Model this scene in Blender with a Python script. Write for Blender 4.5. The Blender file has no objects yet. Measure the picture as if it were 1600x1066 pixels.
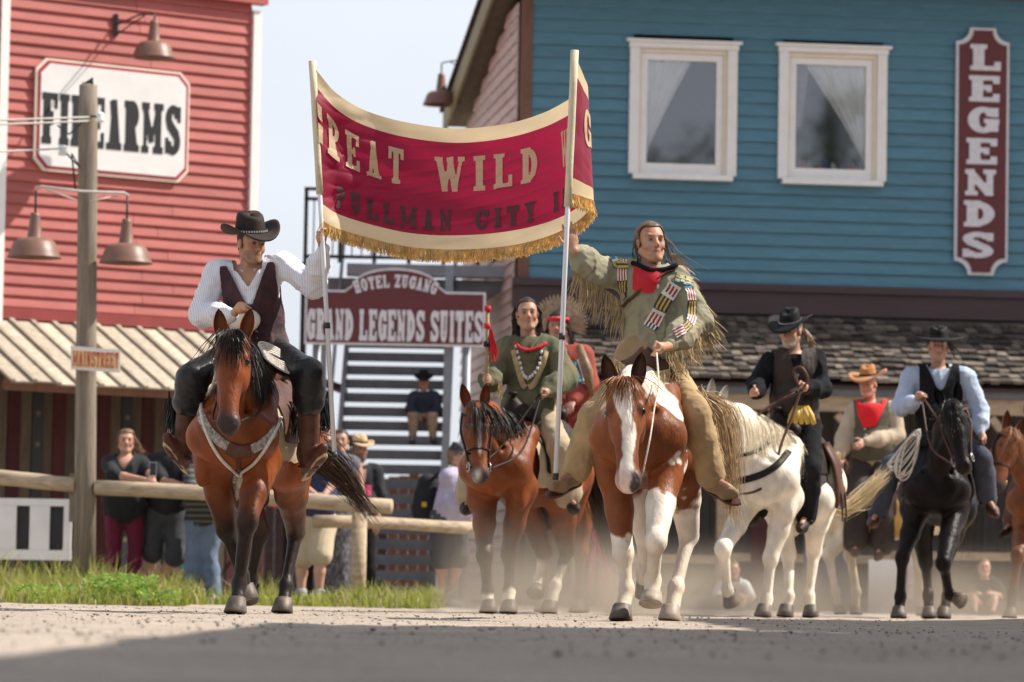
import bpy, math, random
import numpy as np
from math import sin, cos, tan, pi, radians, atan2, sqrt, hypot
from mathutils import Vector, Matrix
random.seed(7)
RNG = np.random.default_rng(11)
SC = bpy.context.scene
COL = SC.collection

# ------------------------------------------------------------------ camera, light, exposure
F_PX = 6084.0                      # focal length in pixels of the 1600 px wide photograph
PITCH, ROLL, CAM_H = radians(3.71), radians(1.0), 0.145
_R0 = np.array([1., 0, 0]); _F = np.array([0, cos(PITCH), sin(PITCH)]); _U0 = np.array([0, -sin(PITCH), cos(PITCH)])
_R = cos(ROLL)*_R0 + sin(ROLL)*_U0
_U = cos(ROLL)*_U0 - sin(ROLL)*_R0
cam_data = bpy.data.cameras.new('camera')
cam = bpy.data.objects.new('camera', cam_data); COL.objects.link(cam)
cam_data.sensor_width = 36.0
cam_data.lens = 36.0*F_PX/1600.0
cam_data.clip_start = 0.1; cam_data.clip_end = 6000
cam_data.dof.use_dof = True
cam_data.dof.focus_distance = 22.6
cam_data.dof.aperture_fstop = 3.7
M3 = Matrix((_R, _U, -_F)).transposed()
cam.matrix_world = Matrix.Translation((0, 0, CAM_H)) @ M3.to_4x4()
SC.camera = cam

SUN = np.array([.67, .10, .73]); SUN /= np.linalg.norm(SUN)
world = bpy.data.worlds.new('World'); SC.world = world; world.use_nodes = True
nt = world.node_tree
bg = nt.nodes['Background']
sky = nt.nodes.new('ShaderNodeTexSky'); sky.sky_type = 'NISHITA'; sky.sun_disc = False
sky.sun_elevation = math.asin(SUN[2]); sky.sun_rotation = atan2(SUN[0], SUN[1])
sky.air_density = 1.0; sky.dust_density = 2.2; sky.ozone_density = 1.0
# thin high cloud veils the blue
tc = nt.nodes.new('ShaderNodeTexCoord')
mp = nt.nodes.new('ShaderNodeMapping'); mp.inputs['Scale'].default_value = (2.2, 2.2, 5.5)
cn = nt.nodes.new('ShaderNodeTexNoise'); cn.inputs['Scale'].default_value = 1.6; cn.inputs['Detail'].default_value = 5
cr = nt.nodes.new('ShaderNodeMapRange'); cr.inputs[1].default_value = .3; cr.inputs[2].default_value = .7
cr.inputs[3].default_value = .72; cr.inputs[4].default_value = 1.0
mx = nt.nodes.new('ShaderNodeMix'); mx.data_type = 'RGBA'
mx.inputs[7].default_value = (7.9, 8.3, 9.0, 1)
nt.links.new(tc.outputs['Generated'], mp.inputs[0]); nt.links.new(mp.outputs[0], cn.inputs['Vector'])
nt.links.new(cn.outputs[0], cr.inputs[0])
sx = nt.nodes.new('ShaderNodeSeparateXYZ'); nt.links.new(tc.outputs['Generated'], sx.inputs[0])
el = nt.nodes.new('ShaderNodeMapRange'); el.inputs[1].default_value = .10; el.inputs[2].default_value = .55; el.inputs[3].default_value = 1.0; el.inputs[4].default_value = .62; el.interpolation_type = 'SMOOTHSTEP'
nt.links.new(sx.outputs[2], el.inputs[0])
vm = nt.nodes.new('ShaderNodeMath'); vm.operation = 'MULTIPLY'; nt.links.new(cr.outputs[0], vm.inputs[0]); nt.links.new(el.outputs[0], vm.inputs[1]); nt.links.new(vm.outputs[0], mx.inputs[0])
nt.links.new(sky.outputs[0], mx.inputs[6]); nt.links.new(mx.outputs[2], bg.inputs[0])
bg.inputs[1].default_value = 0.080
sun_d = bpy.data.lights.new('sun', 'SUN'); sun_d.energy = 5.0; sun_d.angle = radians(.53); sun_d.color = (1, .93, .83)
sun_o = bpy.data.objects.new('sun', sun_d); COL.objects.link(sun_o)
sun_o.rotation_mode = 'QUATERNION'; sun_o.rotation_quaternion = Vector(SUN).to_track_quat('Z', 'Y')
sun_o.location = (30, 10, 40)
SC.view_settings.view_transform = 'Standard'; SC.view_settings.look = 'None'
SC.view_settings.gamma = 1.0; SC.view_settings.use_curve_mapping = False
SC.view_settings.exposure = 0.5
SC.cycles.max_bounces = 6; SC.cycles.transparent_max_bounces = 12
SC.cycles.volume_step_rate = 2.0; SC.cycles.volume_max_steps = 96

# ------------------------------------------------------------------ small maths
def A(*v): return np.array(v, float)
def P(px, py, d):
    """world point on the photograph's ray (px, py) at depth d along +Y"""
    r = _F*F_PX + _R*(px-800) + _U*(533-py)
    return r*(d/r[1]) + A(0, 0, CAM_H)
def unit(v): v = np.asarray(v, float); return v/max(1e-9, np.linalg.norm(v))
def lerp(a, b, t): return np.asarray(a, float)*(1-t) + np.asarray(b, float)*t
def catmull(pts, n):
    pts = [np.asarray(p, float) for p in pts]
    Q = [2*pts[0]-pts[1]] + pts + [2*pts[-1]-pts[-2]]
    out = []
    m = len(pts)-1
    for i in range(n):
        u = i/(n-1)*m; k = min(int(u), m-1); t = u-k
        p0, p1, p2, p3 = Q[k:k+4]
        out.append(.5*((2*p1)+(-p0+p2)*t+(2*p0-5*p1+4*p2-p3)*t*t+(-p0+3*p1-3*p2+p3)*t**3))
    return np.array(out)
_ND = [(unit(RNG.normal(size=3)), RNG.random()*6.28) for _ in range(40)]
def wob(p, freq=1.0, seed=0):
    """cheap smooth pseudo noise, about -1..1, p (n,3)"""
    p = np.asarray(p, float)*freq
    s = 0
    for i in range(5):
        d, ph = _ND[(seed*5+i) % 40]; d2, ph2 = _ND[(seed*5+i+17) % 40]
        s = s + np.sin(p@d*(3+i*1.3)+ph + 1.3*np.sin(p@d2*2.1+ph2))
    return s/3.2
def fbm(p, freq=1.0, seed=0, oct=3):
    s = 0; a = 1
    for i in range(oct):
        s = s + a*wob(p, freq*2.1**i, seed+i*3); a *= .5
    return s

# ------------------------------------------------------------------ objects
def link(o, parent=None):
    COL.objects.link(o)
    if parent is not None: o.parent = parent
    return o
def tag(o, label=None, cat=None, group=None, kind=None):
    if label: o['label'] = label
    if cat: o['category'] = cat
    if group: o['group'] = group
    if kind: o['kind'] = kind
    return o
def thing(name, label, cat, loc=(0, 0, 0), rz=0, group=None):
    o = bpy.data.objects.new(name, None); o.empty_display_size = .2
    link(o); o.location = tuple(loc); o.rotation_euler = (0, 0, rz)
    return tag(o, label, cat, group)
def copy_tree(o, parent=None):
    c = o.copy(); COL.objects.link(c); c.parent = parent
    for ch in o.children: copy_tree(ch, c)
    return c
def mesh_np(name, V, Fq, mat, parent=None, smooth=True, col=None, mats=None, midx=None):
    """V (n,3); Fq (m,4) or (m,3) int array, or a list of lists"""
    me = bpy.data.meshes.new(name)
    V = np.asarray(V, np.float32)
    if isinstance(Fq, np.ndarray):
        m, c = Fq.shape
        me.vertices.add(len(V)); me.vertices.foreach_set('co', V.ravel())
        me.loops.add(m*c); me.loops.foreach_set('vertex_index', Fq.astype(np.int32).ravel())
        me.polygons.add(m); me.polygons.foreach_set('loop_start', np.arange(0, m*c, c, dtype=np.int32))
        me.update(calc_edges=True)
    else:
        me.from_pydata([tuple(map(float, v)) for v in V], [], [list(f) for f in Fq]); me.update()
    me.polygons.foreach_set('use_smooth', np.full(len(me.polygons), smooth, dtype=bool))
    for mm in (mats or [mat]): me.materials.append(mm)
    if midx is not None: me.polygons.foreach_set('material_index', np.asarray(midx, np.int32))
    if col is not None:
        at = me.color_attributes.new('Col', 'FLOAT_COLOR', 'POINT')
        c4 = np.ones((len(V), 4), np.float32); c4[:, :3] = col
        at.data.foreach_set('color', c4.ravel())
    o = bpy.data.objects.new(name, me); link(o, parent)
    return o
class MB:
    """collects boxes, bars, tubes and strips in one mesh"""
    def __init__(s): s.v = []; s.f = []; s.c = []; s.mi = []; s.cur = None; s.m = 0
    def add(s, V, Fs):
        n = len(s.v)
        for p in V: s.v.append((float(p[0]), float(p[1]), float(p[2])))
        if s.cur is not None: s.c.extend([s.cur]*len(V))
        for f in Fs: s.f.append([i+n for i in f]); s.mi.append(s.m)
        return s
    def box(s, lo, hi, X=None):
        x0, y0, z0 = lo; x1, y1, z1 = hi
        V = [(x0, y0, z0), (x1, y0, z0), (x1, y1, z0), (x0, y1, z0), (x0, y0, z1), (x1, y0, z1), (x1, y1, z1), (x0, y1, z1)]
        if X is not None: V = [X(A(*v)) for v in V]
        return s.add(V, [(0, 3, 2, 1), (4, 5, 6, 7), (0, 1, 5, 4), (1, 2, 6, 5), (2, 3, 7, 6), (3, 0, 4, 7)])
    def cbox(s, c, dim, X=None):
        c = np.asarray(c, float); h = np.asarray(dim, float)/2
        return s.box(c-h, c+h, X)
    def bar(s, a, b, w, h, up=(0, 0, 1)):
        a = np.asarray(a, float); b = np.asarray(b, float); d = unit(b-a)
        r = np.cross(d, up)
        if np.linalg.norm(r) < 1e-4: r = np.cross(d, (1, 0, 0))
        r = unit(r)*w/2; u = unit(np.cross(r, d))*h/2
        V = [a-r-u, a+r-u, a+r+u, a-r+u, b-r-u, b+r-u, b+r+u, b-r+u]
        return s.add(V, [(0, 1, 2, 3), (7, 6, 5, 4), (0, 4, 5, 1), (1, 5, 6, 2), (2, 6, 7, 3), (3, 7, 4, 0)])
    def tube(s, pts, r, n=8, cap=True, flat=None):
        pts = [np.asarray(p, float) for p in pts]
        m = len(pts); rs = r if hasattr(r, '__len__') else [r]*m
        V = []; prev = None
        for i, p in enumerate(pts):
            d = unit((pts[min(i+1, m-1)]-pts[max(i-1, 0)]))
            if prev is None:
                u = np.cross(d, (0, 0, 1))
                if np.linalg.norm(u) < .05: u = np.cross(d, (0, 1, 0))
            else: u = prev - d*np.dot(prev, d)
            u = unit(u); prev = u; w = np.cross(d, u)
            for j in range(n):
                t = 2*pi*j/n
                V.append(p + rs[i]*(u*cos(t) + w*sin(t)*(flat or 1)))
        Fs = [(i*n+j, i*n+(j+1) % n, (i+1)*n+(j+1) % n, (i+1)*n+j) for i in range(m-1) for j in range(n)]
        if cap: Fs += [tuple(range(n-1, -1, -1)), tuple((m-1)*n+j for j in range(n))]
        return s.add(V, Fs)
    def lathe(s, prof, n=16, c=(0, 0, 0), X=None):
        V = []
        for r, z in prof:
            for j in range(n): V.append(A(c[0]+r*cos(2*pi*j/n), c[1]+r*sin(2*pi*j/n), c[2]+z))
        if X is not None: V = [X(v) for v in V]
        m = len(prof)
        Fs = [(i*n+j, i*n+(j+1) % n, (i+1)*n+(j+1) % n, (i+1)*n+j) for i in range(m-1) for j in range(n)]
        return s.add(V, Fs)
    def prism(s, poly, depth, X):
        """poly: 2-D outline (convex or mildly concave), X maps (u, v, w) -> world, w from 0 to depth"""
        n = len(poly)
        V = [X(A(u, v, 0)) for u, v in poly] + [X(A(u, v, depth)) for u, v in poly]
        Fs = [tuple(range(n)), tuple(range(2*n-1, n-1, -1))] + [(i, i+n, (i+1) % n+n, (i+1) % n) for i in range(n)]
        return s.add(V, Fs)
    def ribbon(s, pts, w, side):
        m = len(pts); V = []
        ws = w if hasattr(w, '__len__') else [w*(1-.75*i/(m-1)) for i in range(m)]
        for i, p in enumerate(pts):
            p = np.asarray(p, float); V += [p-side*ws[i]/2, p+side*ws[i]/2]
        return s.add(V, [(2*i, 2*i+1, 2*i+3, 2*i+2) for i in range(m-1)])
    def build(s, name, mat, parent=None, smooth=False, off=None, mats=None):
        V = np.array(s.v) if s.v else np.zeros((0, 3))
        if off is not None: V = V - np.asarray(off)
        return mesh_np(name, V, s.f, mat, parent, smooth, np.array(s.c) if s.c else None, mats, s.mi if mats else None)

# ------------------------------------------------------------------ implicit bodies: round cones and ellipsoids melted into one skin
def cone(a, b, ra, rb=None, flat=None, k=None, op=1):
    return ('c', np.asarray(a, float), np.asarray(b, float), ra, ra if rb is None else rb, flat, k, op)
def ball(c, r, R=None, k=None, op=1):
    r = np.asarray([r]*3 if not hasattr(r, '__len__') else r, float)
    return ('e', np.asarray(c, float), r, None if R is None else np.asarray(R, float), None, None, k, op)
def inflate(pr, g):
    if pr[0] == 'c': return ('c', pr[1], pr[2], pr[3]+g, pr[4]+g, pr[5], pr[6], pr[7])
    return ('e', pr[1], pr[2]+g, pr[3], None, None, pr[6], pr[7])
def sdf_arrays(prims, vox, k=.03, noise=None):
    los, his = [], []
    for p in prims:
        if p[7] < 0: continue
        if p[0] == 'c':
            r = max(p[3], p[4])*max(1, (p[5][1] if p[5] else 1))
            los.append(np.minimum(p[1], p[2])-r); his.append(np.maximum(p[1], p[2])+r)
        else:
            r = p[2].max(); los.append(p[1]-r); his.append(p[1]+r)
    pad = k+3*vox
    lo = np.min(los, 0)-pad; hi = np.max(his, 0)+pad
    dim = np.ceil((hi-lo)/vox).astype(int)+1
    Fd = np.full(dim, .25, np.float32)
    ax = [(lo[i]+vox*np.arange(dim[i])).astype(np.float32) for i in range(3)]
    for p in prims:
        kk = p[6] if p[6] is not None else k
        if p[0] == 'c':
            r = max(p[3], p[4])*max(1, (p[5][1] if p[5] else 1)); l, h = np.minimum(p[1], p[2])-r, np.maximum(p[1], p[2])+r
        else: r = p[2].max(); l, h = p[1]-r, p[1]+r
        i0 = np.maximum(((l-kk-2*vox-lo)/vox).astype(int), 0); i1 = np.minimum(((h+kk+2*vox-lo)/vox).astype(int)+2, dim)
        if (i1 <= i0).any(): continue
        X = ax[0][i0[0]:i1[0], None, None]; Y = ax[1][None, i0[1]:i1[1], None]; Z = ax[2][None, None, i0[2]:i1[2]]
        if p[0] == 'c':
            a = p[1]; ba = p[2]-a; L2 = max(float(ba@ba), 1e-9)
            x, y, z = X-a[0], Y-a[1], Z-a[2]
            t = np.clip((x*ba[0]+y*ba[1]+z*ba[2])/L2, 0, 1)
            vx, vy, vz = x-t*ba[0], y-t*ba[1], z-t*ba[2]
            if p[5]:
                w, fl = p[5]; w = unit(w)
                q = (vx*w[0]+vy*w[1]+vz*w[2])*(1/fl-1)
                vx, vy, vz = vx+q*w[0], vy+q*w[1], vz+q*w[2]
            d = np.sqrt(vx*vx+vy*vy+vz*vz)-(p[3]+(p[4]-p[3])*t)
            if p[5] and p[5][1] < 1: d = d*(.5+.5*p[5][1])
        else:
            c = p[1]; r = p[2]; R = p[3]
            x, y, z = X-c[0], Y-c[1], Z-c[2]
            if R is not None:
                x, y, z = (x*R[0, j]+y*R[1, j]+z*R[2, j] for j in range(3))
            k0 = np.sqrt((x/r[0])**2+(y/r[1])**2+(z/r[2])**2)
            k1 = np.sqrt((x/r[0]**2)**2+(y/r[1]**2)**2+(z/r[2]**2)**2)+1e-6
            d = k0*(k0-1)/k1
        S = Fd[i0[0]:i1[0], i0[1]:i1[1], i0[2]:i1[2]]
        if p[7] > 0:
            hh = np.maximum(kk-np.abs(S-d), 0)/max(kk, 1e-5); S[...] = np.minimum(S, d)-hh*hh*kk*.25
        else:
            d = -d; hh = np.maximum(kk-np.abs(S-d), 0)/max(kk, 1e-5); S[...] = np.maximum(S, d)+hh*hh*kk*.25
    # surface nets
    Sg = Fd < 0
    n8 = np.zeros(np.array(dim)-1, np.int8)
    for dx in (0, 1):
        for dy in (0, 1):
            for dz in (0, 1): n8 += Sg[dx:dim[0]-1+dx, dy:dim[1]-1+dy, dz:dim[2]-1+dz]
    act = np.argwhere((n8 > 0) & (n8 < 8))
    idx = np.full(n8.shape, -1, np.int32); idx[act[:, 0], act[:, 1], act[:, 2]] = np.arange(len(act))
    acc = np.zeros((len(act), 3)); cnt = np.zeros(len(act))
    for axis in range(3):
        o1, o2 = [j for j in range(3) if j != axis]
        for b1 in (0, 1):
            for b2 in (0, 1):
                c0 = np.zeros(3, int); c0[o1] = b1; c0[o2] = b2
                c1 = c0.copy(); c1[axis] = 1
                q = act+c0; f0 = Fd[q[:, 0], q[:, 1], q[:, 2]]; q = act+c1; f1 = Fd[q[:, 0], q[:, 1], q[:, 2]]
                m = (f0 < 0) != (f1 < 0)
                t = np.where(m, f0/np.where(m, f0-f1, 1), 0)
                acc += np.where(m[:, None], c0+t[:, None]*(c1-c0), 0); cnt += m
    V = lo+vox*(act+acc/np.maximum(cnt, 1)[:, None])
    quads = []
    for axis in range(3):
        o1, o2 = [(1, 2), (2, 0), (0, 1)][axis]
        sl0 = [slice(None)]*3; sl1 = [slice(None)]*3
        sl0[axis] = slice(0, -1); sl1[axis] = slice(1, None)
        e = np.argwhere(Sg[tuple(sl0)] != Sg[tuple(sl1)])
        e = e[(e[:, o1] > 0) & (e[:, o2] > 0) & (e[:, o1] < dim[o1]-1) & (e[:, o2] < dim[o2]-1)]
        inside = Sg[e[:, 0], e[:, 1], e[:, 2]]
        def at(d1, d2):
            q = e.copy(); q[:, o1] += d1; q[:, o2] += d2
            return idx[q[:, 0], q[:, 1], q[:, 2]]
        Q = np.stack([at(-1, -1), at(0, -1), at(0, 0), at(-1, 0)], 1)
        Q[~inside] = Q[~inside][:, ::-1]
        quads.append(Q)
    Q = np.concatenate(quads)
    Q = Q[(Q >= 0).all(1)]
    if noise is not None: V = V+noise(V)
    return V, Q
def relax(V, Q, it=1, lam=.5):
    for _ in range(it):
        s = np.zeros_like(V); c = np.zeros(len(V))
        for i, j in ((0, 1), (1, 2), (2, 3), (3, 0)):
            np.add.at(s, Q[:, i], V[Q[:, j]]); np.add.at(c, Q[:, i], 1)
            np.add.at(s, Q[:, j], V[Q[:, i]]); np.add.at(c, Q[:, j], 1)
        V = V*(1-lam)+lam*s/np.maximum(c, 1)[:, None]
    return V
def cut(V, Q, keep):
    """keep only quads all of whose corners satisfy keep (bool per vertex)"""
    Q = Q[keep[Q].all(1)]
    u, inv = np.unique(Q, return_inverse=True)
    V = V[u].copy(); Q = inv.reshape(Q.shape)
    E = np.concatenate([Q[:, [i, (i+1) % 4]] for i in range(4)]); S_ = np.sort(E, 1)
    _, fi, cn = np.unique(S_[:, 0].astype(np.int64)*len(V)+S_[:, 1], return_index=True, return_counts=True)
    B = S_[fi[cn == 1]]                                   # even out the stepped hem
    for _ in range(6):
        s = np.zeros_like(V); c = np.zeros(len(V))
        for p, q in ((0, 1), (1, 0)): np.add.at(s, B[:, p], V[B[:, q]]); np.add.at(c, B[:, p], 1)
        m = c > 0; V[m] = .4*V[m]+.6*s[m]/c[m][:, None]
    return V, Q
def vnormals(V, Q):
    n = np.cross(V[Q[:, 2]]-V[Q[:, 0]], V[Q[:, 3]]-V[Q[:, 1]]); s = np.zeros_like(V)
    for i in range(4): np.add.at(s, Q[:, i], n)
    return s/(np.linalg.norm(s, axis=1)[:, None]+1e-12)
def fold_field(V, freq, seed=0):
    """creased cloth: sharp ridges along warped level lines"""
    w = V + .06*np.stack([wob(V, .9, seed+1), wob(V, .9, seed+2), wob(V, .9, seed+3)], 1)
    a = 1-np.abs(wob(w*A(1, 1, .45), freq*2.1, seed)); b = 1-np.abs(wob(w*A(.7, .7, 1.3), freq*4.0, seed+4))
    return (a**2-.45)+.45*(b**2-.45)
def sdf_part(name, prims, vox, mat, parent=None, k=.03, col=None, keep=None, noise=None, off=None, smooth_it=1, folds=None):
    V, Q = sdf_arrays(prims, vox, k, noise)
    if smooth_it: V = relax(V, Q, smooth_it, .4)
    if folds is not None: V = V+vnormals(V, Q)*(folds[0]*fold_field(V, folds[1], folds[2] if len(folds) > 2 else 0))[:, None]
    if keep is not None: V, Q = cut(V, Q, keep(V))
    c = col(V) if callable(col) else col
    if off is not None: V = V-np.asarray(off)
    return mesh_np(name, V, Q, mat, parent, True, c)

# ------------------------------------------------------------------ materials
MATS = {}
def _bsdf(name):
    m = bpy.data.materials.new(name); m.use_nodes = True
    return m, m.node_tree, m.node_tree.nodes['Principled BSDF']
def mat(name, col, rough=.6, var=.18, scale=8., bump=0., bscale=None, metal=0., spec=.4, stretch=(1, 1, 1), coords='Object',
        attr=False, sheen=0., rnd=0., dirt=None, dscale=2., damt=.5, trans=0., coat=0., detail=4):
    """base colour with procedural variation; attr=True multiplies the mesh's own colour attribute"""
    if name in MATS: return MATS[name]
    m, nt, b = _bsdf(name)
    N, L = nt.nodes, nt.links
    tcn = N.new('ShaderNodeTexCoord'); mpn = N.new('ShaderNodeMapping'); mpn.inputs['Scale'].default_value = stretch
    L.new(tcn.outputs[coords], mpn.inputs[0])
    n1 = N.new('ShaderNodeTexNoise'); n1.inputs['Scale'].default_value = scale; n1.inputs['Detail'].default_value = detail
    L.new(mpn.outputs[0], n1.inputs['Vector'])
    r = N.new('ShaderNodeMapRange'); r.inputs[1].default_value = .25; r.inputs[2].default_value = .75
    r.inputs[3].default_value = 1-var; r.inputs[4].default_value = 1+var
    L.new(n1.outputs[0], r.inputs[0])
    mul = N.new('ShaderNodeVectorMath'); mul.operation = 'MULTIPLY'
    if attr:
        at = N.new('ShaderNodeAttribute'); at.attribute_name = 'Col'; L.new(at.outputs['Color'], mul.inputs[0])
    else:
        mul.inputs[0].default_value = col[:3]
    L.new(r.outputs[0], mul.inputs[1])
    out = mul.outputs[0]
    if dirt is not None:
        n2 = N.new('ShaderNodeTexNoise'); n2.inputs['Scale'].default_value = dscale; n2.inputs['Detail'].default_value = 6
        L.new(mpn.outputs[0], n2.inputs['Vector'])
        r2 = N.new('ShaderNodeMapRange'); r2.inputs[1].default_value = .48; r2.inputs[2].default_value = .72; r2.inputs[4].default_value = damt
        L.new(n2.outputs[0], r2.inputs[0])
        mm = N.new('ShaderNodeMix'); mm.data_type = 'RGBA'; mm.inputs[7].default_value = (*dirt[:3], 1)
        L.new(r2.outputs[0], mm.inputs[0]); L.new(out, mm.inputs[6]); out = mm.outputs[2]
    if rnd:
        oi = N.new('ShaderNodeObjectInfo'); rr = N.new('ShaderNodeMapRange'); rr.inputs[3].default_value = 1-rnd; rr.inputs[4].default_value = 1+rnd; L.new(oi.outputs['Random'], rr.inputs[0])
        vm_ = N.new('ShaderNodeVectorMath'); vm_.operation = 'MULTIPLY'; L.new(out, vm_.inputs[0]); L.new(rr.outputs[0], vm_.inputs[1]); out = vm_.outputs[0]
    L.new(out, b.inputs['Base Color'])
    b.inputs['Roughness'].default_value = rough; b.inputs['Metallic'].default_value = metal
    b.inputs['Specular IOR Level'].default_value = spec
    if sheen: b.inputs['Sheen Weight'].default_value = sheen; b.inputs['Sheen Roughness'].default_value = .4
    if coat: b.inputs['Coat Weight'].default_value = coat; b.inputs['Coat Roughness'].default_value = .25
    if bump:
        n3 = N.new('ShaderNodeTexNoise'); n3.inputs['Scale'].default_value = bscale or scale*3; n3.inputs['Detail'].default_value = 5
        L.new(mpn.outputs[0], n3.inputs['Vector'])
        bp = N.new('ShaderNodeBump'); bp.inputs['Strength'].default_value = bump; bp.inputs['Distance'].default_value = .02
        L.new(n3.outputs[0], bp.inputs['Height']); L.new(bp.outputs[0], b.inputs['Normal'])
    if trans:
        t = N.new('ShaderNodeBsdfTranslucent'); L.new(out, t.inputs[0])
        ms = N.new('ShaderNodeMixShader'); ms.inputs[0].default_value = trans
        L.new(b.outputs[0], ms.inputs[1]); L.new(t.outputs[0], ms.inputs[2])
        L.new(ms.outputs[0], N['Material Output'].inputs[0])
    MATS[name] = m
    return m
def stripes(m, axis=(60, 0, 0), dark=(.25, .3, .5), amt=.6, sharp=(.55, .75)):
    """thin woven stripes across one axis, added in front of a material's base colour"""
    nt = m.node_tree; N, L = nt.nodes, nt.links; b = N['Principled BSDF']
    src = b.inputs['Base Color'].links[0].from_socket
    tcn = N.new('ShaderNodeTexCoord'); dp = N.new('ShaderNodeVectorMath'); dp.operation = 'DOT_PRODUCT'; dp.inputs[1].default_value = axis
    L.new(tcn.outputs['Object'], dp.inputs[0])
    sn = N.new('ShaderNodeMath'); sn.operation = 'SINE'; L.new(dp.outputs['Value'], sn.inputs[0])
    r = N.new('ShaderNodeMapRange'); r.inputs[1].default_value = sharp[0]*2-1; r.inputs[2].default_value = sharp[1]*2-1; r.inputs[4].default_value = amt
    L.new(sn.outputs[0], r.inputs[0])
    mm = N.new('ShaderNodeMix'); mm.data_type = 'RGBA'; mm.inputs[7].default_value = (*dark, 1)
    L.new(r.outputs[0], mm.inputs[0]); L.new(src, mm.inputs[6]); L.new(mm.outputs[2], b.inputs['Base Color'])
    return m
# ------------------------------------------------------------------ horses
X1, Y1, Z1 = A(1, 0, 0), A(0, 1, 0), A(0, 0, 1)
hide = mat('horse_hide', (1, 1, 1), rough=.46, var=.30, scale=9, bump=.22, bscale=60, spec=.22, attr=True, stretch=(1, 1, .45), detail=8)
hide_dark = mat('horse_hide_dark', (1, 1, 1), rough=.36, var=.30, scale=9, bump=.35, bscale=60, spec=.10, attr=True, stretch=(1, 1, .45), detail=8)
hoofm = mat('hoof_horn', (.09, .07, .055), rough=.55, var=.35, scale=20, dirt=(.3, .24, .18), dscale=12, damt=.6)
hoof_pale = mat('hoof_horn_pale', (.34, .28, .22), rough=.55, var=.35, scale=20, dirt=(.3, .24, .18), dscale=12, damt=.6)
eyem = mat('eye_dark', (.012, .008, .006), rough=.08, var=.1, spec=.8)
def hairmat(name, col, var=.4):
    return mat(name, col, rough=.5, var=var, scale=25, spec=.3)
hair_black = hairmat('hair_black', (.018, .014, .012)); hair_brown = hairmat('hair_dark_brown', (.05, .028, .017))
hair_chest = hairmat('hair_chestnut', (.23, .085, .028)); hair_cream = hairmat('hair_cream', (.78, .66, .44), .22)
hair_pale = hairmat('hair_pale_cream', (.86, .78, .62), .15)
hair_white = hairmat('hair_white', (.85, .80, .68), .15)

class Horse: pass
def sst(a, b, x):
    t = np.clip((x-a)/(b-a), 0, 1); return t*t*(3-2*t)
def mixc(c, t, d):
    t = np.asarray(t)[..., None]; return c*(1-t)+np.asarray(d)*t

def strand_mesh(name, mt, paths, w, parent, seg=6):
    mb = MB()
    for p in paths:
        d = unit(p[-1]-p[0]+1e-4); s = unit(np.cross(d, RNG.normal(size=3)))
        mb.ribbon(p, w*(.6+.8*RNG.random()), s)
    return mb.build(name, mt, parent, smooth=True)

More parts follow.
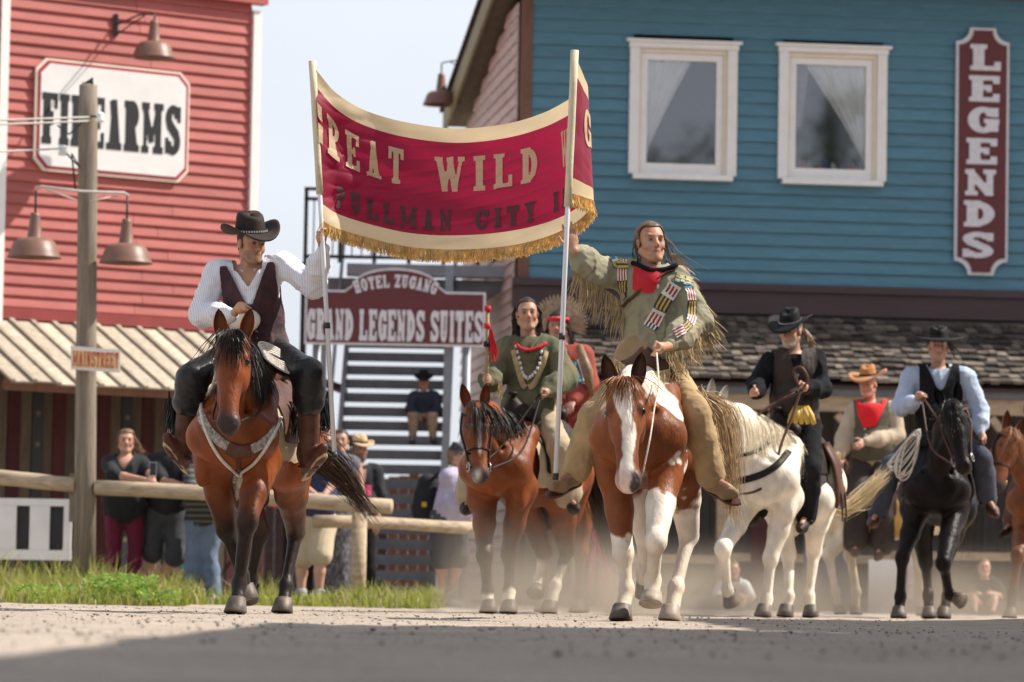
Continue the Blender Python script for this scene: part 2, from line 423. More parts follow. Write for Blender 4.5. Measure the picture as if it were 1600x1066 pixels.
def horse(name, label, x, y, yaw, poll, nose, head_yaw, legs, coat, group=None, s=1.0, vox=.014, mane=None, mane_side=1, mane_len=.34,
          mane_n=380, strand_w=.0065, tail=None, tail_n=320, tail_mat=None, forelock=120, fl_mat=None, hoofs=(0, 0, 0, 0), belly=0., ears=.3, mane_out=1.0, fl_len=1.0, ear_col=None, neck_fat=1.0, mane_up=0., category='horse', hide=hide):
    """poll and nose are world points; legs: dict of fL fR hL hR -> [knee, fetlock, sole] world points with an optional planted flag"""
    H = Horse(); H.x, H.y, H.rz = x, y, -radians(yaw); H.s = s
    c, sn = cos(H.rz), sin(H.rz)
    H.w = lambda v: A(x + c*v[0]-sn*v[1], y + sn*v[0]+c*v[1], v[2])
    H.l = lambda v: A(c*(v[0]-x)+sn*(v[1]-y), -sn*(v[0]-x)+c*(v[1]-y), v[2])
    T = thing(name, label, category, (x, y, 0), H.rz, group); H.obj = T
    S = lambda a, b, cc: A(a, b, cc)*s
    pr = []
    # trunk
    pr += [cone(S(0, -.36, 1.10), S(0, -.02, 1.09), .250*s, .265*s, (X1, .80)), cone(S(0, -.02, 1.09), S(0, .42, 1.13), .275*s, .235*s, (X1, .86)),
           ball(S(0, .10, 1.02-belly), (.238*s, .42*s, .25*s)),
           cone(S(0, -.25, 1.40), S(0, .06, 1.33), .085*s, .12*s), cone(S(0, .05, 1.22), S(0, .5, 1.25), .19*s, .21*s, (X1, 1.0)),
           ball(S(0, .55, 1.20), (.245*s, .27*s, .24*s)), ball(S(0, -.53, 1.02), (.17*s, .14*s, .17*s))]
    for e in (-1, 1):
        pr += [ball(S(e*.100, -.53, 1.08), (.125*s, .13*s, .165*s)), cone(S(e*.115, -.18, 1.32), S(e*.155, -.48, 1.06), .10*s, .118*s),
               cone(S(e*.155, -.47, 1.05), S(e*.155, -.30, .92), .115*s, .10*s), ball(S(e*.135, .55, 1.10), (.15*s, .25*s, .27*s)),
               ball(S(e*.10, .72, 1.05), (.12*s, .14*s, .2*s))]
    # neck and head
    hp, hn = H.l(poll), H.l(nose); H.poll, H.nose = hp, hn
    a = unit(hn-hp); L = np.linalg.norm(hn-hp)
    hy = head_yaw*pi/180 + 0
    g = A(-sin(hy), -cos(hy), 0)
    g = A(c*g[0]+sn*g[1], -sn*g[0]+c*g[1], 0)          # head yaw is measured in the world
    r = np.cross(Z1, g); r = unit(r - a*np.dot(r, a)); n = unit(np.cross(a, r)); H.hr, H.hn_, H.ha = r, n, a; k = L/.60
    hw = 1.2; hd = lambda xx, t, nn: hp + r*xx*k*hw + a*t*L + n*nn*k
    H.hd = hd; H.hw = hw
    b0 = S(0, -.30, 1.24); b1 = S(0, -.42, 1.16)
    pk = hd(0, .10, -.07)
    mid = lerp(S(0, -.36, 1.26), pk, .5) + A(0, 0, .05)*s - n*.0
    mid2 = lerp(S(0, -.42, 1.10), pk, .45) + A(0, 0, .0)
    nf = neck_fat
    pr += [cone(b0, mid, .20*s*nf, .140*s*nf, (X1, .64)), cone(mid, pk, .135*s*nf, .092*s, (r, .8)),
           cone(b1, mid2, .20*s*nf, .130*s*nf, (X1, .66)), cone(mid2, hd(0, .22, -.11), .12*s*nf, .085*s, (r, .8))]
    RH = np.stack([r, a, n], 1)
    pr += [ball(hd(0, .13, -.03), A(.098, .11, .085)*k, RH, .03), cone(hd(0, .14, -.005), hd(0, .42, -.004), .074*k, .060*k, (r, 1.18), .03),
           cone(hd(0, .38, -.01), hd(0, .86, -.008), .058*k, .047*k, (r, 1.2), .03), cone(hd(0, .40, -.085), hd(0, .84, -.055), .052*k, .040*k, (r, 1.12), .03),
           ball(hd(0, .90, -.025), A(.070, .07, .055)*k, RH, .025), ball(hd(0, .955, -.055), A(.048, .035, .03)*k, RH, .02)]
    for e in (-1, 1):
        pr += [ball(hd(e*.047, .34, -.085), A(.044, .125, .085)*k, RH, .03), ball(hd(e*.066, .275, .006), A(.026, .04, .026)*k, RH, .02),
               cone(hd(e*.04, .45, -.01), hd(e*.034, .62, -.012), .02*k, .012*k, None, .03),
               ball(hd(e*.034, .925, .012), A(.023, .03, .02)*k, RH, .015),
               ball(hd(e*.040, .935, .030), A(.011, .020, .013)*k, RH, .008, -1), ball(hd(e*.088, .30, .008), A(.016, .022, .016)*k, RH, .008, -1)]
    H.crest = []
    for t in np.linspace(0, 1, 14):
        q = (1-t)**2*S(0, -.14, 1.44) + 2*t*(1-t)*(mid+unit(np.cross(X1, unit(pk-b0)))*0 + A(0, .10, .13)*s*nf) + t*t*hd(0, -.01, -.05)
        H.crest.append(q)
    # legs
    H.joint = {}
    hoofs_at = []
    for key in ('fL', 'fR', 'hL', 'hR'):
        e = -1 if key[1] == 'L' else 1
        if key[0] == 'f': d = [S(e*.155, -.38, .50), S(e*.15, -.38, .17), S(e*.15, -.43, 0)]
        else: d = [S(e*.14, .66, .56), S(e*.14, .60, .17), S(e*.14, .53, 0)]
        planted = True
        if legs.get(key):
            q = legs[key]; d = [H.l(v) for v in q[:3]]; planted = q[3] if len(q) > 3 else True
        kn, fe, so = d
        if planted: so = A(so[0], so[1], 0.0); fe = A(fe[0], fe[1], max(fe[2], .13))
        H.joint[key] = (kn, fe, so)
        ax = unit(fe-so)
        pas = so + ax*.075*s
        if key[0] == 'f':
            el = S(e*.152, -.33, .93)
            pr += [cone(el, lerp(el, kn, .55), .112*s, .076*s, None, .05), cone(lerp(el, kn, .55), kn, .080*s, .056*s, None, .04)]
            fwd = unit(np.cross(X1, unit(fe-kn)))
            pr += [ball(kn - A(0, .008, 0), A(.060, .058, .075)*s, None, .03)]
        else:
            st = S(e*.17, .34, .92); mm = lerp(st, kn, .45)
            pr += [cone(S(e*.15, .52, 1.05), st, .21*s, .15*s, None, .06), cone(st, mm, .145*s, .095*s, None, .05), cone(mm, kn, .092*s, .058*s, None, .04),
                   cone(S(e*.13, .70, .98), lerp(S(e*.13, .70, .98), kn, .55), .13*s, .075*s, None, .06), ball(kn+A(0, .025, .02)*s, A(.05, .065, .07)*s, None, .03)]
        pr += [cone(kn, fe, .047*s, .038*s, (X1, .92), .03), cone(kn+A(0, .028, 0)*s, fe+A(0, .03, 0)*s, .026*s, .022*s, None, .02),
               ball(fe, A(.046, .052, .052)*s, None, .025), ball(fe+A(0, .03, -.02)*s, .03*s, None, .02), cone(fe, pas, .040*s, .046*s, None, .025)]
        hoofs_at.append((so, fe, planted, key))
    H.el = S
    pr += [cone(S(0, -.72, 1.16), S(0, -.68, .92), .012*s, .016*s, None, .05, -1)]
    for e in (-1, 1):
        pr += [cone(S(e*.235, -.62, 1.10), S(e*.10, -.66, .90), .010*s, .014*s, None, .045, -1), cone(S(e*.24, -.26, 1.30), S(e*.285, -.20, .98), .012*s, .016*s, None, .05, -1),
               ball(S(e*.185, -.43, .86), A(.055, .06, .11)*s, None, .05), cone(hd(e*.105, .24, -.12), S(e*.10, -.60, 1.20), .010*s, .014*s, None, .05, -1),
               cone(S(e*.27, .33, 1.18), S(e*.26, .40, .86), .012*s, .016*s, None, .06, -1)]
    V, Q = sdf_arrays(pr, vox, .05*s)
    V = relax(V, Q, 2, .45)
    V = V+vnormals(V, Q)*(.0045*fbm(V*A(1, 1, .6), 2.4, 3)+.0020*fold_field(V*A(1, 1, .5), 1.6, 9))[:, None]
    # fine muscle and vein relief
    info = H
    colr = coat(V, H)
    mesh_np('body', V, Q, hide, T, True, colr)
    # hooves
    for i, (so, fe, pl, key) in enumerate(hoofs_at):
        up = unit(fe-so)
        if pl: up = unit(up*.75 + Z1)
        fw = A(0, -1, 0); fw = unit(fw-up*np.dot(fw, up)); sd = np.cross(fw, up)
        mb = MB(); V = []; nn = 18
        prof = [(.050, .100, .012), (.054, .088, .004), (.062, .045, -.006), (.070, .006, -.018), (.066, .0, -.018), (.0, .004, -.015)]
        for rr, hh, bk in prof:
            for j in range(nn):
                t = 2*pi*j/nn; q = 1.10 if cos(t) > 0 else .9
                V.append(so + (fw*cos(t)*rr*q + sd*sin(t)*rr)*s + up*hh*s - fw*(bk+.012)*s)
        mb.add(V, [(a_*nn+j, a_*nn+(j+1) % nn, (a_+1)*nn+(j+1) % nn, (a_+1)*nn+j) for a_ in range(len(prof)-1) for j in range(nn)])
        mb.build('hoof', hoof_pale if hoofs[i] else hoofm, T, True)
    # ears
    for e in (-1, 1):
        mb = MB(); base = hd(e*.052, .035, -.03); ln = .185*k
        dirv = unit(-a*1.0 + r*e*ears*.55 + n*.05); wv = unit(np.cross(dirv, n) + n*e*.0); fn = unit(np.cross(wv, dirv));
        if np.dot(fn, n) < 0: fn = -fn
        nu, nv = 9, 9; V = []
        for sft in (0, -.006):
            for iu in range(nu):
                u = iu/(nu-1); wd = .040*k*(sin(pi*min(1, .18+u*.82))**.75)*(1 if u < .999 else 0)
                for iv in range(nv):
                    v = -1+2*iv/(nv-1)
                    V.append(base + dirv*ln*u + wv*wd*sin(v*1.75) + fn*(wd*.95*(-cos(v*1.75)+.2)) + fn*sft + wv*0 + (-n)*.0)
        Fq = [(o+iu*nv+iv, o+iu*nv+iv+1, o+(iu+1)*nv+iv+1, o+(iu+1)*nv+iv) for o in (0, nu*nv) for iu in range(nu-1) for iv in range(nv-1)]
        mb.add(V, Fq)
        vc = np.array(mb.v); cc = np.tile(np.array(ear_col if ear_col is not None else colr[np.argmin(((vc[0]-0)**2))]), (len(vc), 1))
        u = np.tile(np.repeat(np.linspace(0, 1, nu), nv), 2); cc = cc*(1-.55*sst(.6, 1, u))[:, None]
        cc[:nu*nv] *= .62
        mb2 = mesh_np('ear', vc, mb.f, hide, T, True, cc)
    # eyes
    for e in (-1, 1):
        mb = MB(); mb.lathe([(.0001, -.021), (.012, -.017), (.020, -.006), (.020, .006), (.012, .017), (.0001, .021)], 12, (0, 0, 0))
        vv = np.array(mb.v)*k; V = [hd(e*.071, .30, .004) + r*v[0]+a*v[1]+n*v[2] for v in vv]
        mb.v = [tuple(v) for v in V]; mb.build('eye', eyem, T, True)
    # mane
    if mane is not None and mane_n:
        cp = catmull(H.crest, 60); paths = []
        for i in range(mane_n*2):
            t = RNG.random()**.8; j = min(58, int(t*59)); root = lerp(cp[j], cp[j+1], RNG.random()) + RNG.normal(size=3)*.008 - A(0, 0, .03)
            sd = mane_side if RNG.random() < .93 else -mane_side
            ln = mane_len*(.55+.6*RNG.random()); out = .11*(1.25-.5*t)*s*mane_out; fwd = -.06+.2*RNG.random()
            jx, jy = RNG.normal()*.025, RNG.normal()*.05; curl = RNG.random()*6.3; upx = mane_up*(.6+.8*RNG.random())
            pts = []
            for u in np.linspace(0, 1, 8):
                e = 1-math.exp(-3.2*u)
                pts.append(root + A(sd*(out*e + .03*u) + jx*u + .012*sin(curl+5*u)*u, (jy+fwd*.3)*u*ln*3 + .01*cos(curl+6*u)*u, .035*sin(min(1, u*3)*pi/2*1.6)*(1-u) - ln*u**1.5*(1-upx) + upx*ln*u))
            paths.append(np.array(pts))
        H.mane = strand_mesh('mane', mane, paths, strand_w, T)
    if forelock:
        paths = []
        for i in range(forelock*2):
            e = RNG.normal()*.022; root = hd(e, -.015+RNG.normal()*.008, .0+.02*RNG.random()); ln = (.20+.17*RNG.random())*k*fl_len
            sx = e*1.6 + RNG.normal()*.02 + mane_side*.015
            paths.append(np.array([root + n*(.075*sin(min(1, u*2.4)*pi/2))*(.75+.0*u)*k + n*.012*RNG.random() + a*(ln*u) + r*sx*u*1.5*k for u in np.linspace(0, 1, 7)]))
        strand_mesh('forelock', fl_mat or mane, paths, strand_w, T)
    # tail
    if tail is not None:
        cp = catmull([H.l(v) if len(v) == 3 else v for v in tail], 10); paths = []
        for i in range(tail_n*2):
            ln = .55+.45*RNG.random(); of = RNG.normal(size=3)*.9; of2 = RNG.normal(size=3)
            pts = []
            for u in np.linspace(0, 1, 9):
                uu = u*ln*9; j = min(8, int(uu)); q = lerp(cp[j], cp[j+1], uu-j)
                wd = .030+.055*sin(pi*min(1, u*1.15))**.8
                pts.append(q + of*wd*.6*s + of2*.03*u*u)
            paths.append(np.array(pts))
        strand_mesh('tail', tail_mat or mane, paths, strand_w, T)
    return H

# coats (base colours only; V is in the horse's own space)
def head_t(V, H):
    q = V-H.poll; L = np.linalg.norm(H.nose-H.poll)
    return q@H.ha/L, q@H.hr, q@H.hn_, L
def in_head(V, H):
    t, x, n, L = head_t(V, H)
    return (sst(-.08, .02, t)*sst(-.22, -.17, n)*(np.abs(x) < .16)*(t < 1.2))
def legs_dark(V, c, z0, z1, d):
    w = 1-sst(z0, z1, V[:, 2]+.05*fbm(V, 2.2, 3)); return mixc(c, w, d)
def muzzle(V, H, c, d, t0=.80, t1=.93):
    t, x, n, L = head_t(V, H); return mixc(c, sst(t0, t1, t+.02*fbm(V, 6, 2))*in_head(V, H), d)
def coat_bay(base=(.235, .062, .014), low=.62, white=None, blaze=None):
    def f(V, H):
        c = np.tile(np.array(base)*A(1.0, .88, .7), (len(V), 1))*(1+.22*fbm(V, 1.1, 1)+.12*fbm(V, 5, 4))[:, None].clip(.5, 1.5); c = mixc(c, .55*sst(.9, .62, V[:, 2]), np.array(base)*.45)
        c = legs_dark(V, c, low-.12, low+.10, (.022, .014, .011))
        c = muzzle(V, H, c, (.045, .030, .026), .74, .92)
        t, x, n, L = head_t(V, H)
        if blaze is not None: c = mixc(c, blaze(t, x, n, V)*in_head(V, H), (.78, .72, .66))
        if white is not None: c = mixc(c, white(V, H), (.74, .66, .55))
        return np.clip(c, .005, .9)
    return f
def coat_white(base=(.80, .73, .62)):
    def f(V, H):
        c = np.tile(np.array(base), (len(V), 1))*(1+.07*fbm(V, 1.5, 1))[:, None]; c = mixc(c, .30*sst(.1, .9, fbm(V, 2.6, 7)), (.50, .43, .36))
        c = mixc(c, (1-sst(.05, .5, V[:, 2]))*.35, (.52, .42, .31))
        c = muzzle(V, H, c, (.32, .22, .19), .8, .95)
        return c
    return f
def coat_black():
    def f(V, H):
        c = np.tile(np.array((.012, .009, .0085)), (len(V), 1))*(1+.3*fbm(V, 1.5, 1))[:, None].clip(.5, 1.6)
        t, x, n, L = head_t(V, H)
        return mixc(c, in_head(V, H)*(1-sst(.012, .02, np.hypot(x-.01, (t-.2)*L)))*(n > 0), (.6, .58, .55))
    return f
# ------------------------------------------------------------------ people
skin = mat('skin', (1, 1, 1), rough=.5, var=.08, scale=30, bump=.05, bscale=120, attr=True, spec=.35)
def frame_from(yaw, pitch=0., tilt=0.):
    """head frame: r (image right when facing the camera), f (facing), u (up). yaw>0 turns towards image right, pitch>0 looks up"""
    y, p, t = radians(yaw), radians(pitch), radians(tilt)
    f = A(sin(y)*cos(p), -cos(y)*cos(p), sin(p)); r = unit(np.cross(Z1, f)); u = np.cross(f, r)
    r2 = r*cos(t)+u*sin(t); u2 = u*cos(t)-r*sin(t)
    return r2, f, u2
def fist(pr, wrist, center, axis, s=1.0, flip=1, rp=.014):
    """hand closed round a rod through `center` along `axis`; palm lies between wrist and rod"""
    ax = unit(axis); w = np.asarray(wrist, float); c = np.asarray(center, float)
    d = c-w; d = unit(d-ax*np.dot(d, ax)); sd = np.cross(ax, d)*flip
    R = rp+.010*s
    knuck = c - d*.012 + sd*R*1.1
    palm = c - d*R*1.25 + sd*.004
    pr += [cone(w, palm - d*.02*s, .025*s, .027*s, None, .015), ball(palm, A(.030, .034, .040)*s, np.stack([d, sd, ax], 1), .015)]
    for i in range(4):
        o = ax*(i-1.5)*.0185*s; pts = []
        for t in (-.2, .75, 1.7, 2.55):
            pts.append(c+o - d*cos(t)*R*1.05 + sd*sin(t)*R*1.05)
        rr = (.0088, .0095, .0092, .0080)[i]*s
        for j in range(3): pr.append(cone(pts[j], pts[j+1], rr*(1.05-.06*j), rr*(.98-.06*j), None, .006))
    o = ax*2.4*.0185*s
    pts = [palm+ax*.024*s - sd*.012, c+o - sd*R*1.0 - d*.006, c+o*.95 + d*R*.95 - sd*.004]
    for j in range(2): pr.append(cone(pts[j], pts[j+1], (.0115-.0015*j)*s, (.0098-.0012*j)*s, None, .006))
def open_hand(pr, wrist, fdir, normal, s=1.0, thumb=1, curl=.25, spread=.12):
    """relaxed open hand: fingers along fdir, palm facing `normal`, thumb on the +side/-side"""
    f = unit(fdir); n = unit(np.asarray(normal, float)-f*np.dot(normal, f)); sd = np.cross(f, n)*thumb
    w = np.asarray(wrist, float)
    pr += [cone(w, w+f*.03*s, .024*s, .026*s, (n, .7), .015), ball(w+f*.062*s, A(.040, .046, .016)*s, np.stack([sd, f, n], 1), .012)]
    for i in range(4):
        b = w + f*(.100-.006*abs(i-1.3))*s + sd*(1.5-i)*.0195*s; ln = (.072, .080, .075, .058)[i]*s
        dr = unit(f + sd*(1.5-i)*spread); p = b; cu = 0
        for j in range(3):
            cu += curl*(.6+.5*j); q = p + (dr*cos(cu)+n*sin(cu))*ln*(.42, .32, .26)[j]
            pr.append(cone(p, q, (.0095-.0008*j)*s, (.0088-.001*j)*s, None, .006)); p = q
    b = w+f*.035*s+sd*.032*s; m = b+(f*.6+sd*.75+n*.25)*.045*s; e = m+(f*.9+sd*.35+n*.25)*.036*s
    pr += [cone(b, m, .014*s, .0115*s, None, .01), cone(m, e, .011*s, .009*s, None, .006)]

class Person: pass
def head_prims(pr, hc, fr, s):
    r, f, u = fr; h = lambda x, y, z: hc+(r*x+f*y+u*z)*s
    RR = np.stack([r, f, u], 1)
    pr += [ball(h(0, -.012, .038), A(.075, .095, .082)*s, RR, .02), cone(h(0, .035, .01), h(0, .058, -.075), .060*s, .040*s, None, .025),
           ball(h(0, .074, -.098), A(.024, .02, .018)*s, RR, .02), cone(h(-.035, .079, .034), h(.035, .079, .034), .016*s, .016*s, None, .012)]
    for e in (-1, 1):
        pr += [ball(h(e*.040, .052, -.022), A(.026, .03, .03)*s, RR, .02), cone(h(e*.055, .0, -.05), h(e*.03, .055, -.095), .026*s, .02*s, None, .02),
               ball(h(e*.078, -.008, .0), A(.010, .022, .032)*s, RR, .006),
               ball(h(e*.031, .102, .013), A(.021, .018, .012)*s, RR, .010, -1), cone(h(e*.019, .104, -.024), h(e*.036, .090, -.058), .004*s, .004*s, None, .010, -1), cone(h(e*.052, .075, -.055), h(e*.040, .082, -.075), .010*s, .008*s, None, .02, -1), ball(h(e*.031, .079, .012), .0125*s, None, .003)]
    pr += [cone(h(0, .086, .026), h(0, .114, -.018), .0085*s, .0150*s, None, .008), ball(h(.011, .100, -.022), .010*s, None, .006), ball(h(-.011, .100, -.022), .010*s, None, .006),
           cone(h(-.017, .088, -.050), h(.017, .088, -.050), .0075*s, .0075*s, None, .006), cone(h(-.014, .086, -.061), h(.014, .086, -.061), .0085*s, .0085*s, None, .006)]

def person(name, label, J, head=(0, 0, 0), s=1.0, hs=1.0, tone=(.50, .27, .17), group=None, vox=.0085, brow=(.05, .035, .025), beard=None, paint=None,
           hands=('rest', 'rest'), bust=0., fat=0., base=None, category='person', eyes=True, bare_leg=False):
    """J: world joints head neck shL shR elL elR wrL wrR hipL hipR knL knR anL anR toeL toeR"""
    p = Person(); p.J = J = {k: np.asarray(v, float) for k, v in J.items()}; p.s = s
    fr = frame_from(*head); p.fr = fr; p.hc = J['head']; p.hs = hs
    hipc = (J['hipL']+J['hipR'])/2; neck = J['neck']
    up = unit(neck-hipc); rt = J['shR']-J['shL']; rt = unit(rt-up*np.dot(rt, up)); fw = np.cross(rt, up)
    if fw[1] > 0 and name != 'person_away': pass
    p.up, p.rt, p.fw, p.hipc, p.neck = up, rt, fw, hipc, neck; TL = np.linalg.norm(neck-hipc); p.TL = TL
    loc = base if base is not None else (hipc[0], hipc[1], 0.0)
    p.loc = np.asarray(loc, float)
    T = thing(name, label, category, loc, 0, group); p.obj = T
    t_ = lambda x, y, z: hipc + rt*x*s + fw*y*s + up*z*TL
    p.t = t_
    FL = (fw, .66+.3*fat)
    torso = [cone(t_(0, 0, .05), t_(0, 0, .35), (.150+.05*fat)*s, (.138+.07*fat)*s, FL), cone(t_(0, 0, .35), t_(0, .008, .78), (.138+.07*fat)*s, (.158+.03*fat)*s, FL),
             cone(lerp(J['shL'], t_(-.05, 0, .8), .25), lerp(J['shR'], t_(.05, 0, .8), .25), .066*s, .066*s, None),
             cone(lerp(J['shL'], neck, .2), t_(0, -.01, 1.0), .055*s, .052*s), cone(lerp(J['shR'], neck, .2), t_(0, -.01, 1.0), .055*s, .052*s)]
    if fat: torso.append(ball(t_(0, .05, .28), A(.16, .12, .15)*s*(.8+fat), np.stack([rt, fw, up], 1)))
    if bust: torso += [ball(t_(-.075, .085, .62), .072*s*bust), ball(t_(.075, .085, .62), .072*s*bust)]
    p.torso = torso
    p.pelvis = [ball(t_(0, -.01, .02), A(.165+.05*fat, .125+.04*fat, .12)*s, np.stack([rt, fw, up], 1))]
    p.arms = {}; p.legs = {}
    for k in 'LR':
        sh, el, wr = J['sh'+k], J['el'+k], J['wr'+k]
        p.arms[k] = [cone(sh, el, .056*s, .043*s), cone(el, lerp(el, wr, .35), .044*s, .043*s), cone(lerp(el, wr, .35), wr, .043*s, .027*s)]
        hp, kn, an, to = J['hip'+k], J['kn'+k], J['an'+k], J['toe'+k]
        p.legs[k] = [cone(hp, kn, (.088+.02*fat)*s, .058*s), cone(kn, lerp(kn, an, .35), .056*s, .058*s), cone(lerp(kn, an, .35), an, .057*s, .036*s)]
    pr = []
    head_prims(pr, J['head'], fr, hs)
    r, f, u = fr
    pr += [cone(t_(0, -.01, .93), J['head']-f*.022*hs-u*.045*hs, .060*s, .054*hs, None, .02)]
    pr += [inflate(q, -.012) for q in torso] + p.pelvis + p.arms['L']+p.arms['R']+p.legs['L']+p.legs['R']
    for k, kind in zip('LR', hands):
        wr, el = J['wr'+k], J['el'+k]; d = unit(wr-el)
        if kind == 'rest': open_hand(pr, wr, unit(d+A(0, -.1, -.3)), fw*-1 if abs(d@fw) < .8 else -up, s, 1 if k == 'L' else -1, .45, .05)
        elif kind[0] == 'fist': fist(pr, wr, kind[1], kind[2], s, kind[3] if len(kind) > 3 else 1, kind[4] if len(kind) > 4 else .014)
        elif kind[0] == 'open': open_hand(pr, wr, kind[1], kind[2], s, kind[3], kind[4] if len(kind) > 4 else .25)
    for k in 'LR':
        an, to = J['an'+k], J['toe'+k]; pr += [cone(an, lerp(an, to, .2), .028*s, .026*s), cone(lerp(an, to, .1), lerp(an, to, .75), .026*s, .018*s, None, .03)]
    V, Q = sdf_arrays(pr, vox, .022)
    V = relax(V, Q, 1, .3)
    c = np.tile(np.array(tone), (len(V), 1))*(1+.10*fbm(V, 4, 1))[:, None]
    q = (V-J['head']); X, Y, Zz = q@r/hs, q@f/hs, q@u/hs
    inh = (np.abs(X) < .1) & (Y > -.12) & (Zz > -.14) & (Zz < .14)
    front = inh & (Y > .03)
    c = mixc(c, front*.35*np.exp(-((np.abs(X)-.042)**2+(Zz+.022)**2)/.0006), (.52, .18, .12))           # ruddy cheeks
    c = mixc(c, front*.5*np.exp(-(X**2/.0004+(Zz+.015)**2/.0004)), (.50, .19, .12))
    if beard is not None:
        b = front*sst(-.030, -.045, Zz)*(.3 + .7*sst(.075, .06, np.abs(X))); b = b*(1-.55*np.exp(-(X**2/.0004+(Zz+.055)**2/.00006)))
        c = mixc(c, b*beard[3], beard[:3])
    c = mixc(c, front*.75*np.exp(-(X**2/.00035+(Zz+.056)**2/.00006))*(Y > .07), (.30, .09, .08))           # lips
    c = mixc(c, front*.8*np.exp(-(X**2/.0004+(Zz+.0555)**2/.000007))*(Y > .07), (.09, .03, .025))
    c = mixc(c, front*.35*np.clip(fbm(V, 14, 3), 0, 1), (.30, .13, .08))
    c = mixc(c, front*.22*np.exp(-((np.abs(X)-.029+.18*(Zz+.04))**2/.00003))*(np.abs(Zz+.042) < .018)*(Y > .06), (.22, .09, .06))
    if eyes:
        ex = np.abs(X)-.031
        c = mixc(c, front*(Y > .06)*np.exp(-(ex**2/.00022+(Zz-.012)**2/.00012))*.75, (.10, .05, .035))
        c = mixc(c, front*(Y > .05)*np.exp(-(ex**2/.00006+(Zz-.012)**2/.00005)), (.02, .015, .012))
        c = mixc(c, front*(Y > .05)*np.exp(-((ex-.002)**2/.0004+(Zz-.036+.10*(ex-.0)**2*20)**2/.00003))*.85, brow)
    if paint is not None: c = paint(c, X, Y, Zz, front)
    mesh_np('body', V-p.loc, Q, skin, T, True, np.clip(c, .004, .9))
    return p

def hair_part(p, mt, fringe=.055, back=-.09, vol=.012, name='hair', side=.0, bun=False, strands=0, length=.25, part=None, wind=(0.04, .02, 0), width=.010, n_down=True):
    r, f, u = p.fr; hs = p.hs; hc = p.hc
    h = lambda x, y, z: hc+(r*x+f*y+u*z)*hs
    RR = np.stack([r, f, u], 1)
    pr = [ball(h(0, -.016, .040), (A(.077, .096, .085)+vol)*hs, RR), cone(h(0, -.05, .03), h(0, -.055, -.06), .07*hs, .05*hs)]
    def keep(V):
        q = V-hc; X, Y, Z = q@r/hs, q@f/hs, q@u/hs
        return ~((Y > .02+.3*np.maximum(0, Z-fringe)) & (Z < fringe+.035)) & ~((np.abs(X) > .05) & (Z < -.02) & (Y > -.04)) & (Z > back)
    o = sdf_part(name, pr, .009, mt, p.obj, .02, None, keep, lambda V: .005*np.stack([fbm(V, 9, 1), fbm(V, 9, 2), fbm(V, 9, 4)], 1), p.loc)
    if strands:
        paths = []
        for i in range(strands):
            a = RNG.uniform(-2.6, 2.6) if not n_down else RNG.uniform(-1.9, 1.9)
            root = h(.078*sin(a)*1.0, -.02-.085*cos(a), .03+.05*RNG.random()); out = unit(root-h(0, -.01, .03))
            ln = length*(.6+.6*RNG.random()); w = A(*wind)*(.3+RNG.random()); ph = RNG.random()*6
            paths.append(np.array([root+out*(.018+.02*RNG.random())*min(1, 3*t)+A(0, 0, -ln*t)+w*t*t*2+A(.012*sin(ph+7*t), .012*cos(ph+6*t), 0)*t-p.loc for t in np.linspace(0, 1, 7)]))
        strand_mesh('hair_lock', mt, paths, width, p.obj)
    return o

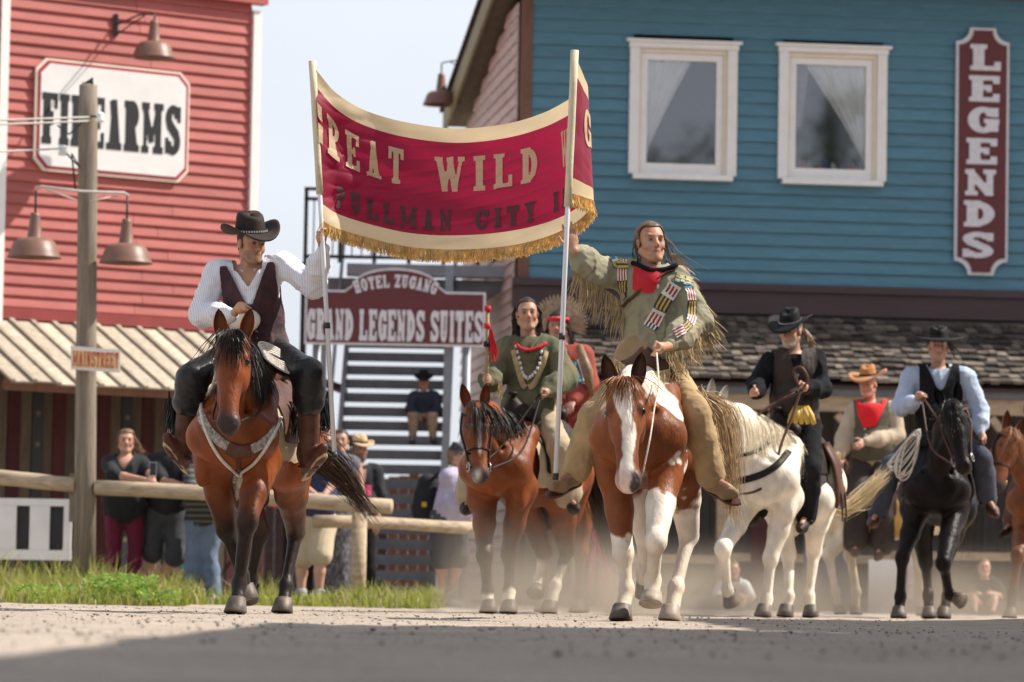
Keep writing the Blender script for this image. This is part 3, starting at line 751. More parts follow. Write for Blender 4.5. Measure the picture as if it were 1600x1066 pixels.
def hat(p, mt, band=None, brim=.175, crown=.125, curl=.06, front=-.02, lift=.088, tilt=8, dent=.03, name='hat', crown_r=(.082, .100), taper=.86, asym=0., bandstuds=None, parent=None, wave=0., roll=0.):
    r, f, u = p.fr; r, u = r*cos(radians(roll))+u*sin(radians(roll)), u*cos(radians(roll))-r*sin(radians(roll)); hs = p.hs; hc = p.hc
    t = radians(tilt); f2 = f*cos(t)-u*sin(t); u2 = u*cos(t)+f*sin(t)
    h = lambda x, y, z: hc + u*lift*hs + (r*x+f2*y+u2*z)*hs - f*.012*hs
    n = 40; rows = []
    a = np.linspace(0, 2*pi, n, endpoint=False); sx, cy = np.sin(a), np.cos(a)      # cy>0 is the front
    def brimz(fr_): return (curl*(np.abs(sx)**2.2)*(1+asym*sx) + front*np.maximum(cy, 0)**2 + front*.6*np.maximum(-cy, 0)**2 + wave*np.sin(3*a+.5))*fr_**1.7
    for fr_ in (1.0, .8, .55, .28, 0.):                                             # under side of the brim, from the edge in
        rx = crown_r[0]+(brim*.93-crown_r[0])*fr_; ry = crown_r[1]+(brim*1.10-crown_r[1])*fr_
        rows.append([h(rx*sx[i], ry*cy[i], brimz(fr_)[i]-.005) for i in range(n)])
    und = rows[::-1]
    top = []
    for fr_ in (0., .28, .55, .8, .97):
        rx = crown_r[0]+(brim*.93-crown_r[0])*fr_; ry = crown_r[1]+(brim*1.10-crown_r[1])*fr_
        top.append([h(rx*sx[i], ry*cy[i], brimz(fr_)[i]+.005) for i in range(n)])
    cr_ = []
    for j, z in enumerate(np.linspace(0.0, 1, 10)):
        sc = 1-(1-taper)*z if z < .66 else (1-(1-taper)*.66)*sqrt(max(0.0, 1-((z-.66)/.34)**2)*.93+.07*(1-(z-.66)/.34))
        pinch = 1-.22*np.maximum(0, z-.35)*np.exp(-((np.abs(a-pi)-pi+.75)**2)/.2) if False else 1-.28*max(0, z-.4)*np.exp(-((np.minimum(a, 2*pi-a)-.7)**2)/.12)
        zz = crown*z
        cr_.append([h(crown_r[0]*sc*pinch[i]*sx[i], crown_r[1]*sc*pinch[i]*cy[i], zz - dent*max(0, z-.7)/.3*math.exp(-(sx[i]*sc/.45)**2) + (.012*max(0,-cy[i])-.018*max(0, cy[i]))*z) for i in range(n)])
    closing = [[h(0, 0, crown-dent) for i in range(n)]]
    rows = cr_[::-1][:]  # crown top -> base
    allr = closing + rows + top + rows_rev(und)
    V = np.array([q for rw in allr for q in rw])-p.loc
    m = len(allr); Fq = np.array([(i*n+j, (i+1)*n+j, (i+1)*n+(j+1) % n, i*n+(j+1) % n) for i in range(m-1) for j in range(n)])
    o = mesh_np(name, V, Fq, mt, p.obj, True)
    if band is not None:
        mb = MB()
        for z0 in (0, ):
            ring0 = [h(crown_r[0]*1.035*sx[i], crown_r[1]*1.03*cy[i], .004) for i in range(n)]
            ring1 = [h(crown_r[0]*1.025*sx[i]*(1-(1-taper)*.2), crown_r[1]*1.025*cy[i]*(1-(1-taper)*.2), .026) for i in range(n)]
            mb.add(ring0+ring1, [(i, (i+1) % n, n+(i+1) % n, n+i) for i in range(n)])
        b = mb.build('hatband', band, o, True, p.loc)
        if bandstuds is not None:
            mb = MB()
            for i in range(0, n):
                c = h(crown_r[0]*1.05*sx[i], crown_r[1]*1.045*cy[i], .015); mb.cbox(c-p.loc, (.007, .007, .012))
            mb.build('hatband_stud', bandstuds, o)
    return o
def rows_rev(x): return [list(r) for r in x[::-1]]

def shirt(p, mt, name='shirt', g=.014, sleeves=1.0, cuff=.9, baggy=.0, vox=.012, neckcut=1.06, hem=-.1, vneck=None, noise=.006, upper_only=False, nfreq=3.2, arms='LR', collar=False, extra=(), col=None):
    """loose cloth over torso and arms. sleeves: share of the arm covered"""
    pr = [inflate(q, g) for q in p.torso]
    if hem < 0: pr += [inflate(q, g+.004) for q in p.pelvis]
    J, s = p.J, p.s
    for k in arms:
        sh, el, wr = J['sh'+k], J['el'+k], J['wr'+k]
        if sleeves <= .5: pr += [cone(sh, lerp(sh, el, sleeves*2), .056*s+g+.008, .050*s+g+.012+baggy)]
        else:
            e = lerp(el, wr, (sleeves-.5)*2*.99)
            pr += [cone(sh, el, .056*s+g+.004, .047*s+g+baggy), cone(el, lerp(el, e, .6), .047*s+g+baggy, .040*s+g+baggy*.9), cone(lerp(el, e, .6), e, .040*s+g+baggy*.9, .030*s+g*.6)]
    pr += list(extra)
    def keep(V):
        q = V-p.hipc; X, Y, Z = q@p.rt/s, q@p.fw/s, q@p.up/p.TL
        k = ((Z < neckcut) | (np.abs(X) > .085)) & ((Z > hem) | (np.abs(X) > .24))
        if vneck is not None: k &= ~((Y > 0) & (Z > vneck) & (np.abs(X) < (Z-vneck)*.28))
        return k
    nz = (lambda V: .5*noise*np.stack([fbm(V*A(1, 1, 1.4), nfreq, 2), fbm(V*A(1, 1, 1.4), nfreq, 5), .5*fbm(V, nfreq, 7)], 1)) if noise else None
    return sdf_part(name, pr, vox, mt, p.obj, .03, col, keep, nz, p.loc, folds=(noise*.95, nfreq, int(abs(p.loc[0]*97)) % 30) if noise else None)
def vest(p, mt, name='vest', g=.026, vneck=.52, slope=.2, arm=.175, hem=.0, top=1.10, open_=None, vox=.010):
    pr = [inflate(q, g) for q in p.torso]+[inflate(q, g-.004) for q in p.pelvis]
    s = p.s
    def keep(V):
        q = V-p.hipc; X, Y, Z = q@p.rt/s, q@p.fw/s, q@p.up/p.TL
        k = (Z > hem) & (Z < top) & (np.abs(X) < arm + .10*np.maximum(0, .62-Z))
        k &= ~((Y > .0) & (Z > vneck) & (np.abs(X) < .015+(Z-vneck)*slope))
        if open_ is not None: k &= ~((Y > 0) & (np.abs(X) < open_))
        return k
    return sdf_part(name, pr, vox, mt, p.obj, .03, None, keep, lambda V: .004*np.stack([fbm(V, 3, 2), fbm(V, 3, 5), 0*V[:, 0]], 1), p.loc, folds=(.006, 3.2, 5))
def _squash(f): return f
def trousers(p, mt, name='trousers', g=.014, length=1.0, flare=.0, vox=.012, noise=.006, waist=.16, nfreq=3.0, knee=0.):
    pr = [inflate(q, g) for q in p.pelvis]+[inflate(p.torso[0], g-.006)]; J, s = p.J, p.s
    for k in 'LR':
        hp, kn, an = J['hip'+k], J['kn'+k], J['an'+k]
        th = p.legs[k][0][3]
        if length <= .5:
            e = lerp(hp, kn, length*2*.96); pr.append(cone(hp, e, th+g, .066*s+g+flare))
        else:
            e = lerp(kn, an, (length-.5)*2); pr += [cone(hp, kn, th+g, .062*s+g+knee), cone(kn, lerp(kn, e, .4), .062*s+g+knee, .058*s+g+flare*.5), cone(lerp(kn, e, .4), e, .058*s+g+flare*.5, .044*s+g+flare)]
    def keep(V):
        q = V-p.hipc; Z = q@p.up/p.TL
        return Z < waist
    return sdf_part(name, pr, vox, mt, p.obj, .035, None, keep, lambda V: .45*noise*np.stack([fbm(V, nfreq, 2), fbm(V, nfreq, 5), fbm(V, nfreq, 7)], 1), p.loc, folds=(noise*.8, nfreq, int(abs(p.loc[0]*97)) % 30))
def boot(p, k, mt, sole=None, h=.30, name='boot', vox=.010, g=.012, heel=True):
    J, s = p.J, p.s; an, to, kn = J['an'+k], J['toe'+k], J['kn'+k]
    d = unit(to-an); up = unit(kn-an); dn = -up
    hee = an - d*.045*s + dn*.055*s
    pr = [cone(an+dn*.01, lerp(an, kn, h), .046*s+g, .055*s+g), cone(an+dn*.02*s, hee, .044*s, .036*s, None, .03), cone(an+dn*.035*s, lerp(an, to, .6)+dn*.045*s, .046*s, .046*s, None, .03), cone(lerp(an, to, .6)+dn*.045*s, to+dn*.03*s, .044*s, .030*s, None, .03)]
    o = sdf_part(name, pr, vox, mt, p.obj, .03, None, None, None, p.loc)
    if sole is not None:
        sd = unit(np.cross(d, up)); mb = MB(); b0 = dn*.096*s; pts = []
        for t, w in ((-.075, .020), (-.06, .032), (0.0, .033), (.07, .036), (.13, .044), (.18, .038), (.215, .012)):
            pts.append((t, w))
        out = [(t, w) for t, w in pts]+[(t, -w) for t, w in pts[::-1]]
        mb.prism([(t*s*np.linalg.norm(to-an)/.19/s, w*s) for t, w in out], .014*s, lambda v: an + d*v[0]+sd*v[1]+b0+up*v[2]-p.loc)
        mb.build('sole', sole, o)
    return o
def fringe(p, name, mt, roots, dirs, ln=.12, w=.006, n=120, parent=None, wind=(0, 0, 0), loc=None):
    """strips hanging along a polyline of roots"""
    roots = [np.asarray(q, float) for q in roots]; paths = []; m = len(roots)-1
    cp = catmull(roots, 40) if m > 1 else np.array([lerp(roots[0], roots[1], t) for t in np.linspace(0, 1, 40)])
    loc = p.loc if loc is None else loc
    for i in range(n):
        t = (i+RNG.random())/n*38.999; j = int(t); q = lerp(cp[j], cp[j+1], t-j)
        L = ln*(.65+.5*RNG.random()); dv = unit(np.asarray(dirs, float)+RNG.normal(size=3)*.16); w2 = A(*wind)*RNG.random(); ph = RNG.random()*6
        paths.append(np.array([q+dv*L*(u-.55*u*u)+w2*u*u+A(sin(ph+5*u), cos(ph+4*u), 0)*.010*u+A(0, 0, -.55*L*u*u) - loc for u in np.linspace(0, 1, 6)]))
    mb = MB()
    for q in paths:
        d = unit(q[-1]-q[0]); sd = unit(np.cross(d, RNG.normal(size=3))); mb.ribbon(q, [w, w, w*.95, w*.85, w*.7, w*.4], sd)
    return mb.build(name, mt, parent or p.obj, True)
def scarf(p, mt, name='neckerchief', drop=.16, w=.09, cy=.06, z=.93, g=.0, side=0., point=True):
    """band round the neck with a triangle hanging in front"""
    mb = MB(); n = 24; s = p.s
    R0 = .074*s
    c = p.t(0, -.005, z); V = []
    for i in range(n):
        a = 2*pi*i/n; ca, sa = cos(a), sin(a)
        for rr, hh in ((R0+.004, .035), (R0+.020, .012), (R0+.026, -.018), (R0+.006, -.040)):
            V.append(c+p.rt*rr*sa+p.fw*rr*ca*1.05+p.up*(hh - .02*ca))
    mb.add(V, [(i*4+j, ((i+1) % n)*4+j, ((i+1) % n)*4+j+1, i*4+j+1) for i in range(n) for j in range(3)])
    nu, nv = 9, 8; V = []
    for iv in range(nv):
        v = iv/(nv-1)
        for iu in range(nu):
            u = -1+2*iu/(nu-1)
            ww = w*(1-v**1.2)*s+.004 if point else w*(1-.15*v)*s
            V.append(c+p.rt*(u*ww+side*v)+p.fw*((R0+.022)*sqrt(max(0., 1-(u*.6)**2))+.012*cos(u*9)*(1-v)*(.5+v)+cy*v)+p.up*(-.01-drop*v*s+.03*abs(u)*(1-v)))
    mb.add(V, [(iv*nu+iu, iv*nu+iu+1, (iv+1)*nu+iu+1, (iv+1)*nu+iu) for iv in range(nv-1) for iu in range(nu-1)])
    return mb.build(name, mt, p.obj, True, p.loc)
def foldarm(*a): pass
def belt(p, mt, z=.08, name='belt', g=.03, h=.05):
    pr = [inflate(q, g) for q in p.torso[:1]]+[inflate(q, g-.004) for q in p.pelvis]
    def keep(V):
        Z = ((V-p.hipc)@p.up)/p.TL; return (Z > z-h) & (Z < z+h)
    return sdf_part(name, pr, .011, mt, p.obj, .03, None, keep, None, p.loc)
# ------------------------------------------------------------------ lettering: slab-serif glyphs from 2-D distance fields
def _bx(X, Y, x0, y0, x1, y1):
    dx = np.maximum(x0-X, X-x1); dy = np.maximum(y0-Y, Y-y1)
    return np.minimum(np.maximum(dx, dy), 0)+np.hypot(np.maximum(dx, 0), np.maximum(dy, 0))
def _ln(X, Y, x0, y0, x1, y1, w):
    L = hypot(x1-x0, y1-y0); ux, uy = (x1-x0)/L, (y1-y0)/L
    s = (X-x0)*ux+(Y-y0)*uy; n = -(X-x0)*uy+(Y-y0)*ux
    return _bx(s, n, 0, -w/2, L, w/2)
def _ring(X, Y, cx, cy, rx, ry, tx, ty):
    o = (np.hypot((X-cx)/rx, (Y-cy)/ry)-1)*min(rx, ry); i = (np.hypot((X-cx)/max(.02, rx-tx), (Y-cy)/max(.02, ry-ty))-1)*max(.02, min(rx-tx, ry-ty))
    return np.maximum(o, -i)
def glyph(ch, X, Y, W=.62, T=.2, t=.11, sf=.11, ov=.07):
    """signed distance of a slab letter in a box W wide and 1 high"""
    B = lambda *a: _bx(X, Y, *a); Ln = lambda *a: _ln(X, Y, *a); m = np.minimum
    def stem(x, T=T, top=True, bot=True):
        d = B(x-T/2, 0, x+T/2, 1)
        if bot: d = m(d, B(x-T/2-ov, 0, x+T/2+ov, sf))
        if top: d = m(d, B(x-T/2-ov, 1-sf, x+T/2+ov, 1))
        return d
    l, r = T/2+ov, W-T/2-ov; c = W/2
    if ch == 'I': return stem(c)
    if ch == 'L': return m(stem(l), m(B(l, 0, W, sf), B(W-t, 0, W, .34)))
    if ch in 'EF':
        d = m(stem(l), m(B(l, 1-sf, W, 1), B(W-t, .70, W, 1))); d = m(d, m(B(l, .46, W*.74, .46+sf), B(W*.74-t*.8, .38, W*.74, .64)))
        if ch == 'E': d = m(d, m(B(l, 0, W, sf), B(W-t, 0, W, .31)))
        return d
    if ch == 'T': return m(m(stem(c, top=False), B(0, 1-sf, W, 1)), m(B(0, .68, t, 1), B(W-t, .68, W, 1)))
    if ch == 'H': return m(m(stem(l, T*.9), stem(r, T*.9)), B(l, .45, r, .45+sf))
    if ch == 'N': return m(m(m(B(.06, 0, .06+t, 1), B(0, 0, .13+t, sf)), m(B(W-.06-t, 0, W-.06, 1), B(W-.13-t, 1-sf, W, 1))), m(Ln(.07, .97, W-.07-t*.4, .03, T*.8), B(0, 1-sf, .06+t, 1)))
    if ch == 'M': return m(m(m(B(.07, 0, .07+t, 1), B(0, 0, .14+t, sf)), m(B(W-.07-T*.85, 0, W-.07, 1), B(W-.14-T*.85, 0, W, sf))), m(m(Ln(.08, .97, c-.02, .22, T*.72), Ln(c-.02, .22, W-.10-T*.4, .97, t*.8)), m(B(0, 1-sf, .16+t, 1), B(W-.12-T*.85, 1-sf, W, 1))))
    if ch == 'A': return m(m(Ln(c-.02, .99, l-.02, .03, t), Ln(c-.04, .98, r-.0, .03, T)), m(B(l, .27, r, .27+sf*.8), m(B(0, 0, l+.11, sf), B(r-.15, 0, W, sf))))
    if ch == 'W': return m(m(Ln(.14*W, .98, .34*W, .02, T*.8), Ln(.34*W, .02, .50*W, .93, t*.75)), m(m(Ln(.50*W, .93, .67*W, .02, T*.8), Ln(.67*W, .02, .88*W, .98, t*.75)), m(B(0, 1-sf, .27*W, 1), m(B(.40*W, 1-sf, .62*W, 1), B(.77*W, 1-sf, W, 1)))))
    if ch == 'Y': return m(m(Ln(l-.02, .98, c, .42, T), Ln(r+.02, .98, c, .42, t)), m(m(B(c-T/2, 0, c+T/2, .5), B(c-T/2-ov, 0, c+T/2+ov, sf)), m(B(0, 1-sf, l+.12, 1), B(r-.12, 1-sf, W, 1))))
    if ch == 'Z': return m(m(B(.02, 1-sf, W, 1), B(.02, .70, .02+t, 1)), m(m(B(0, 0, W-.02, sf), B(W-.02-t, 0, W-.02, .31)), Ln(W-t, .97, t, .03, T)))
    if ch == 'U': return m(m(m(B(l-T/2, .3, l+T/2, 1), B(l-T/2-ov, 1-sf, l+T/2+ov, 1)), m(B(r-t/2, .3, r+t/2, 1), B(r-t/2-ov, 1-sf, r+t/2+ov, 1))),
                           np.maximum(_ring(X, Y, (l-T/2+r+t/2)/2, .33, (r+t/2-l+T/2)/2, .34, T*.8, .15), Y-.33))
    if ch == 'D': return m(stem(l), np.maximum(_ring(X, Y, l, .5, W-l, .5, T, sf), l-X))
    if ch in 'PR':
        d = m(stem(l), np.maximum(_ring(X, Y, l+.1, .72, W-l-.12, .28, T*.9, sf), l-X)); d = m(d, m(B(l, 1-sf, l+.12, 1), B(l, .44, l+.12, .44+sf)))
        if ch == 'R': d = m(d, m(Ln(l+.10, .5, r+.0, .06, T*.9), B(r-.10, 0, W, sf)))
        return d
    o = _ring(X, Y, c, .5, W/2, .5, T, sf*1.1)
    if ch == 'O': return o
    if ch == 'C': return m(np.maximum(o, -B(c+.06, .36, W+.2, .64)), B(W-t*1.1, .62, W, .97))
    if ch == 'G': return m(np.maximum(o, -B(c+.06, .40, W+.2, .64)), m(m(B(W-t*1.1, .62, W, .97), B(W-T, .06, W, .44)), B(c+.02, .38, W+.02, .38+sf)))
    if ch == 'S':
        a = np.maximum(_ring(X, Y, c, .735, W/2, .265, T*.9, sf*1.2), -np.maximum(np.maximum(c-X, -.02), np.maximum(Y-.735, .735-.265-Y-1))*1.0)
        a = np.maximum(_ring(X, Y, c, .735, W/2, .265, T*.9, sf*1.2), -B(c, .40, W+.2, .735)); b = np.maximum(_ring(X, Y, c, .27, W/2, .27, T*.9, sf*1.2), -B(-.2, .27, c, .60))
        return m(m(a, b), m(m(m(B(W-t, .66, W, .97), B(0, .03, t, .34)), Ln(W*.22, .62, W*.78, .38, T*.95)), 1e9+0*X))
    return B(.1, .1, W-.1, .9)
_GC = {}
def glyph_mesh(ch, W, kw, ny=34):
    key = (ch, W, tuple(sorted(kw.items())))
    if key in _GC: return _GC[key]
    h = 1.0/ny; nx = int(W/h)+3; xs = -h+np.arange(nx+1)*h; ys = -h+np.arange(ny+3)*h
    X, Y = np.meshgrid(xs, ys, indexing='ij'); D = glyph(ch, X, Y, W, **kw)
    e = 1e-3
    ins = D < 0
    cell = ins[:-1, :-1] | ins[1:, :-1] | ins[:-1, 1:] | ins[1:, 1:]
    ids = -np.ones(X.shape, int); used = np.zeros(X.shape, bool)
    for a in (0, 1):
        for b in (0, 1): used[a:nx+a, b:ny+2+b] |= cell
    ids[used] = np.arange(used.sum()); px, py = X[used].copy(), Y[used].copy()
    for _ in range(3):
        d = glyph(ch, px, py, W, **kw); gx = (glyph(ch, px+e, py, W, **kw)-glyph(ch, px-e, py, W, **kw))/(2*e); gy = (glyph(ch, px, py+e, W, **kw)-glyph(ch, px, py-e, W, **kw))/(2*e)
        out = d > 0; px = np.where(out, px-d*gx*.98, px); py = np.where(out, py-d*gy*.98, py)
    ci = np.argwhere(cell); Q = np.stack([ids[ci[:, 0]+a, ci[:, 1]+b] for a, b in ((0, 0), (1, 0), (1, 1), (0, 1))], 1)
    _GC[key] = (np.stack([px, py], 1), Q); return _GC[key]
def letter(name, ch, mt, mapf, parent, W=.62, depth=.0, **kw):
    """one raised letter; mapf maps arrays (u, v, w) to world points, u in 0..W, v in 0..1"""
    uv, Q = glyph_mesh(ch, W, kw)
    n = len(uv)
    top = mapf(uv[:, 0], uv[:, 1], np.full(n, depth))
    if depth:
        bot = mapf(uv[:, 0], uv[:, 1], np.zeros(n))
        e = {}
        for q in Q:
            for i in range(4):
                a, b = q[i], q[(i+1) % 4]
                if (b, a) in e: del e[(b, a)]
                else: e[(a, b)] = 1
        sk = np.array([(a, n+a, n+b, b) for a, b in e]); V = np.concatenate([top, bot]); Q = np.concatenate([Q, sk])
    else: V = top
    return mesh_np(name, V, Q, mt, parent, False)
def text_line(txt, mt, mapf, parent, x0, x1, y0, y1, depth=.012, gap=.16, space=.55, widths=None, **kw):
    """letters of equal height set between x0 and x1 on a flat frame"""
    ws = [(.34 if c == 'I' else .86 if c in 'MW' else .6)*(1 if widths is None else widths) for c in txt]
    tot = sum(space if c == ' ' else w+gap for c, w in zip(txt, ws))-gap
    k = (x1-x0)/tot; x = x0
    for c, w in zip(txt, ws):
        if c == ' ': x += space*k; continue
        letter('letter', c, mt, (lambda u, v, d, x=x: mapf(x+u*k, y0+v*(y1-y0), d)), parent, w, depth, **kw); x += (w+gap)*k
def pl_hit(px, py, p0, n):
    r = _F*F_PX + _R*(px-800) + _U*(533-py); c = A(0, 0, CAM_H)
    return c + r*(np.dot(np.asarray(p0)-c, n)/np.dot(r, n))

# ------------------------------------------------------------------ materials of the place
M_sand = mat('packed_sand', (.41, .345, .285), rough=.95, var=.2, scale=1.3, bump=.9, bscale=30, spec=.1, dirt=(.22, .185, .15), dscale=38, damt=.7, detail=10)
M_red = mat('red_board_paint', (.385, .098, .084), rough=.6, rnd=.10, var=.16, scale=3, stretch=(1, 1, 6), bump=.12, bscale=30, dirt=(.30, .085, .07), dscale=6, damt=.6)
M_redtrim = mat('red_trim_paint', (.26, .045, .042), rough=.55, var=.12, scale=4)
M_teal = mat('teal_board_paint', (.084, .20, .268), rough=.6, rnd=.07, var=.12, scale=3, stretch=(1, 1, 6), bump=.10, bscale=30, dirt=(.068, .165, .205), dscale=5, damt=.5)
M_pink = mat('weathered_pink_paint', (.60, .53, .49), rough=.7, rnd=.10, var=.2, scale=5, stretch=(1, 1, 5), dirt=(.36, .26, .235), dscale=4, damt=.6)
M_white = mat('white_paint', (.78, .76, .74), rough=.5, var=.05, scale=6)
M_offwhite = mat('sign_white_paint', (.72, .71, .70), rough=.55, var=.05, scale=4, dirt=(.55, .53, .5), dscale=3, damt=.35)
M_cream = mat('cream_paint', (.74, .64, .53), rough=.55, var=.06, scale=6)
M_brown = mat('brown_trim_wood', (.16, .075, .05), rough=.65, var=.2, scale=5, stretch=(4, 4, .6), bump=.15)
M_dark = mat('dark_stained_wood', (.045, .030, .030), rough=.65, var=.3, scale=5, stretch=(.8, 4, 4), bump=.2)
M_plum = mat('dark_plum_fascia', (.060, .034, .038), rough=.5, var=.15, scale=3, stretch=(.5, 4, 4))
M_soffit = mat('soffit_boards', (.13, .10, .06), rough=.7, var=.25, scale=5, stretch=(3, .4, 3))
M_olive = mat('olive_fascia', (.22, .20, .09), rough=.6, var=.2, scale=5)
M_grey = mat('weathered_grey_wood', (.30, .255, .20), rnd=.16, rough=.85, var=.28, scale=6, stretch=(4, 4, .5), bump=.4, bscale=24, dirt=(.15, .125, .10), dscale=7, damt=.6)
M_pole = mat('old_pole_wood', (.235, .195, .15), rough=.9, var=.25, scale=9, stretch=(5, 5, .35), bump=.5, bscale=30, dirt=(.11, .09, .07), dscale=4, damt=.6)
M_log = mat('peeled_log', (.46, .36, .25), rough=.85, var=.22, scale=7, stretch=(.5, 4, 4), bump=.4, bscale=25, dirt=(.22, .15, .10), dscale=6, damt=.65)
M_roofplank = mat('sunbleached_plank', (.46, .395, .31), rnd=.16, rough=.9, var=.2, scale=5, stretch=(3, 3, .8), bump=.3, bscale=30, dirt=(.28, .23, .17), dscale=4, damt=.5)
M_batten = mat('batten_wood', (.34, .29, .22), rnd=.16, rough=.9, var=.25, scale=6)
M_shingle = [mat('split_shingle', (.12, .098, .080), rnd=.16, rough=.95, var=.3, scale=9, stretch=(3, 1, 1), bump=.6, bscale=30),
             mat('split_shingle_pale', (.20, .165, .135), rnd=.16, rough=.95, var=.3, scale=9, stretch=(3, 1, 1), bump=.6, bscale=30),
             mat('split_shingle_dark', (.062, .052, .045), rnd=.16, rough=.95, var=.3, scale=9, stretch=(3, 1, 1), bump=.6, bscale=30)]
M_steel = mat('galvanised_steel', (.22, .235, .26), rough=.5, var=.12, scale=6, metal=.4)
M_dsteel = mat('dark_steel', (.13, .135, .15), rough=.5, var=.15, scale=6, metal=.3)
M_iron = mat('black_iron', (.03, .03, .033), rough=.5, var=.2, scale=9)
M_rust = mat('brown_enamel', (.20, .105, .075), rough=.45, var=.22, scale=5, dirt=(.13, .06, .04), dscale=5, damt=.6)
M_lampin = mat('lamp_inside_enamel', (.5, .46, .40), rough=.4, var=.05)
M_signred = mat('maroon_sign_paint', (.115, .022, .026), rough=.5, var=.12, scale=5)
M_signlet = mat('pale_sign_lettering', (.62, .60, .64), rough=.5, var=.12, scale=18)
M_black = mat('black_sign_lettering', (.018, .018, .02), rough=.5, var=.2, scale=10)
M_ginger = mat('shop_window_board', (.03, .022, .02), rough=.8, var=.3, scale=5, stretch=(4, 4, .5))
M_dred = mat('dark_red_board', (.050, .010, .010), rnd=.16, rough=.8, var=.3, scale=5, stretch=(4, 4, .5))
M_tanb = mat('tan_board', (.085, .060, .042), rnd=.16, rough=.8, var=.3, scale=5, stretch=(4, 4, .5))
M_star = mat('pale_star', (.14, .11, .09), rough=.8)
M_cable = mat('pale_cable', (.42, .40, .37), rough=.5)
M_cera = mat('white_ceramic', (.78, .78, .76), rough=.25)
M_curtain = mat('net_curtain', (.88, .86, .82), rough=.9, var=.06, scale=6, trans=.12)
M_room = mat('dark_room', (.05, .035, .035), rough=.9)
def glass_mat():
    m, nt, b = _bsdf('window_glass'); N, L = nt.nodes, nt.links
    g = N.new('ShaderNodeBsdfGlossy'); g.inputs['Roughness'].default_value = .03; g.inputs['Color'].default_value = (.9, .93, 1, 1)
    t = N.new('ShaderNodeBsdfTransparent'); t.inputs[0].default_value = (.97, .98, .98, 1)
    f = N.new('ShaderNodeFresnel'); f.inputs[0].default_value = 1.6
    r = N.new('ShaderNodeMapRange'); r.inputs[3].default_value = .15; r.inputs[4].default_value = .98; L.new(f.outputs[0], r.inputs[0])
    s = N.new('ShaderNodeMixShader'); L.new(r.outputs[0], s.inputs[0]); L.new(t.outputs[0], s.inputs[1]); L.new(g.outputs[0], s.inputs[2])
    L.new(s.outputs[0], N['Material Output'].inputs[0]); return m
M_glass = glass_mat()

# ------------------------------------------------------------------ ground
def build_ground():
    ys = np.concatenate([np.linspace(-40, 4, 12)[:-1], 4+(np.linspace(0, 1, 230)**1.6)*46, [55, 70, 100, 180, 400, 1200, 3500]])
    xs = np.concatenate([[-3000, -800, -200, -60, -25], np.linspace(-9, 9, 150), [25, 60, 200, 800, 3000]])
    X, Yy = np.meshgrid(xs, ys, indexing='ij'); p = np.stack([X.ravel(), Yy.ravel(), 0*X.ravel()], 1)
    z = .006*fbm(p, .9, 3) + .005*fbm(p, 3.1, 8) - .008
    fade = np.clip((60-np.abs(p[:, 1]-20))/30, 0, 1)*np.clip((12-np.abs(p[:, 0]))/3, 0, 1)
    z = z*fade
    # low swell at the right edge of the street, faint wheel ruts
    z += .055*np.exp(-((p[:, 0]-3.3)/.75)**2)*np.exp(-((p[:, 1]-23)/3.2)**2)
    z -= .012*np.exp(-((p[:, 0]+.5)/.5)**2)*np.exp(-((p[:, 1]-15)/3)**2)
    p[:, 2] = np.minimum(z, .06)
    nx, ny = len(xs), len(ys); i, j = np.meshgrid(np.arange(nx-1), np.arange(ny-1), indexing='ij')
    Q = np.stack([i*ny+j, (i+1)*ny+j, (i+1)*ny+j+1, i*ny+j+1], -1).reshape(-1, 4)
    tag(mesh_np('ground', p, Q, M_sand), kind='structure')
    # loose stones
    mats = [mat('pebble', (.31, .27, .23), rough=.9, var=.3, scale=30), mat('pebble_dark', (.12, .10, .09), rough=.9, var=.3, scale=30), mat('pebble_pale', (.42, .38, .33), rough=.9)]
    base = [(0, 0, 1), (1, 0, 0), (0, 1, 0), (-1, 0, 0), (0, -1, 0), (0, 0, -1), (.6, .6, .5), (-.6, .6, .5), (-.6, -.6, .5), (.6, -.6, .5)]
    bf = [(0, 6, 7), (0, 7, 8), (0, 8, 9), (0, 9, 6), (6, 1, 2), (7, 2, 3), (8, 3, 4), (9, 4, 1), (6, 2, 7), (7, 3, 8), (8, 4, 9), (9, 1, 6), (5, 2, 1), (5, 3, 2), (5, 4, 3), (5, 1, 4)]
    V, Fc, mi = [], [], []
    bs = np.array(base)
    for q in range(4200):
        d = 9.5+RNG.random()**.85*20; xx = RNG.uniform(-.15, .15)*d
        r = .002+.008*RNG.random()**5.0; a = RNG.random()*6.28
        B = bs*(r*(1+.5*RNG.random()), r*(1+.3*RNG.random()), r*.75)*(1+.25*RNG.normal(size=(10, 1)).clip(-1, 1))
        B = B@np.array([[cos(a), sin(a), 0], [-sin(a), cos(a), 0], [0, 0, 1]]) + A(xx, d, r*.25-.003)
        n = len(V)*10; V.append(B); Fc += [(i+n, j+n, k+n) for i, j, k in bf]; mi += [int(RNG.choice(3, p=(.62, .06, .32)))]*16
    o = mesh_np('gravel', np.concatenate(V), np.array(Fc), None, None, False, None, mats, mi); tag(o, kind='stuff')
build_ground()

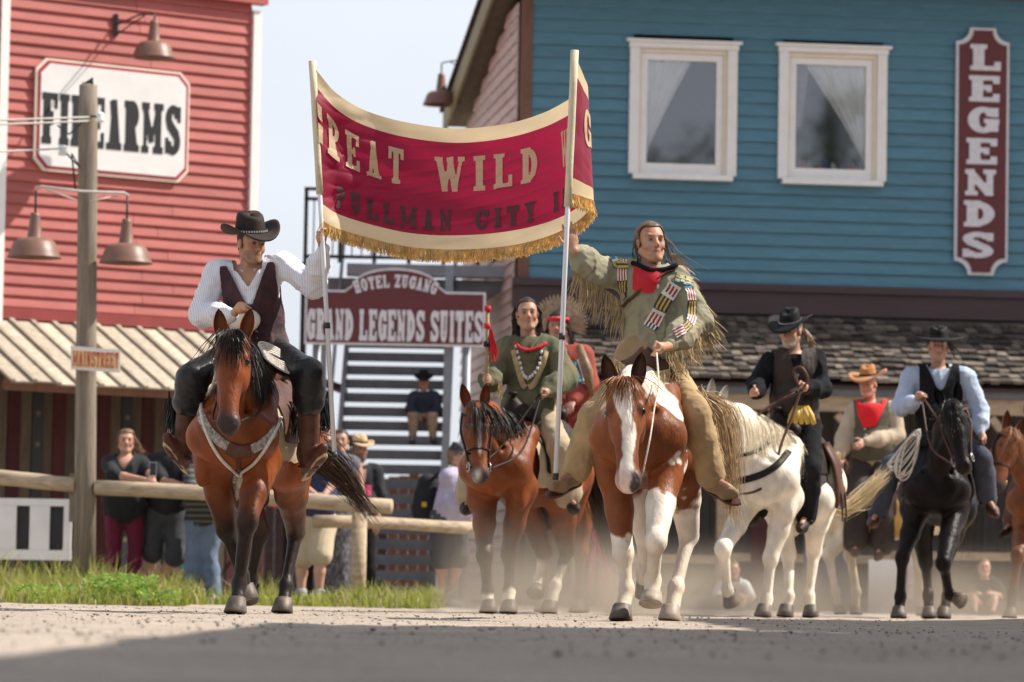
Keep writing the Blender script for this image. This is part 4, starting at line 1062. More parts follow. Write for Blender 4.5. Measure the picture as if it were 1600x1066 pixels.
# grass verge: one mass of blades
M_blade = mat('grass_blade', (1, 1, 1), rough=.6, var=.2, scale=4, attr=True, trans=.35)
def grass(name, spots):
    V, C = [], []
    for x0, x1, y0, y1, n, h0, h1 in spots:
        for i in range(n):
            x, y = RNG.uniform(x0, x1), RNG.uniform(y0, y1)
            cl = .5+.5*wob(A(x, y, 0)[None]*1.0, 1.6, 2)[0]
            if cl < .25 and RNG.random() < .6: continue
            h = (h0+(h1-h0)*RNG.random()**2.2)*(.35+1.0*cl); a = RNG.random()*6.28; w = .004+.006*RNG.random(); ben = RNG.normal(size=2)*h*.35
            d = A(cos(a), sin(a), 0)*w; b = A(x, y, -.01)
            m = b+A(ben[0]*.3, ben[1]*.3, h*.6); t = b+A(ben[0], ben[1], h)
            V += [b-d, b+d, m+d*.8, m-d*.8, t]
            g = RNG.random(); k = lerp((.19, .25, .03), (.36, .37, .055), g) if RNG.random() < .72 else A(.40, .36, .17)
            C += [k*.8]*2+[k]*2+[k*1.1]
    n = len(V)//5; V = np.array(V); i = np.arange(n)*5
    F3 = np.concatenate([np.stack([i, i+1, i+2], 1), np.stack([i, i+2, i+3], 1), np.stack([i+3, i+2, i+4], 1)])
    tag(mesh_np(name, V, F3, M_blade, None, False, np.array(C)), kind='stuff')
def leafy(name, spots):
    V, C, Fq = [], [], []
    for x0, x1, y0, y1, n, h in spots:
        for i in range(n):
            x, y = RNG.uniform(x0, x1), RNG.uniform(y0, y1); z = RNG.uniform(.03, h)
            a = RNG.random()*6.28; l = RNG.uniform(.03, .07); t = RNG.uniform(-.3, .8)
            d = A(cos(a)*cos(t), sin(a)*cos(t), sin(t)); s = A(-sin(a), cos(a), 0)*l*.38; b = A(x, y, z)
            k = len(V); V += [b, b+d*l*.5+s, b+d*l, b+d*l*.5-s]; Fq.append((k, k+1, k+2, k+3)); C += [lerp((.11, .24, .03), (.25, .36, .05), RNG.random())]*4
    tag(mesh_np(name, np.array(V), np.array(Fq), M_blade, None, False, np.array(C)), kind='stuff')
xg = lambda px, d: P(px, 900, d)[0]
grass('grass', [(xg(-40, 33), xg(298, 33), 31.6, 36, 4800, .05, .24), (xg(-60, 38), xg(296, 38), 36, 40.5, 5000, .08, .45), (xg(360, 38), xg(430, 38), 36, 40, 900, .08, .3), (xg(395, 36), xg(520, 36), 35.2, 38.5, 1800, .05, .2), (xg(505, 37), xg(690, 37), 34.9, 39.5, 3800, .05, .25),
                (xg(500, 45), xg(700, 45), 42, 46, 1500, .05, .18), (P(1577, 900, 21.5)[0], P(1700, 900, 21.5)[0], 20.6, 22.2, 500, .015, .05), (P(380, 900, 60)[0], P(800, 900, 60)[0], 54, 66, 3000, .1, .3)])
leafy('weeds', [(xg(150, 33), xg(240, 33), 31.9, 33.6, 900, .24), (xg(20, 33), xg(120, 33), 32, 34, 300, .14), (xg(230, 33), xg(296, 33), 31.7, 33, 260, .10)])

# ------------------------------------------------------------------ board helper: clapboards with their own bevelled face
def boards(parent, name, mt, X, s0, s1, z0, z1, pitch, holes=(), th=.022, lean=.016, jit=.002, joints=None):
    """X maps (s along wall, w out of wall, z) to world. Each board is one mesh of its own"""
    n = int(math.ceil((z1-z0)/pitch))
    for i in range(n):
        a = z0+i*pitch; b = min(a+pitch+.012, z1+.02)
        cutsp = sorted([(h[0], h[1]) for h in holes if h[2] < b-.012 and h[3] > a])
        segs, cur = [], s0
        for c0, c1 in cutsp:
            if c0 > cur: segs.append((cur, c0))
            cur = max(cur, c1)
        if cur < s1: segs.append((cur, s1))
        out = []
        for c0, c1 in segs:
            if joints and c1-c0 > 2.2:
                j = c0+(c1-c0)*RNG.uniform(.3, .7); out += [(c0, j-.003), (j+.003, c1)]
            else: out.append((c0, c1))
        for c0, c1 in out:
            e = RNG.uniform(-jit, jit); prof = [(0, 0), (th+lean+e, 0), (th+lean+e+.003, .012), (th*.5+e, b-a), (0, b-a)]
            V = [X(A(c, w, a+z)) for c in (c0, c1) for w, z in prof]; k = len(prof)
            mb = MB(); mb.add(V, [tuple(range(k))[::-1], tuple(range(k, 2*k))]+[(j, (j+1) % k, (j+1) % k+k, j+k) for j in range(k)])
            mb.build(name, mt, parent)
def barn_lamp(name, label, top, drop, group=None, hook=None, arm_from=None, R=.26):
    """enamel barn lamp; `top` is the hook it hangs from"""
    top = np.asarray(top, float); T = thing(name, label, 'lamp', (top[0], top[1], top[2]-drop), 0, group); o = A(top[0], top[1], top[2]-drop)
    mb = MB(); mb.lathe([(.001, .30), (.045, .30), (.050, .27), (.075, .06), (.085, .045)], 16); mb.build('lamp_neck', M_rust, T, True)
    mb = MB(); k = R/.26; mb.lathe([(.07, .06), (.16*k, .045), (.205*k, .01), (.24*k, -.08), (.265*k, -.135), (.268*k, -.142), (.255*k, -.132), (.23*k, -.08), (.19*k, 0), (.05, .02)], 28); mb.build('lamp_shade', M_rust, T, True)
    mb = MB(); mb.lathe([(.001, .02), (.03, .0), (.045, -.05), (.03, -.09), (.001, -.10)], 12); mb.build('bulb', M_lampin, T, True)
    mb = MB()
    if arm_from is not None:
        a = np.asarray(arm_from, float); mb.tube([a-o, lerp(a, top, .6)-o+A(0, 0, .06), top-o+A(0, 0, .03), top-o, A(0, 0, .29)], .011, 6); mb.tube([a-o+A(0, 0, -.12), lerp(a, top, .75)-o+A(0, 0, .04)], .008, 6)
    else: mb.tube([top-o, A(0, 0, .29)], .011, 6)
    mb.build('lamp_bracket', M_iron, T, True)
    if arm_from is not None:
        mb = MB(); mb.cbox(np.asarray(arm_from)-o, (.05, .05, .26)); mb.build('mounting_plate', M_iron, T)
    return T

# ------------------------------------------------------------------ red building on the left
th = radians(36); RU = A(cos(th), sin(th), 0); RN = A(sin(th), -cos(th), 0)
R0p = P(389, 300, 47.0); R0p[2] = 0
RX = lambda v: R0p + RU*v[0] + RN*v[1] + A(0, 0, v[2])
def RL(px, py, w=0):
    q = pl_hit(px, py, R0p+RN*w, RN); return (q-R0p)@RU, q[2]
sL = RL(3, 200)[0]; zB = RL(200, 492)[1]; zF = RL(404, 16)[1]
T = thing('red_building', 'red clapboard shop building with plank awning and white gun-shop board', 'building', R0p)
inv = lambda f: (lambda v: f(v)-R0p)
boards(T, 'siding_board', M_red, inv(RX), sL+.04, -.03, zB, zF+.05, .1345, joints=True)
mb = MB(); mb.box((sL-3, -.15, 0), (-.02, -.01, zF+1.5), inv(RX)); mb.box((-.2, -6, 0), (-.0, -.15, zF+1.5), inv(RX)); mb.build('wall', M_redtrim, T)
mb = MB(); mb.box((sL+.045, .003, zB-.14), (.0, .055, zB-.005), inv(RX)); mb.build('skirt_board', M_redtrim, T)
mb = MB(); mb.box((-.025, -.08, 1.0), (.09, .075, zF-.02), inv(RX)); mb.build('corner_board', M_white, T)
mb = MB(); mb.box((sL-.07, .003, zB-.2), (sL+.04, .06, zF+1), inv(RX)); mb.build('corner_board', M_white, T)
mb = MB(); mb.box((sL-.2, -.02, zF+.055), (.14, .13, zF+.75), inv(RX)); mb.build('fascia_board', mat('fascia_red_paint', (.40, .10, .085), rough=.55, var=.1, scale=4), T)
# left neighbour strip beyond the white corner board
boards(T, 'siding_board', M_red, inv(RX), sL-2.2, sL-.072, zB, zF+.3, .1345)
# sign
S0 = [RL(*q, .07) for q in ((63, 88), (297, 118), (291, 288), (47, 262))]
sx0 = (S0[0][0]+S0[3][0])/2; sx1 = (S0[1][0]+S0[2][0])/2; sz0 = (S0[2][1]+S0[3][1])/2; sz1 = (S0[0][1]+S0[1][1])/2
def octo(g, ch): return [(sx0+g+ch, sz0+g), (sx1-g-ch, sz0+g), (sx1-g, sz0+g+ch), (sx1-g, sz1-g-ch), (sx1-g-ch, sz1-g), (sx0+g+ch, sz1-g), (sx0+g, sz1-g-ch), (sx0+g, sz0+g+ch)]
SGo = RX(A((sx0+sx1)/2, .07, sz0)); SG = thing('shop_sign', 'white eight-cornered board lettered FIREARMS on the red wall', 'sign', SGo)
SX = lambda off: (lambda v: RX(A(v[0], off+v[2], v[1]))-SGo)
mb = MB(); mb.prism(octo(-.005, .13)[::-1], .035, SX(.045)); mb.build('board', M_cream, SG)
mb = MB(); mb.prism(octo(.022, .125)[::-1], .008, SX(.0805)); mb.build('border', mat('sign_border_red', (.33, .02, .035), rough=.5), SG)
mb = MB(); mb.prism(octo(.055, .118)[::-1], .006, SX(.089)); mb.build('sign_face', M_offwhite, SG)
a0 = RL(66, 182, .1); a1 = RL(282, 206, .1); lh = .60
text_line('FIREARMS', M_black, lambda u, v, d: np.array([RX(A(x, .0955+w, z))-SGo for x, z, w in zip(u, v, d)]), SG, a0[0], a1[0], (a0[1]+a1[1])/2-lh/2, (a0[1]+a1[1])/2+lh/2, .006, gap=.09, T=.23, t=.10, sf=.13, ov=.045, widths=.86)
# wall lamp on its bracket
mt_ = RL(178, 40); m0 = RX(A(mt_[0], .05, mt_[1])); tip = m0+RN*.80+RU*.05
barn_lamp('wall_lamp', 'brown barn lamp on a bracket above the white shop board', tip+A(0, 0, .02), .35, 'barn lamps', arm_from=m0, R=.25)
# awning
zt = zB-.15; run, drop = 1.65, .80
aw = thing('awning', 'sloping plank awning with battens under the red wall', 'awning', RX(A(-1.5, 0, zt)))
ao = RX(A(-1.5, 0, zt)); down = unit(RN*run - Z1*drop); AL = hypot(run, drop); an_ = unit(np.cross(RU, down)); an_ = an_ if an_[2] > 0 else -an_
AX = lambda s, l, h: RX(A(s, .02, zt)) + down*l + an_*h - ao
s = sL-.7; e_aw = -.02
while s < e_aw:
    w = .285; h = RNG.uniform(-.004, .004); L2 = AL+RNG.uniform(-.02, .03)
    mb = MB(); mb.box((s+.004, .02, h-.02), (min(s+w-.004, e_aw), L2, h), lambda v: AX(*v)); mb.build('roof_plank', M_roofplank, aw)
    mb = MB(); mb.box((s-.028, .015, h+.003), (s+.028, L2+.035, h+.034), lambda v: AX(*v)); mb.build('batten', M_batten, aw)
    s += w
mb = MB(); mb.box((sL-.7, AL-.18, -.16), (e_aw, AL-.10, -.03), lambda v: AX(*v)); mb.build('eave_beam', M_brown, aw)
for q in (sL+.1, sL+1.2, sL+2.3, -.15):
    mb = MB(); mb.box((q-.04, 0.1, -.14), (q+.04, AL-.19, -.025), lambda v: AX(*v)); mb.build('rafter', M_brown, aw)
# boarded shop front below the awning
fr = thing('storefront', 'shaded boarded shop wall with dark red and starred panels', 'storefront', RX(A(-2, 0, 0)))
fo = RX(A(-2, 0, 0)); FX = lambda v: RX(v)-fo
s = sL-1.2; i = 0
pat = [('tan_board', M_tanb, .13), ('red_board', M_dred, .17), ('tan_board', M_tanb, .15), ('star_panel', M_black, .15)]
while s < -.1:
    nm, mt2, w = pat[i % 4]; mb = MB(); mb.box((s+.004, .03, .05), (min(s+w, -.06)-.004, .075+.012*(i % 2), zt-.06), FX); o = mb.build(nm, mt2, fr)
    if nm == 'star_panel':
        for z in np.arange(.7, zt-.2, .36):
            mb = MB(); pts = [(s+w/2+(.05 if j % 2 == 0 else .02)*sin(j*pi/5), z+(.05 if j % 2 == 0 else .02)*cos(j*pi/5)) for j in range(10)]
            mb.add([FX(A(s+w/2, .0905, z))]+[FX(A(x, .0905, zz)) for x, zz in pts], [(0, 1+(j+1) % 10, 1+j) for j in range(10)]); mb.build('star', M_star, o)
    s += w; i += 1
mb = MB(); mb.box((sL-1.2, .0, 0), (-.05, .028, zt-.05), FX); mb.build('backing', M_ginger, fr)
# ------------------------------------------------------------------ utility pole with cables and two lamps
pb = P(133, 890, 38.6); pb[2] = 0; ptop = P(138, 132, 38.6)
UP = thing('utility_pole', 'tall weathered wooden pole with cables and MAINSTREET plate', 'pole', pb)
ax = ptop-pb; mb = MB(); r0 = .103
mb.tube([pb*0+A(0, 0, -.1), ax*.3, ax*.6, ax*.93, ax+A(.0, 0, -.01)], [.112, .106, .100, .096, .090], 16)
mb.build('pole_shaft', M_pole, UP, True)
mb = MB(); mb.add([ax+A(cos(t)*.09, sin(t)*.09, -.012) for t in np.linspace(0, 2*pi, 12, endpoint=False)]+[ax+A(.05, -.04, .07), ax+A(-.07, .02, .03)], [(i, (i+1) % 12, 12 if 1 < i < 8 else 13) for i in range(12)]); mb.build('split_top', M_pole, UP)
g = P(146, 300, 38.45)-pb
mb = MB(); l0 = P(56, 296, 38.0)-pb; l1 = P(201, 306, 38.5)-pb; mb.tube([l0, l0+A(.05, 0, .03), lerp(l0, l1, .5)+A(0, -.12, .0), l1+A(-.05, 0, .03), l1], .014, 6)
mb.tube([l0+A(.1, 0, .0), lerp(l0, l1, .45)+A(0, -.12, -.09)], .008, 6); mb.tube([l1-A(.1, 0, .0), lerp(l0, l1, .6)+A(0, -.12, -.09)], .008, 6); mb.build('lamp_arm', M_cable, UP, True)
for (px, py) in ((156, 183), (98, 235)):
    c = P(px, py, 38.4)-pb; mb = MB(); mb.lathe([(.001, .05), (.03, .045), (.045, .02), (.03, .0), (.05, -.02), (.04, -.05), (.001, -.055)], 12, c); mb.build('insulator', M_cera, UP, True)
mb = MB(); mb.tube([P(158, 182, 38.4)-pb, P(128, 182, 38.4)-pb], .012, 6); mb.tube([P(100, 236, 38.4)-pb, P(125, 262, 38.42)-pb, P(112, 240, 38.4)-pb, P(118, 300, 38.45)-pb], .010, 6); mb.tube([P(130, 190, 38.42)-pb, P(108, 210, 38.42)-pb, P(90, 196, 38.42)-pb], .010, 6); mb.build('pole_wiring', M_iron, UP, True)
for k, (a, b, sag) in enumerate((((-260, 192, 36), (140, 183, 38.4), .01), ((-260, 196, 36), (140, 189, 38.4), .02), ((-260, 240, 36), (98, 232, 38.4), .02))):
    a, b = P(*a)-pb, P(*b)-pb; mb = MB(); mb.tube([lerp(a, b, t)-A(0, 0, sag*4*t*(1-t)) for t in np.linspace(0, 1, 12)], .011, 6); mb.build('cable', M_cable, UP, True)
barn_lamp('pole_lamp', 'brown barn lamp hanging on the outer end of the pole arm', P(56, 298, 38.0), .52, 'barn lamps', R=.26)
barn_lamp('pole_lamp', 'brown barn lamp hanging between the pole and the hatted rider', P(199, 308, 38.5), .52, 'barn lamps', R=.26)
# street plate
ms = P(150, 562, 38.46); MS = thing('street_sign', 'small white plate lettered MAINSTREET in orange on the pole', 'sign', ms)
dvec = unit(P(188, 564, 38.5)-P(112, 560, 38.42)); MXf = lambda v: dvec*v[0]+A(0, -1, 0)*v[2]+Z1*v[1]
mb = MB(); mb.prism([(-.245, -.11), (.245, -.12), (.24, .105), (-.25, .125)], .018, lambda v: MXf(v)); mb.build('plate', M_offwhite, MS)
mb = MB(); mb.prism([(-.228, -.085), (.228, -.09), (.225, .07), (-.23, .085)], .002, lambda v: MXf(v+A(0, 0, .0182))); mb.build('painted_panel', mat('faded_yellow_paint', (.74, .56, .30), rough=.6, var=.25, scale=9), MS)
M_or = mat('orange_lettering', (.50, .035, .012), rough=.5, var=.3, scale=20)
text_line('MAINSTREET', M_or, lambda u, v, d: np.array([MXf(A(x, y, .0225+w)) for x, y, w in zip(u, v, d)]), MS, -.225, .225, -.075, .075, .004, gap=.20, T=.15, t=.10, sf=.09, ov=.035)
# ------------------------------------------------------------------ log fence
def log(mb, a, b, r0, r1=None, n=12):
    r1 = r1 or r0; m = 7; pts = [lerp(a, b, t)+A(0, 0, .012*sin(5*t)) for t in np.linspace(0, 1, m)]
    mb.tube(pts, [r0+(r1-r0)*i/(m-1)+RNG.uniform(-.004, .004) for i in range(m)], n)
FN = thing('log_fence', 'peeled log rail fence along the grassy verge', 'fence', P(340, 920, 38.4)*A(1, 1, 0)); fo2 = P(340, 920, 38.4)*A(1, 1, 0)
for a, b, r in (((-60, 744, 38.9), (119, 756, 38.6), .075), ((150, 762, 38.55), (612, 790, 38.0), .075), ((492, 815, 38.5), (752, 824, 39.4), .062)):
    mb = MB(); log(mb, P(*a)-fo2, P(*b)-fo2, r); mb.build('log_rail', M_log, FN, True)
for px, py, d, r in ((562, 800, 38.3, .075), (-40, 750, 39, .08)):
    q = P(px, py, d)-fo2; mb = MB(); mb.tube([A(q[0], q[1], -.1), q], r, 12); mb.build('post', M_log, FN, True)
mb = MB(); q = P(116, 778, 38.72)-fo2; mb.cbox(q, (.09, .09, .48)); mb.build('bracket_board', M_grey, FN)
# white slotted panel behind the fence at the far left
wp = P(45, 830, 42.2)*A(1, 1, 0); WPn = thing('slotted_panel', 'low white wooden panel with dark slots under the awning', 'panel', wp)
z0_, z1_ = P(45, 872, 42.2)[2], P(45, 782, 42.2)[2]
xs_ = [P(q, 830, 42.2)[0]-wp[0] for q in (-40, 26, 46, 78, 99, 112)]
mb = MB(); mb.box((xs_[0], .02, z0_), (xs_[5], .05, z1_)); mb.build('backing', M_black, WPn)
for a, b in ((xs_[0], xs_[1]), (xs_[2], xs_[3]), (xs_[4], xs_[5])):
    mb = MB(); mb.box((a+.003, -.03, z0_+.09), (b-.003, .018, z1_-.06)); mb.build('panel', M_offwhite, WPn)
mb = MB(); mb.box((xs_[0], -.032, z1_-.058), (xs_[5], .018, z1_+.02)); mb.build('rail', M_offwhite, WPn)
mb = MB(); mb.box((xs_[0], -.032, z0_-.02), (xs_[5], .018, z0_+.088)); mb.build('rail', M_offwhite, WPn)
for q in (xs_[0]+.4, xs_[5]-.06):
    mb = MB(); mb.box((q-.04, -.02, 0), (q+.04, .03, z0_-.021)); mb.build('leg', M_dark, WPn)

# ------------------------------------------------------------------ teal building on the right
tt = radians(7); TU = A(cos(tt), sin(tt), 0); TNn = A(sin(tt), -cos(tt), 0)
T0p = P(806, 430, 49.0); T0p[2] = 0
TX = lambda v: T0p + TU*v[0] + TNn*v[1] + A(0, 0, v[2])
def TLc(px, py, w=0):
    q = pl_hit(px, py, T0p+TNn*w, TNn); return (q-T0p)@TU, q[2]
TB = thing('teal_building', 'teal clapboard two-storey building with shingled porch roof', 'building', T0p); iT = lambda v: TX(v)-T0p
zt0 = TLc(830, 436)[1]; ztop = TLc(1200, -14)[1]; sR = TLc(1600, 300)[0]+5.0
wins = []
for (xa, ya, xb, yb) in ((983, 66, 1151, 282), (1216, 73, 1385, 290)):
    a = TLc(xa, (ya+yb)/2, .05)[0]; b = TLc(xb, (ya+yb)/2, .05)[0]; zz0 = TLc((xa+xb)/2, yb, .05)[1]; zz1 = TLc((xa+xb)/2, ya, .05)[1]; wins.append((a, b, zz0, zz1))
holes = [(a+.05, b-.05, z0+.06, z1-.06) for a, b, z0, z1 in wins]
boards(TB, 'siding_board', M_teal, iT, .16, sR, zt0+.01, ztop, .1655, holes, joints=False, lean=.020, th=.024)
mb = MB(); mb.box((.02, -.1, zt0-.1), (.155, .06, ztop+.3), iT); mb.build('corner_board', M_brown, TB)
# windows
for i, (a, b, z0, z1) in enumerate(wins):
    wl = 'white framed window with the net curtain on its left side' if i == 0 else 'white framed window with the net curtain drawn from its right'
    W = thing('window', wl, 'window', TX(A((a+b)/2, 0, z0)), 0, 'windows of the teal wall'); wo = TX(A((a+b)/2, 0, z0)); wx = lambda v, wo=wo: TX(v)-wo
    f = .125
    mb = MB()
    mb.box((a, .012, z0+.07), (a+f, .085, z1-.09), wx); mb.build('frame_side', M_white, W); mb = MB(); mb.box((b-f, .012, z0+.07), (b, .085, z1-.09), wx); mb.build('frame_side', M_white, W)
    mb = MB(); mb.box((a-.012, .012, z1-.088), (b+.012, .10, z1-.02), wx); mb.box((a-.05, .012, z1-.018), (b+.05, .13, z1+.02), wx); mb.build('head_cornice', M_white, W)
    mb = MB(); mb.box((a+.05, .012, z0), (b-.05, .15, z0+.068), wx); mb.build('sill', M_white, W)
    c0, c1, d0, d1 = a+f+.002, b-f-.002, z0+.072, z1-.092
    mb = MB()   # cream reveal, then white sash
    mb.box((c0, -.10, d1-.055), (c1, .05, d1), wx); mb.box((c1-.045, -.10, d0), (c1, .05, d1-.056), wx); mb.box((c0, -.10, d0), (c0+.02, .05, d1-.056), wx); mb.build('reveal', M_cream, W)
    e0, e1, g0, g1 = c0+.022, c1-.047, d0+.002, d1-.058
    mb = MB(); q = .085
    mb.box((e0, -.06, g0), (e0+q, .02, g1), wx); mb.box((e1-q, -.06, g0), (e1, .02, g1), wx); mb.box((e0+q, -.06, g0), (e1-q, .02, g0+.14), wx); mb.box((e0+q, -.06, g1-q), (e1-q, .02, g1), wx); mb.build('sash', M_white, W)
    p0, p1, h0, h1 = e0+q+.001, e1-q-.001, g0+.141, g1-q-.001
    mb = MB(); mb.add([wx(A(p0, -.025, h0)), wx(A(p1, -.025, h0)), wx(A(p1, -.025, h1)), wx(A(p0, -.025, h1))], [(0, 1, 2, 3)]); mb.build('pane', M_glass, W)
    # net curtain, gathered to one side
    V = []; nu, nv = 40, 14
    for iv in range(nv):
        v = iv/(nv-1)
        for iu in range(nu):
            u = iu/(nu-1)
            full = (.66 if i == 0 else .86)*(1-v)**(1.15)+.02
            xx = (p0-.02)+(p1-p0)*u*full if i == 0 else (p1+.02)-(p1-p0)*u*full
            V.append(wx(A(xx, -.062+.018*sin(u*30+v*2), h1+.02-(h1-h0)*(v*.9+.06*u*v))))
    mb = MB(); mb.add(V, [(iv*nu+iu, iv*nu+iu+1, (iv+1)*nu+iu+1, (iv+1)*nu+iu) for iv in range(nv-1) for iu in range(nu-1)]); mb.build('curtain', M_curtain, W, True)
    if i == 1:
        V = [];
        for iv in range(nv):
            v = iv/(nv-1)
            for iu in range(12): V.append(wx(A(p0-.01+(p1-p0)*.22*iu/11*(1-.5*v), -.10+.015*sin(iu*1.4), h1+.02-(h1-h0)*.62*v)))
        mb = MB(); mb.add(V, [(iv*12+iu, iv*12+iu+1, (iv+1)*12+iu+1, (iv+1)*12+iu) for iv in range(nv-1) for iu in range(11)]); mb.build('curtain', mat('lilac_curtain', (.42, .38, .42), rough=.9, trans=.3), W, True)
        M_toy = [mat('toy_red', (.5, .03, .04)), mat('toy_white', (.7, .7, .7)), mat('toy_blue', (.05, .05, .2)), mat('toy_ochre', (.35, .12, .06))]
        for k, (u, r_, m_) in enumerate(((.14, .09, 3), (.42, .06, 0), (.60, .07, 1), (.72, .06, 2), (.5, .09, 2), (.25, .07, 3), (.88, .08, 3))):
            mb = MB(); mb.lathe([(.001, 0), (r_, .01), (r_*1.05, r_*.8), (r_*.6, r_*1.5), (r_*.45, r_*2), (.001, r_*2.4)], 10, wx(A(p0+(p1-p0)*u, -.26, h0-.05))); mb.build('ornament', M_toy[m_], W, True)
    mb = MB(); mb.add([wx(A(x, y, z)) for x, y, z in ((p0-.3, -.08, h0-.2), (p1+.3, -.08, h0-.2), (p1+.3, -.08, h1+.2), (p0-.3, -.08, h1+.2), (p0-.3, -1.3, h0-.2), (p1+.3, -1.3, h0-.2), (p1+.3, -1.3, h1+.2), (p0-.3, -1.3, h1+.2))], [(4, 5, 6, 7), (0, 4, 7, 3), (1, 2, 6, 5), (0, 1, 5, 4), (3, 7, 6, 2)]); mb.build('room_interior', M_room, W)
# gable wall with weathered boards, roof and rake
BL = 5.8; zr = P(712, 190, 54.8)[2]; zq = P(778, 0, 49.75)[2]+.18*.75
GX = lambda v: TX(A(-.0 - v[1], -v[0]-.11, v[2]))-T0p      # v = (distance back, out of wall, z)
slope = (zr-zq)/BL
n = int(zq/.165)
for i in range(n):
    a = i*.165+.05; L = BL if a < zr-.2 else max(.2, BL-(a+.19-zr)/(-slope))
    if L < .4: continue
    mb = MB(); prof = [(0, 0), (.042, 0), (.045, .012), (.014, .172), (0, .172)]; V = [GX(A(d, w, a+z)) for d in (0, L) for w, z in prof]
    mb.add(V, [(0, 1, 2, 3, 4), (9, 8, 7, 6, 5)]+[(j, j+5, (j+1) % 5+5, (j+1) % 5) for j in range(5)]); mb.build('gable_board', M_pink, TB)
mb = MB(); RF = lambda d, o, h: GX(A(d, o, zq+slope*d+h))
def slab(d0, d1, o0, o1, h0, h1):
    V = [RF(d, o, h) for d in (d0, d1) for o in (o0, o1) for h in (h0, h1)]
    return V, [(0, 1, 3, 2), (4, 6, 7, 5), (0, 4, 5, 1), (2, 3, 7, 6), (0, 2, 6, 4), (1, 5, 7, 3)]
mb.add(*slab(.35, BL+.3, -.05, .28, .02, .06)); mb.build('soffit', M_soffit, TB)
mb = MB(); mb.add(*slab(-.9, BL+.3, .281, .32, -.10, .2)); mb.build('rake_board', M_olive, TB)
mb = MB(); mb.add(*slab(-.95, BL+.4, -14, .36, .25, .31)); mb.build('roof', mat('dark_roofing', (.05, .045, .045), rough=.9), TB)
mb = MB(); mb.box((.02, -BL+.1, 0), (sR+.5, -1.6, zr-.3), iT); mb.build('wall', M_room, TB)
# front eave with brackets
mb = MB(); mb.box((-.6, .03, ztop+.16), (sR+.5, 1.0, ztop+.20), iT); mb.build('eave_soffit', M_soffit, TB)
mb = MB(); mb.box((.16, .03, ztop-.01), (sR, .09, ztop+.158), iT); mb.build('frieze_board', M_brown, TB)
for px in (837, 1070, 1303, 1540):
    q = TLc(px, 10, .1)[0]; mb = MB(); mb.prism([(0, .0), (.0, -.13), (.10, -.15), (.34, 0)], .08, lambda v, q=q: TX(A(q+v[2]-.04, .092+v[0], ztop+.157+v[1]))-T0p); mb.build('bracket', M_plum, TB)
# LEGENDS sign
Lq = [TLc(x, y, .12) for x, y in ((1498, 42), (1581, 45), (1572, 432), (1489, 428))]
lx0 = (Lq[0][0]+Lq[3][0])/2; lx1 = (Lq[1][0]+Lq[2][0])/2; lz0 = (Lq[2][1]+Lq[3][1])/2; lz1 = (Lq[0][1]+Lq[1][1])/2
LSo = TX(A((lx0+lx1)/2, .1, lz0)); LS = thing('vertical_sign', 'tall maroon notched sign lettered LEGENDS on the teal wall', 'sign', LSo)
def notch(g, r=.18):
    x0, x1, y0, y1 = lx0+g, lx1-g, lz0+g, lz1-g; out = []
    for cx, cy, t0 in ((x0, y0, 90), (x1, y0, 180), (x1, y1, 270), (x0, y1, 0)):
        arc = [(cx+(r+g*.3)*cos(radians(t0-q)), cy+(r+g*.3)*sin(radians(t0-q))) for q in np.linspace(0, 90, 6)]
        out += arc
    return out
mb = MB()
def notched(mb, g, off, dp):
    o = notch(g); x0, x1, y0, y1 = lx0+g, lx1-g, lz0+g, lz1-g; n = len(o)
    c = [((x0+x1)/2, y0+.35), ((x0+x1)/2, y1-.35)]; Xf = lambda u, v, w: TX(A(u, off+w, v))-LSo
    V = [Xf(u, v, dp) for u, v in o]+[Xf(u, v, 0) for u, v in o]+[Xf(u, v, dp) for u, v in c]; k = 2*n
    Fs = [(i+n, (i+1) % n+n, (i+1) % n, i) for i in range(n)]
    for i in range(n):
        j = (i+1) % n; h = n//2; ci = 0 if i < h else 1
        if i == h-1: Fs.append((i, j, k+1, k+0))
        elif i == n-1: Fs.append((i, j, k+0, k+1))
        else: Fs.append((i, j, k+ci))
    mb.add(V, Fs)
mb = MB(); notched(mb, 0, .05, .05); mb.build('border', M_signlet, LS)
mb = MB(); notched(mb, .035, .1005, .012); mb.build('sign_face', M_signred, LS)
ly = np.linspace(405, 70, 15)
for k, ch in enumerate('LEGENDS'):
    cy = 90+k*(383-90)/6; cx = 1540-k*2.0; c = TLc(cx, cy, .12); hh = .335; ww = .40
    letter('letter', ch, M_signlet, lambda u, v, w, c=c: np.array([TX(A(c[0]-ww/2+x*ww/.66, .113+q, c[1]-hh/2+y*hh))-LSo for x, y, q in zip(u, v, w)]), LS, .66, .014, T=.24, t=.14, sf=.17, ov=.06)
# lower fascia and porch
mb = MB(); zp1 = TLc(1200, 492)[1]
mb.box((-.05, .0, zp1), (sR, .10, zt0-.09), iT); mb.box((-.05, .0, zt0-.088), (sR, .16, zt0+.005), iT); mb.build('fascia_board', M_plum, TB)
pr_run = 2.3; zpe = P(1200, 594, 46.6)[2]
PR = thing('porch', 'dark porch with rough split-shingle roof under the teal wall', 'porch', TX(A(4, 1, 0))); po = TX(A(4, 1, 0))
psl = (zp1-.04-zpe)/pr_run; pL = hypot(pr_run, zp1-.04-zpe); pd = unit(TNn*pr_run-Z1*(zp1-.04-zpe)); pn = unit(np.cross(TU, pd)); pn = pn if pn[2] > 0 else -pn
PX = lambda s, l, h: TX(A(s, .02, zp1-.04))+pd*l+pn*h-po
s_a, s_b = TLc(862, 540)[0]-.3, sR
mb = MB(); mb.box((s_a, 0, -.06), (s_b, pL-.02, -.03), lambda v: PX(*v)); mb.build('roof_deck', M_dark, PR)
rows = 11; count = 0; rest = MB(); protos = []
cand = []
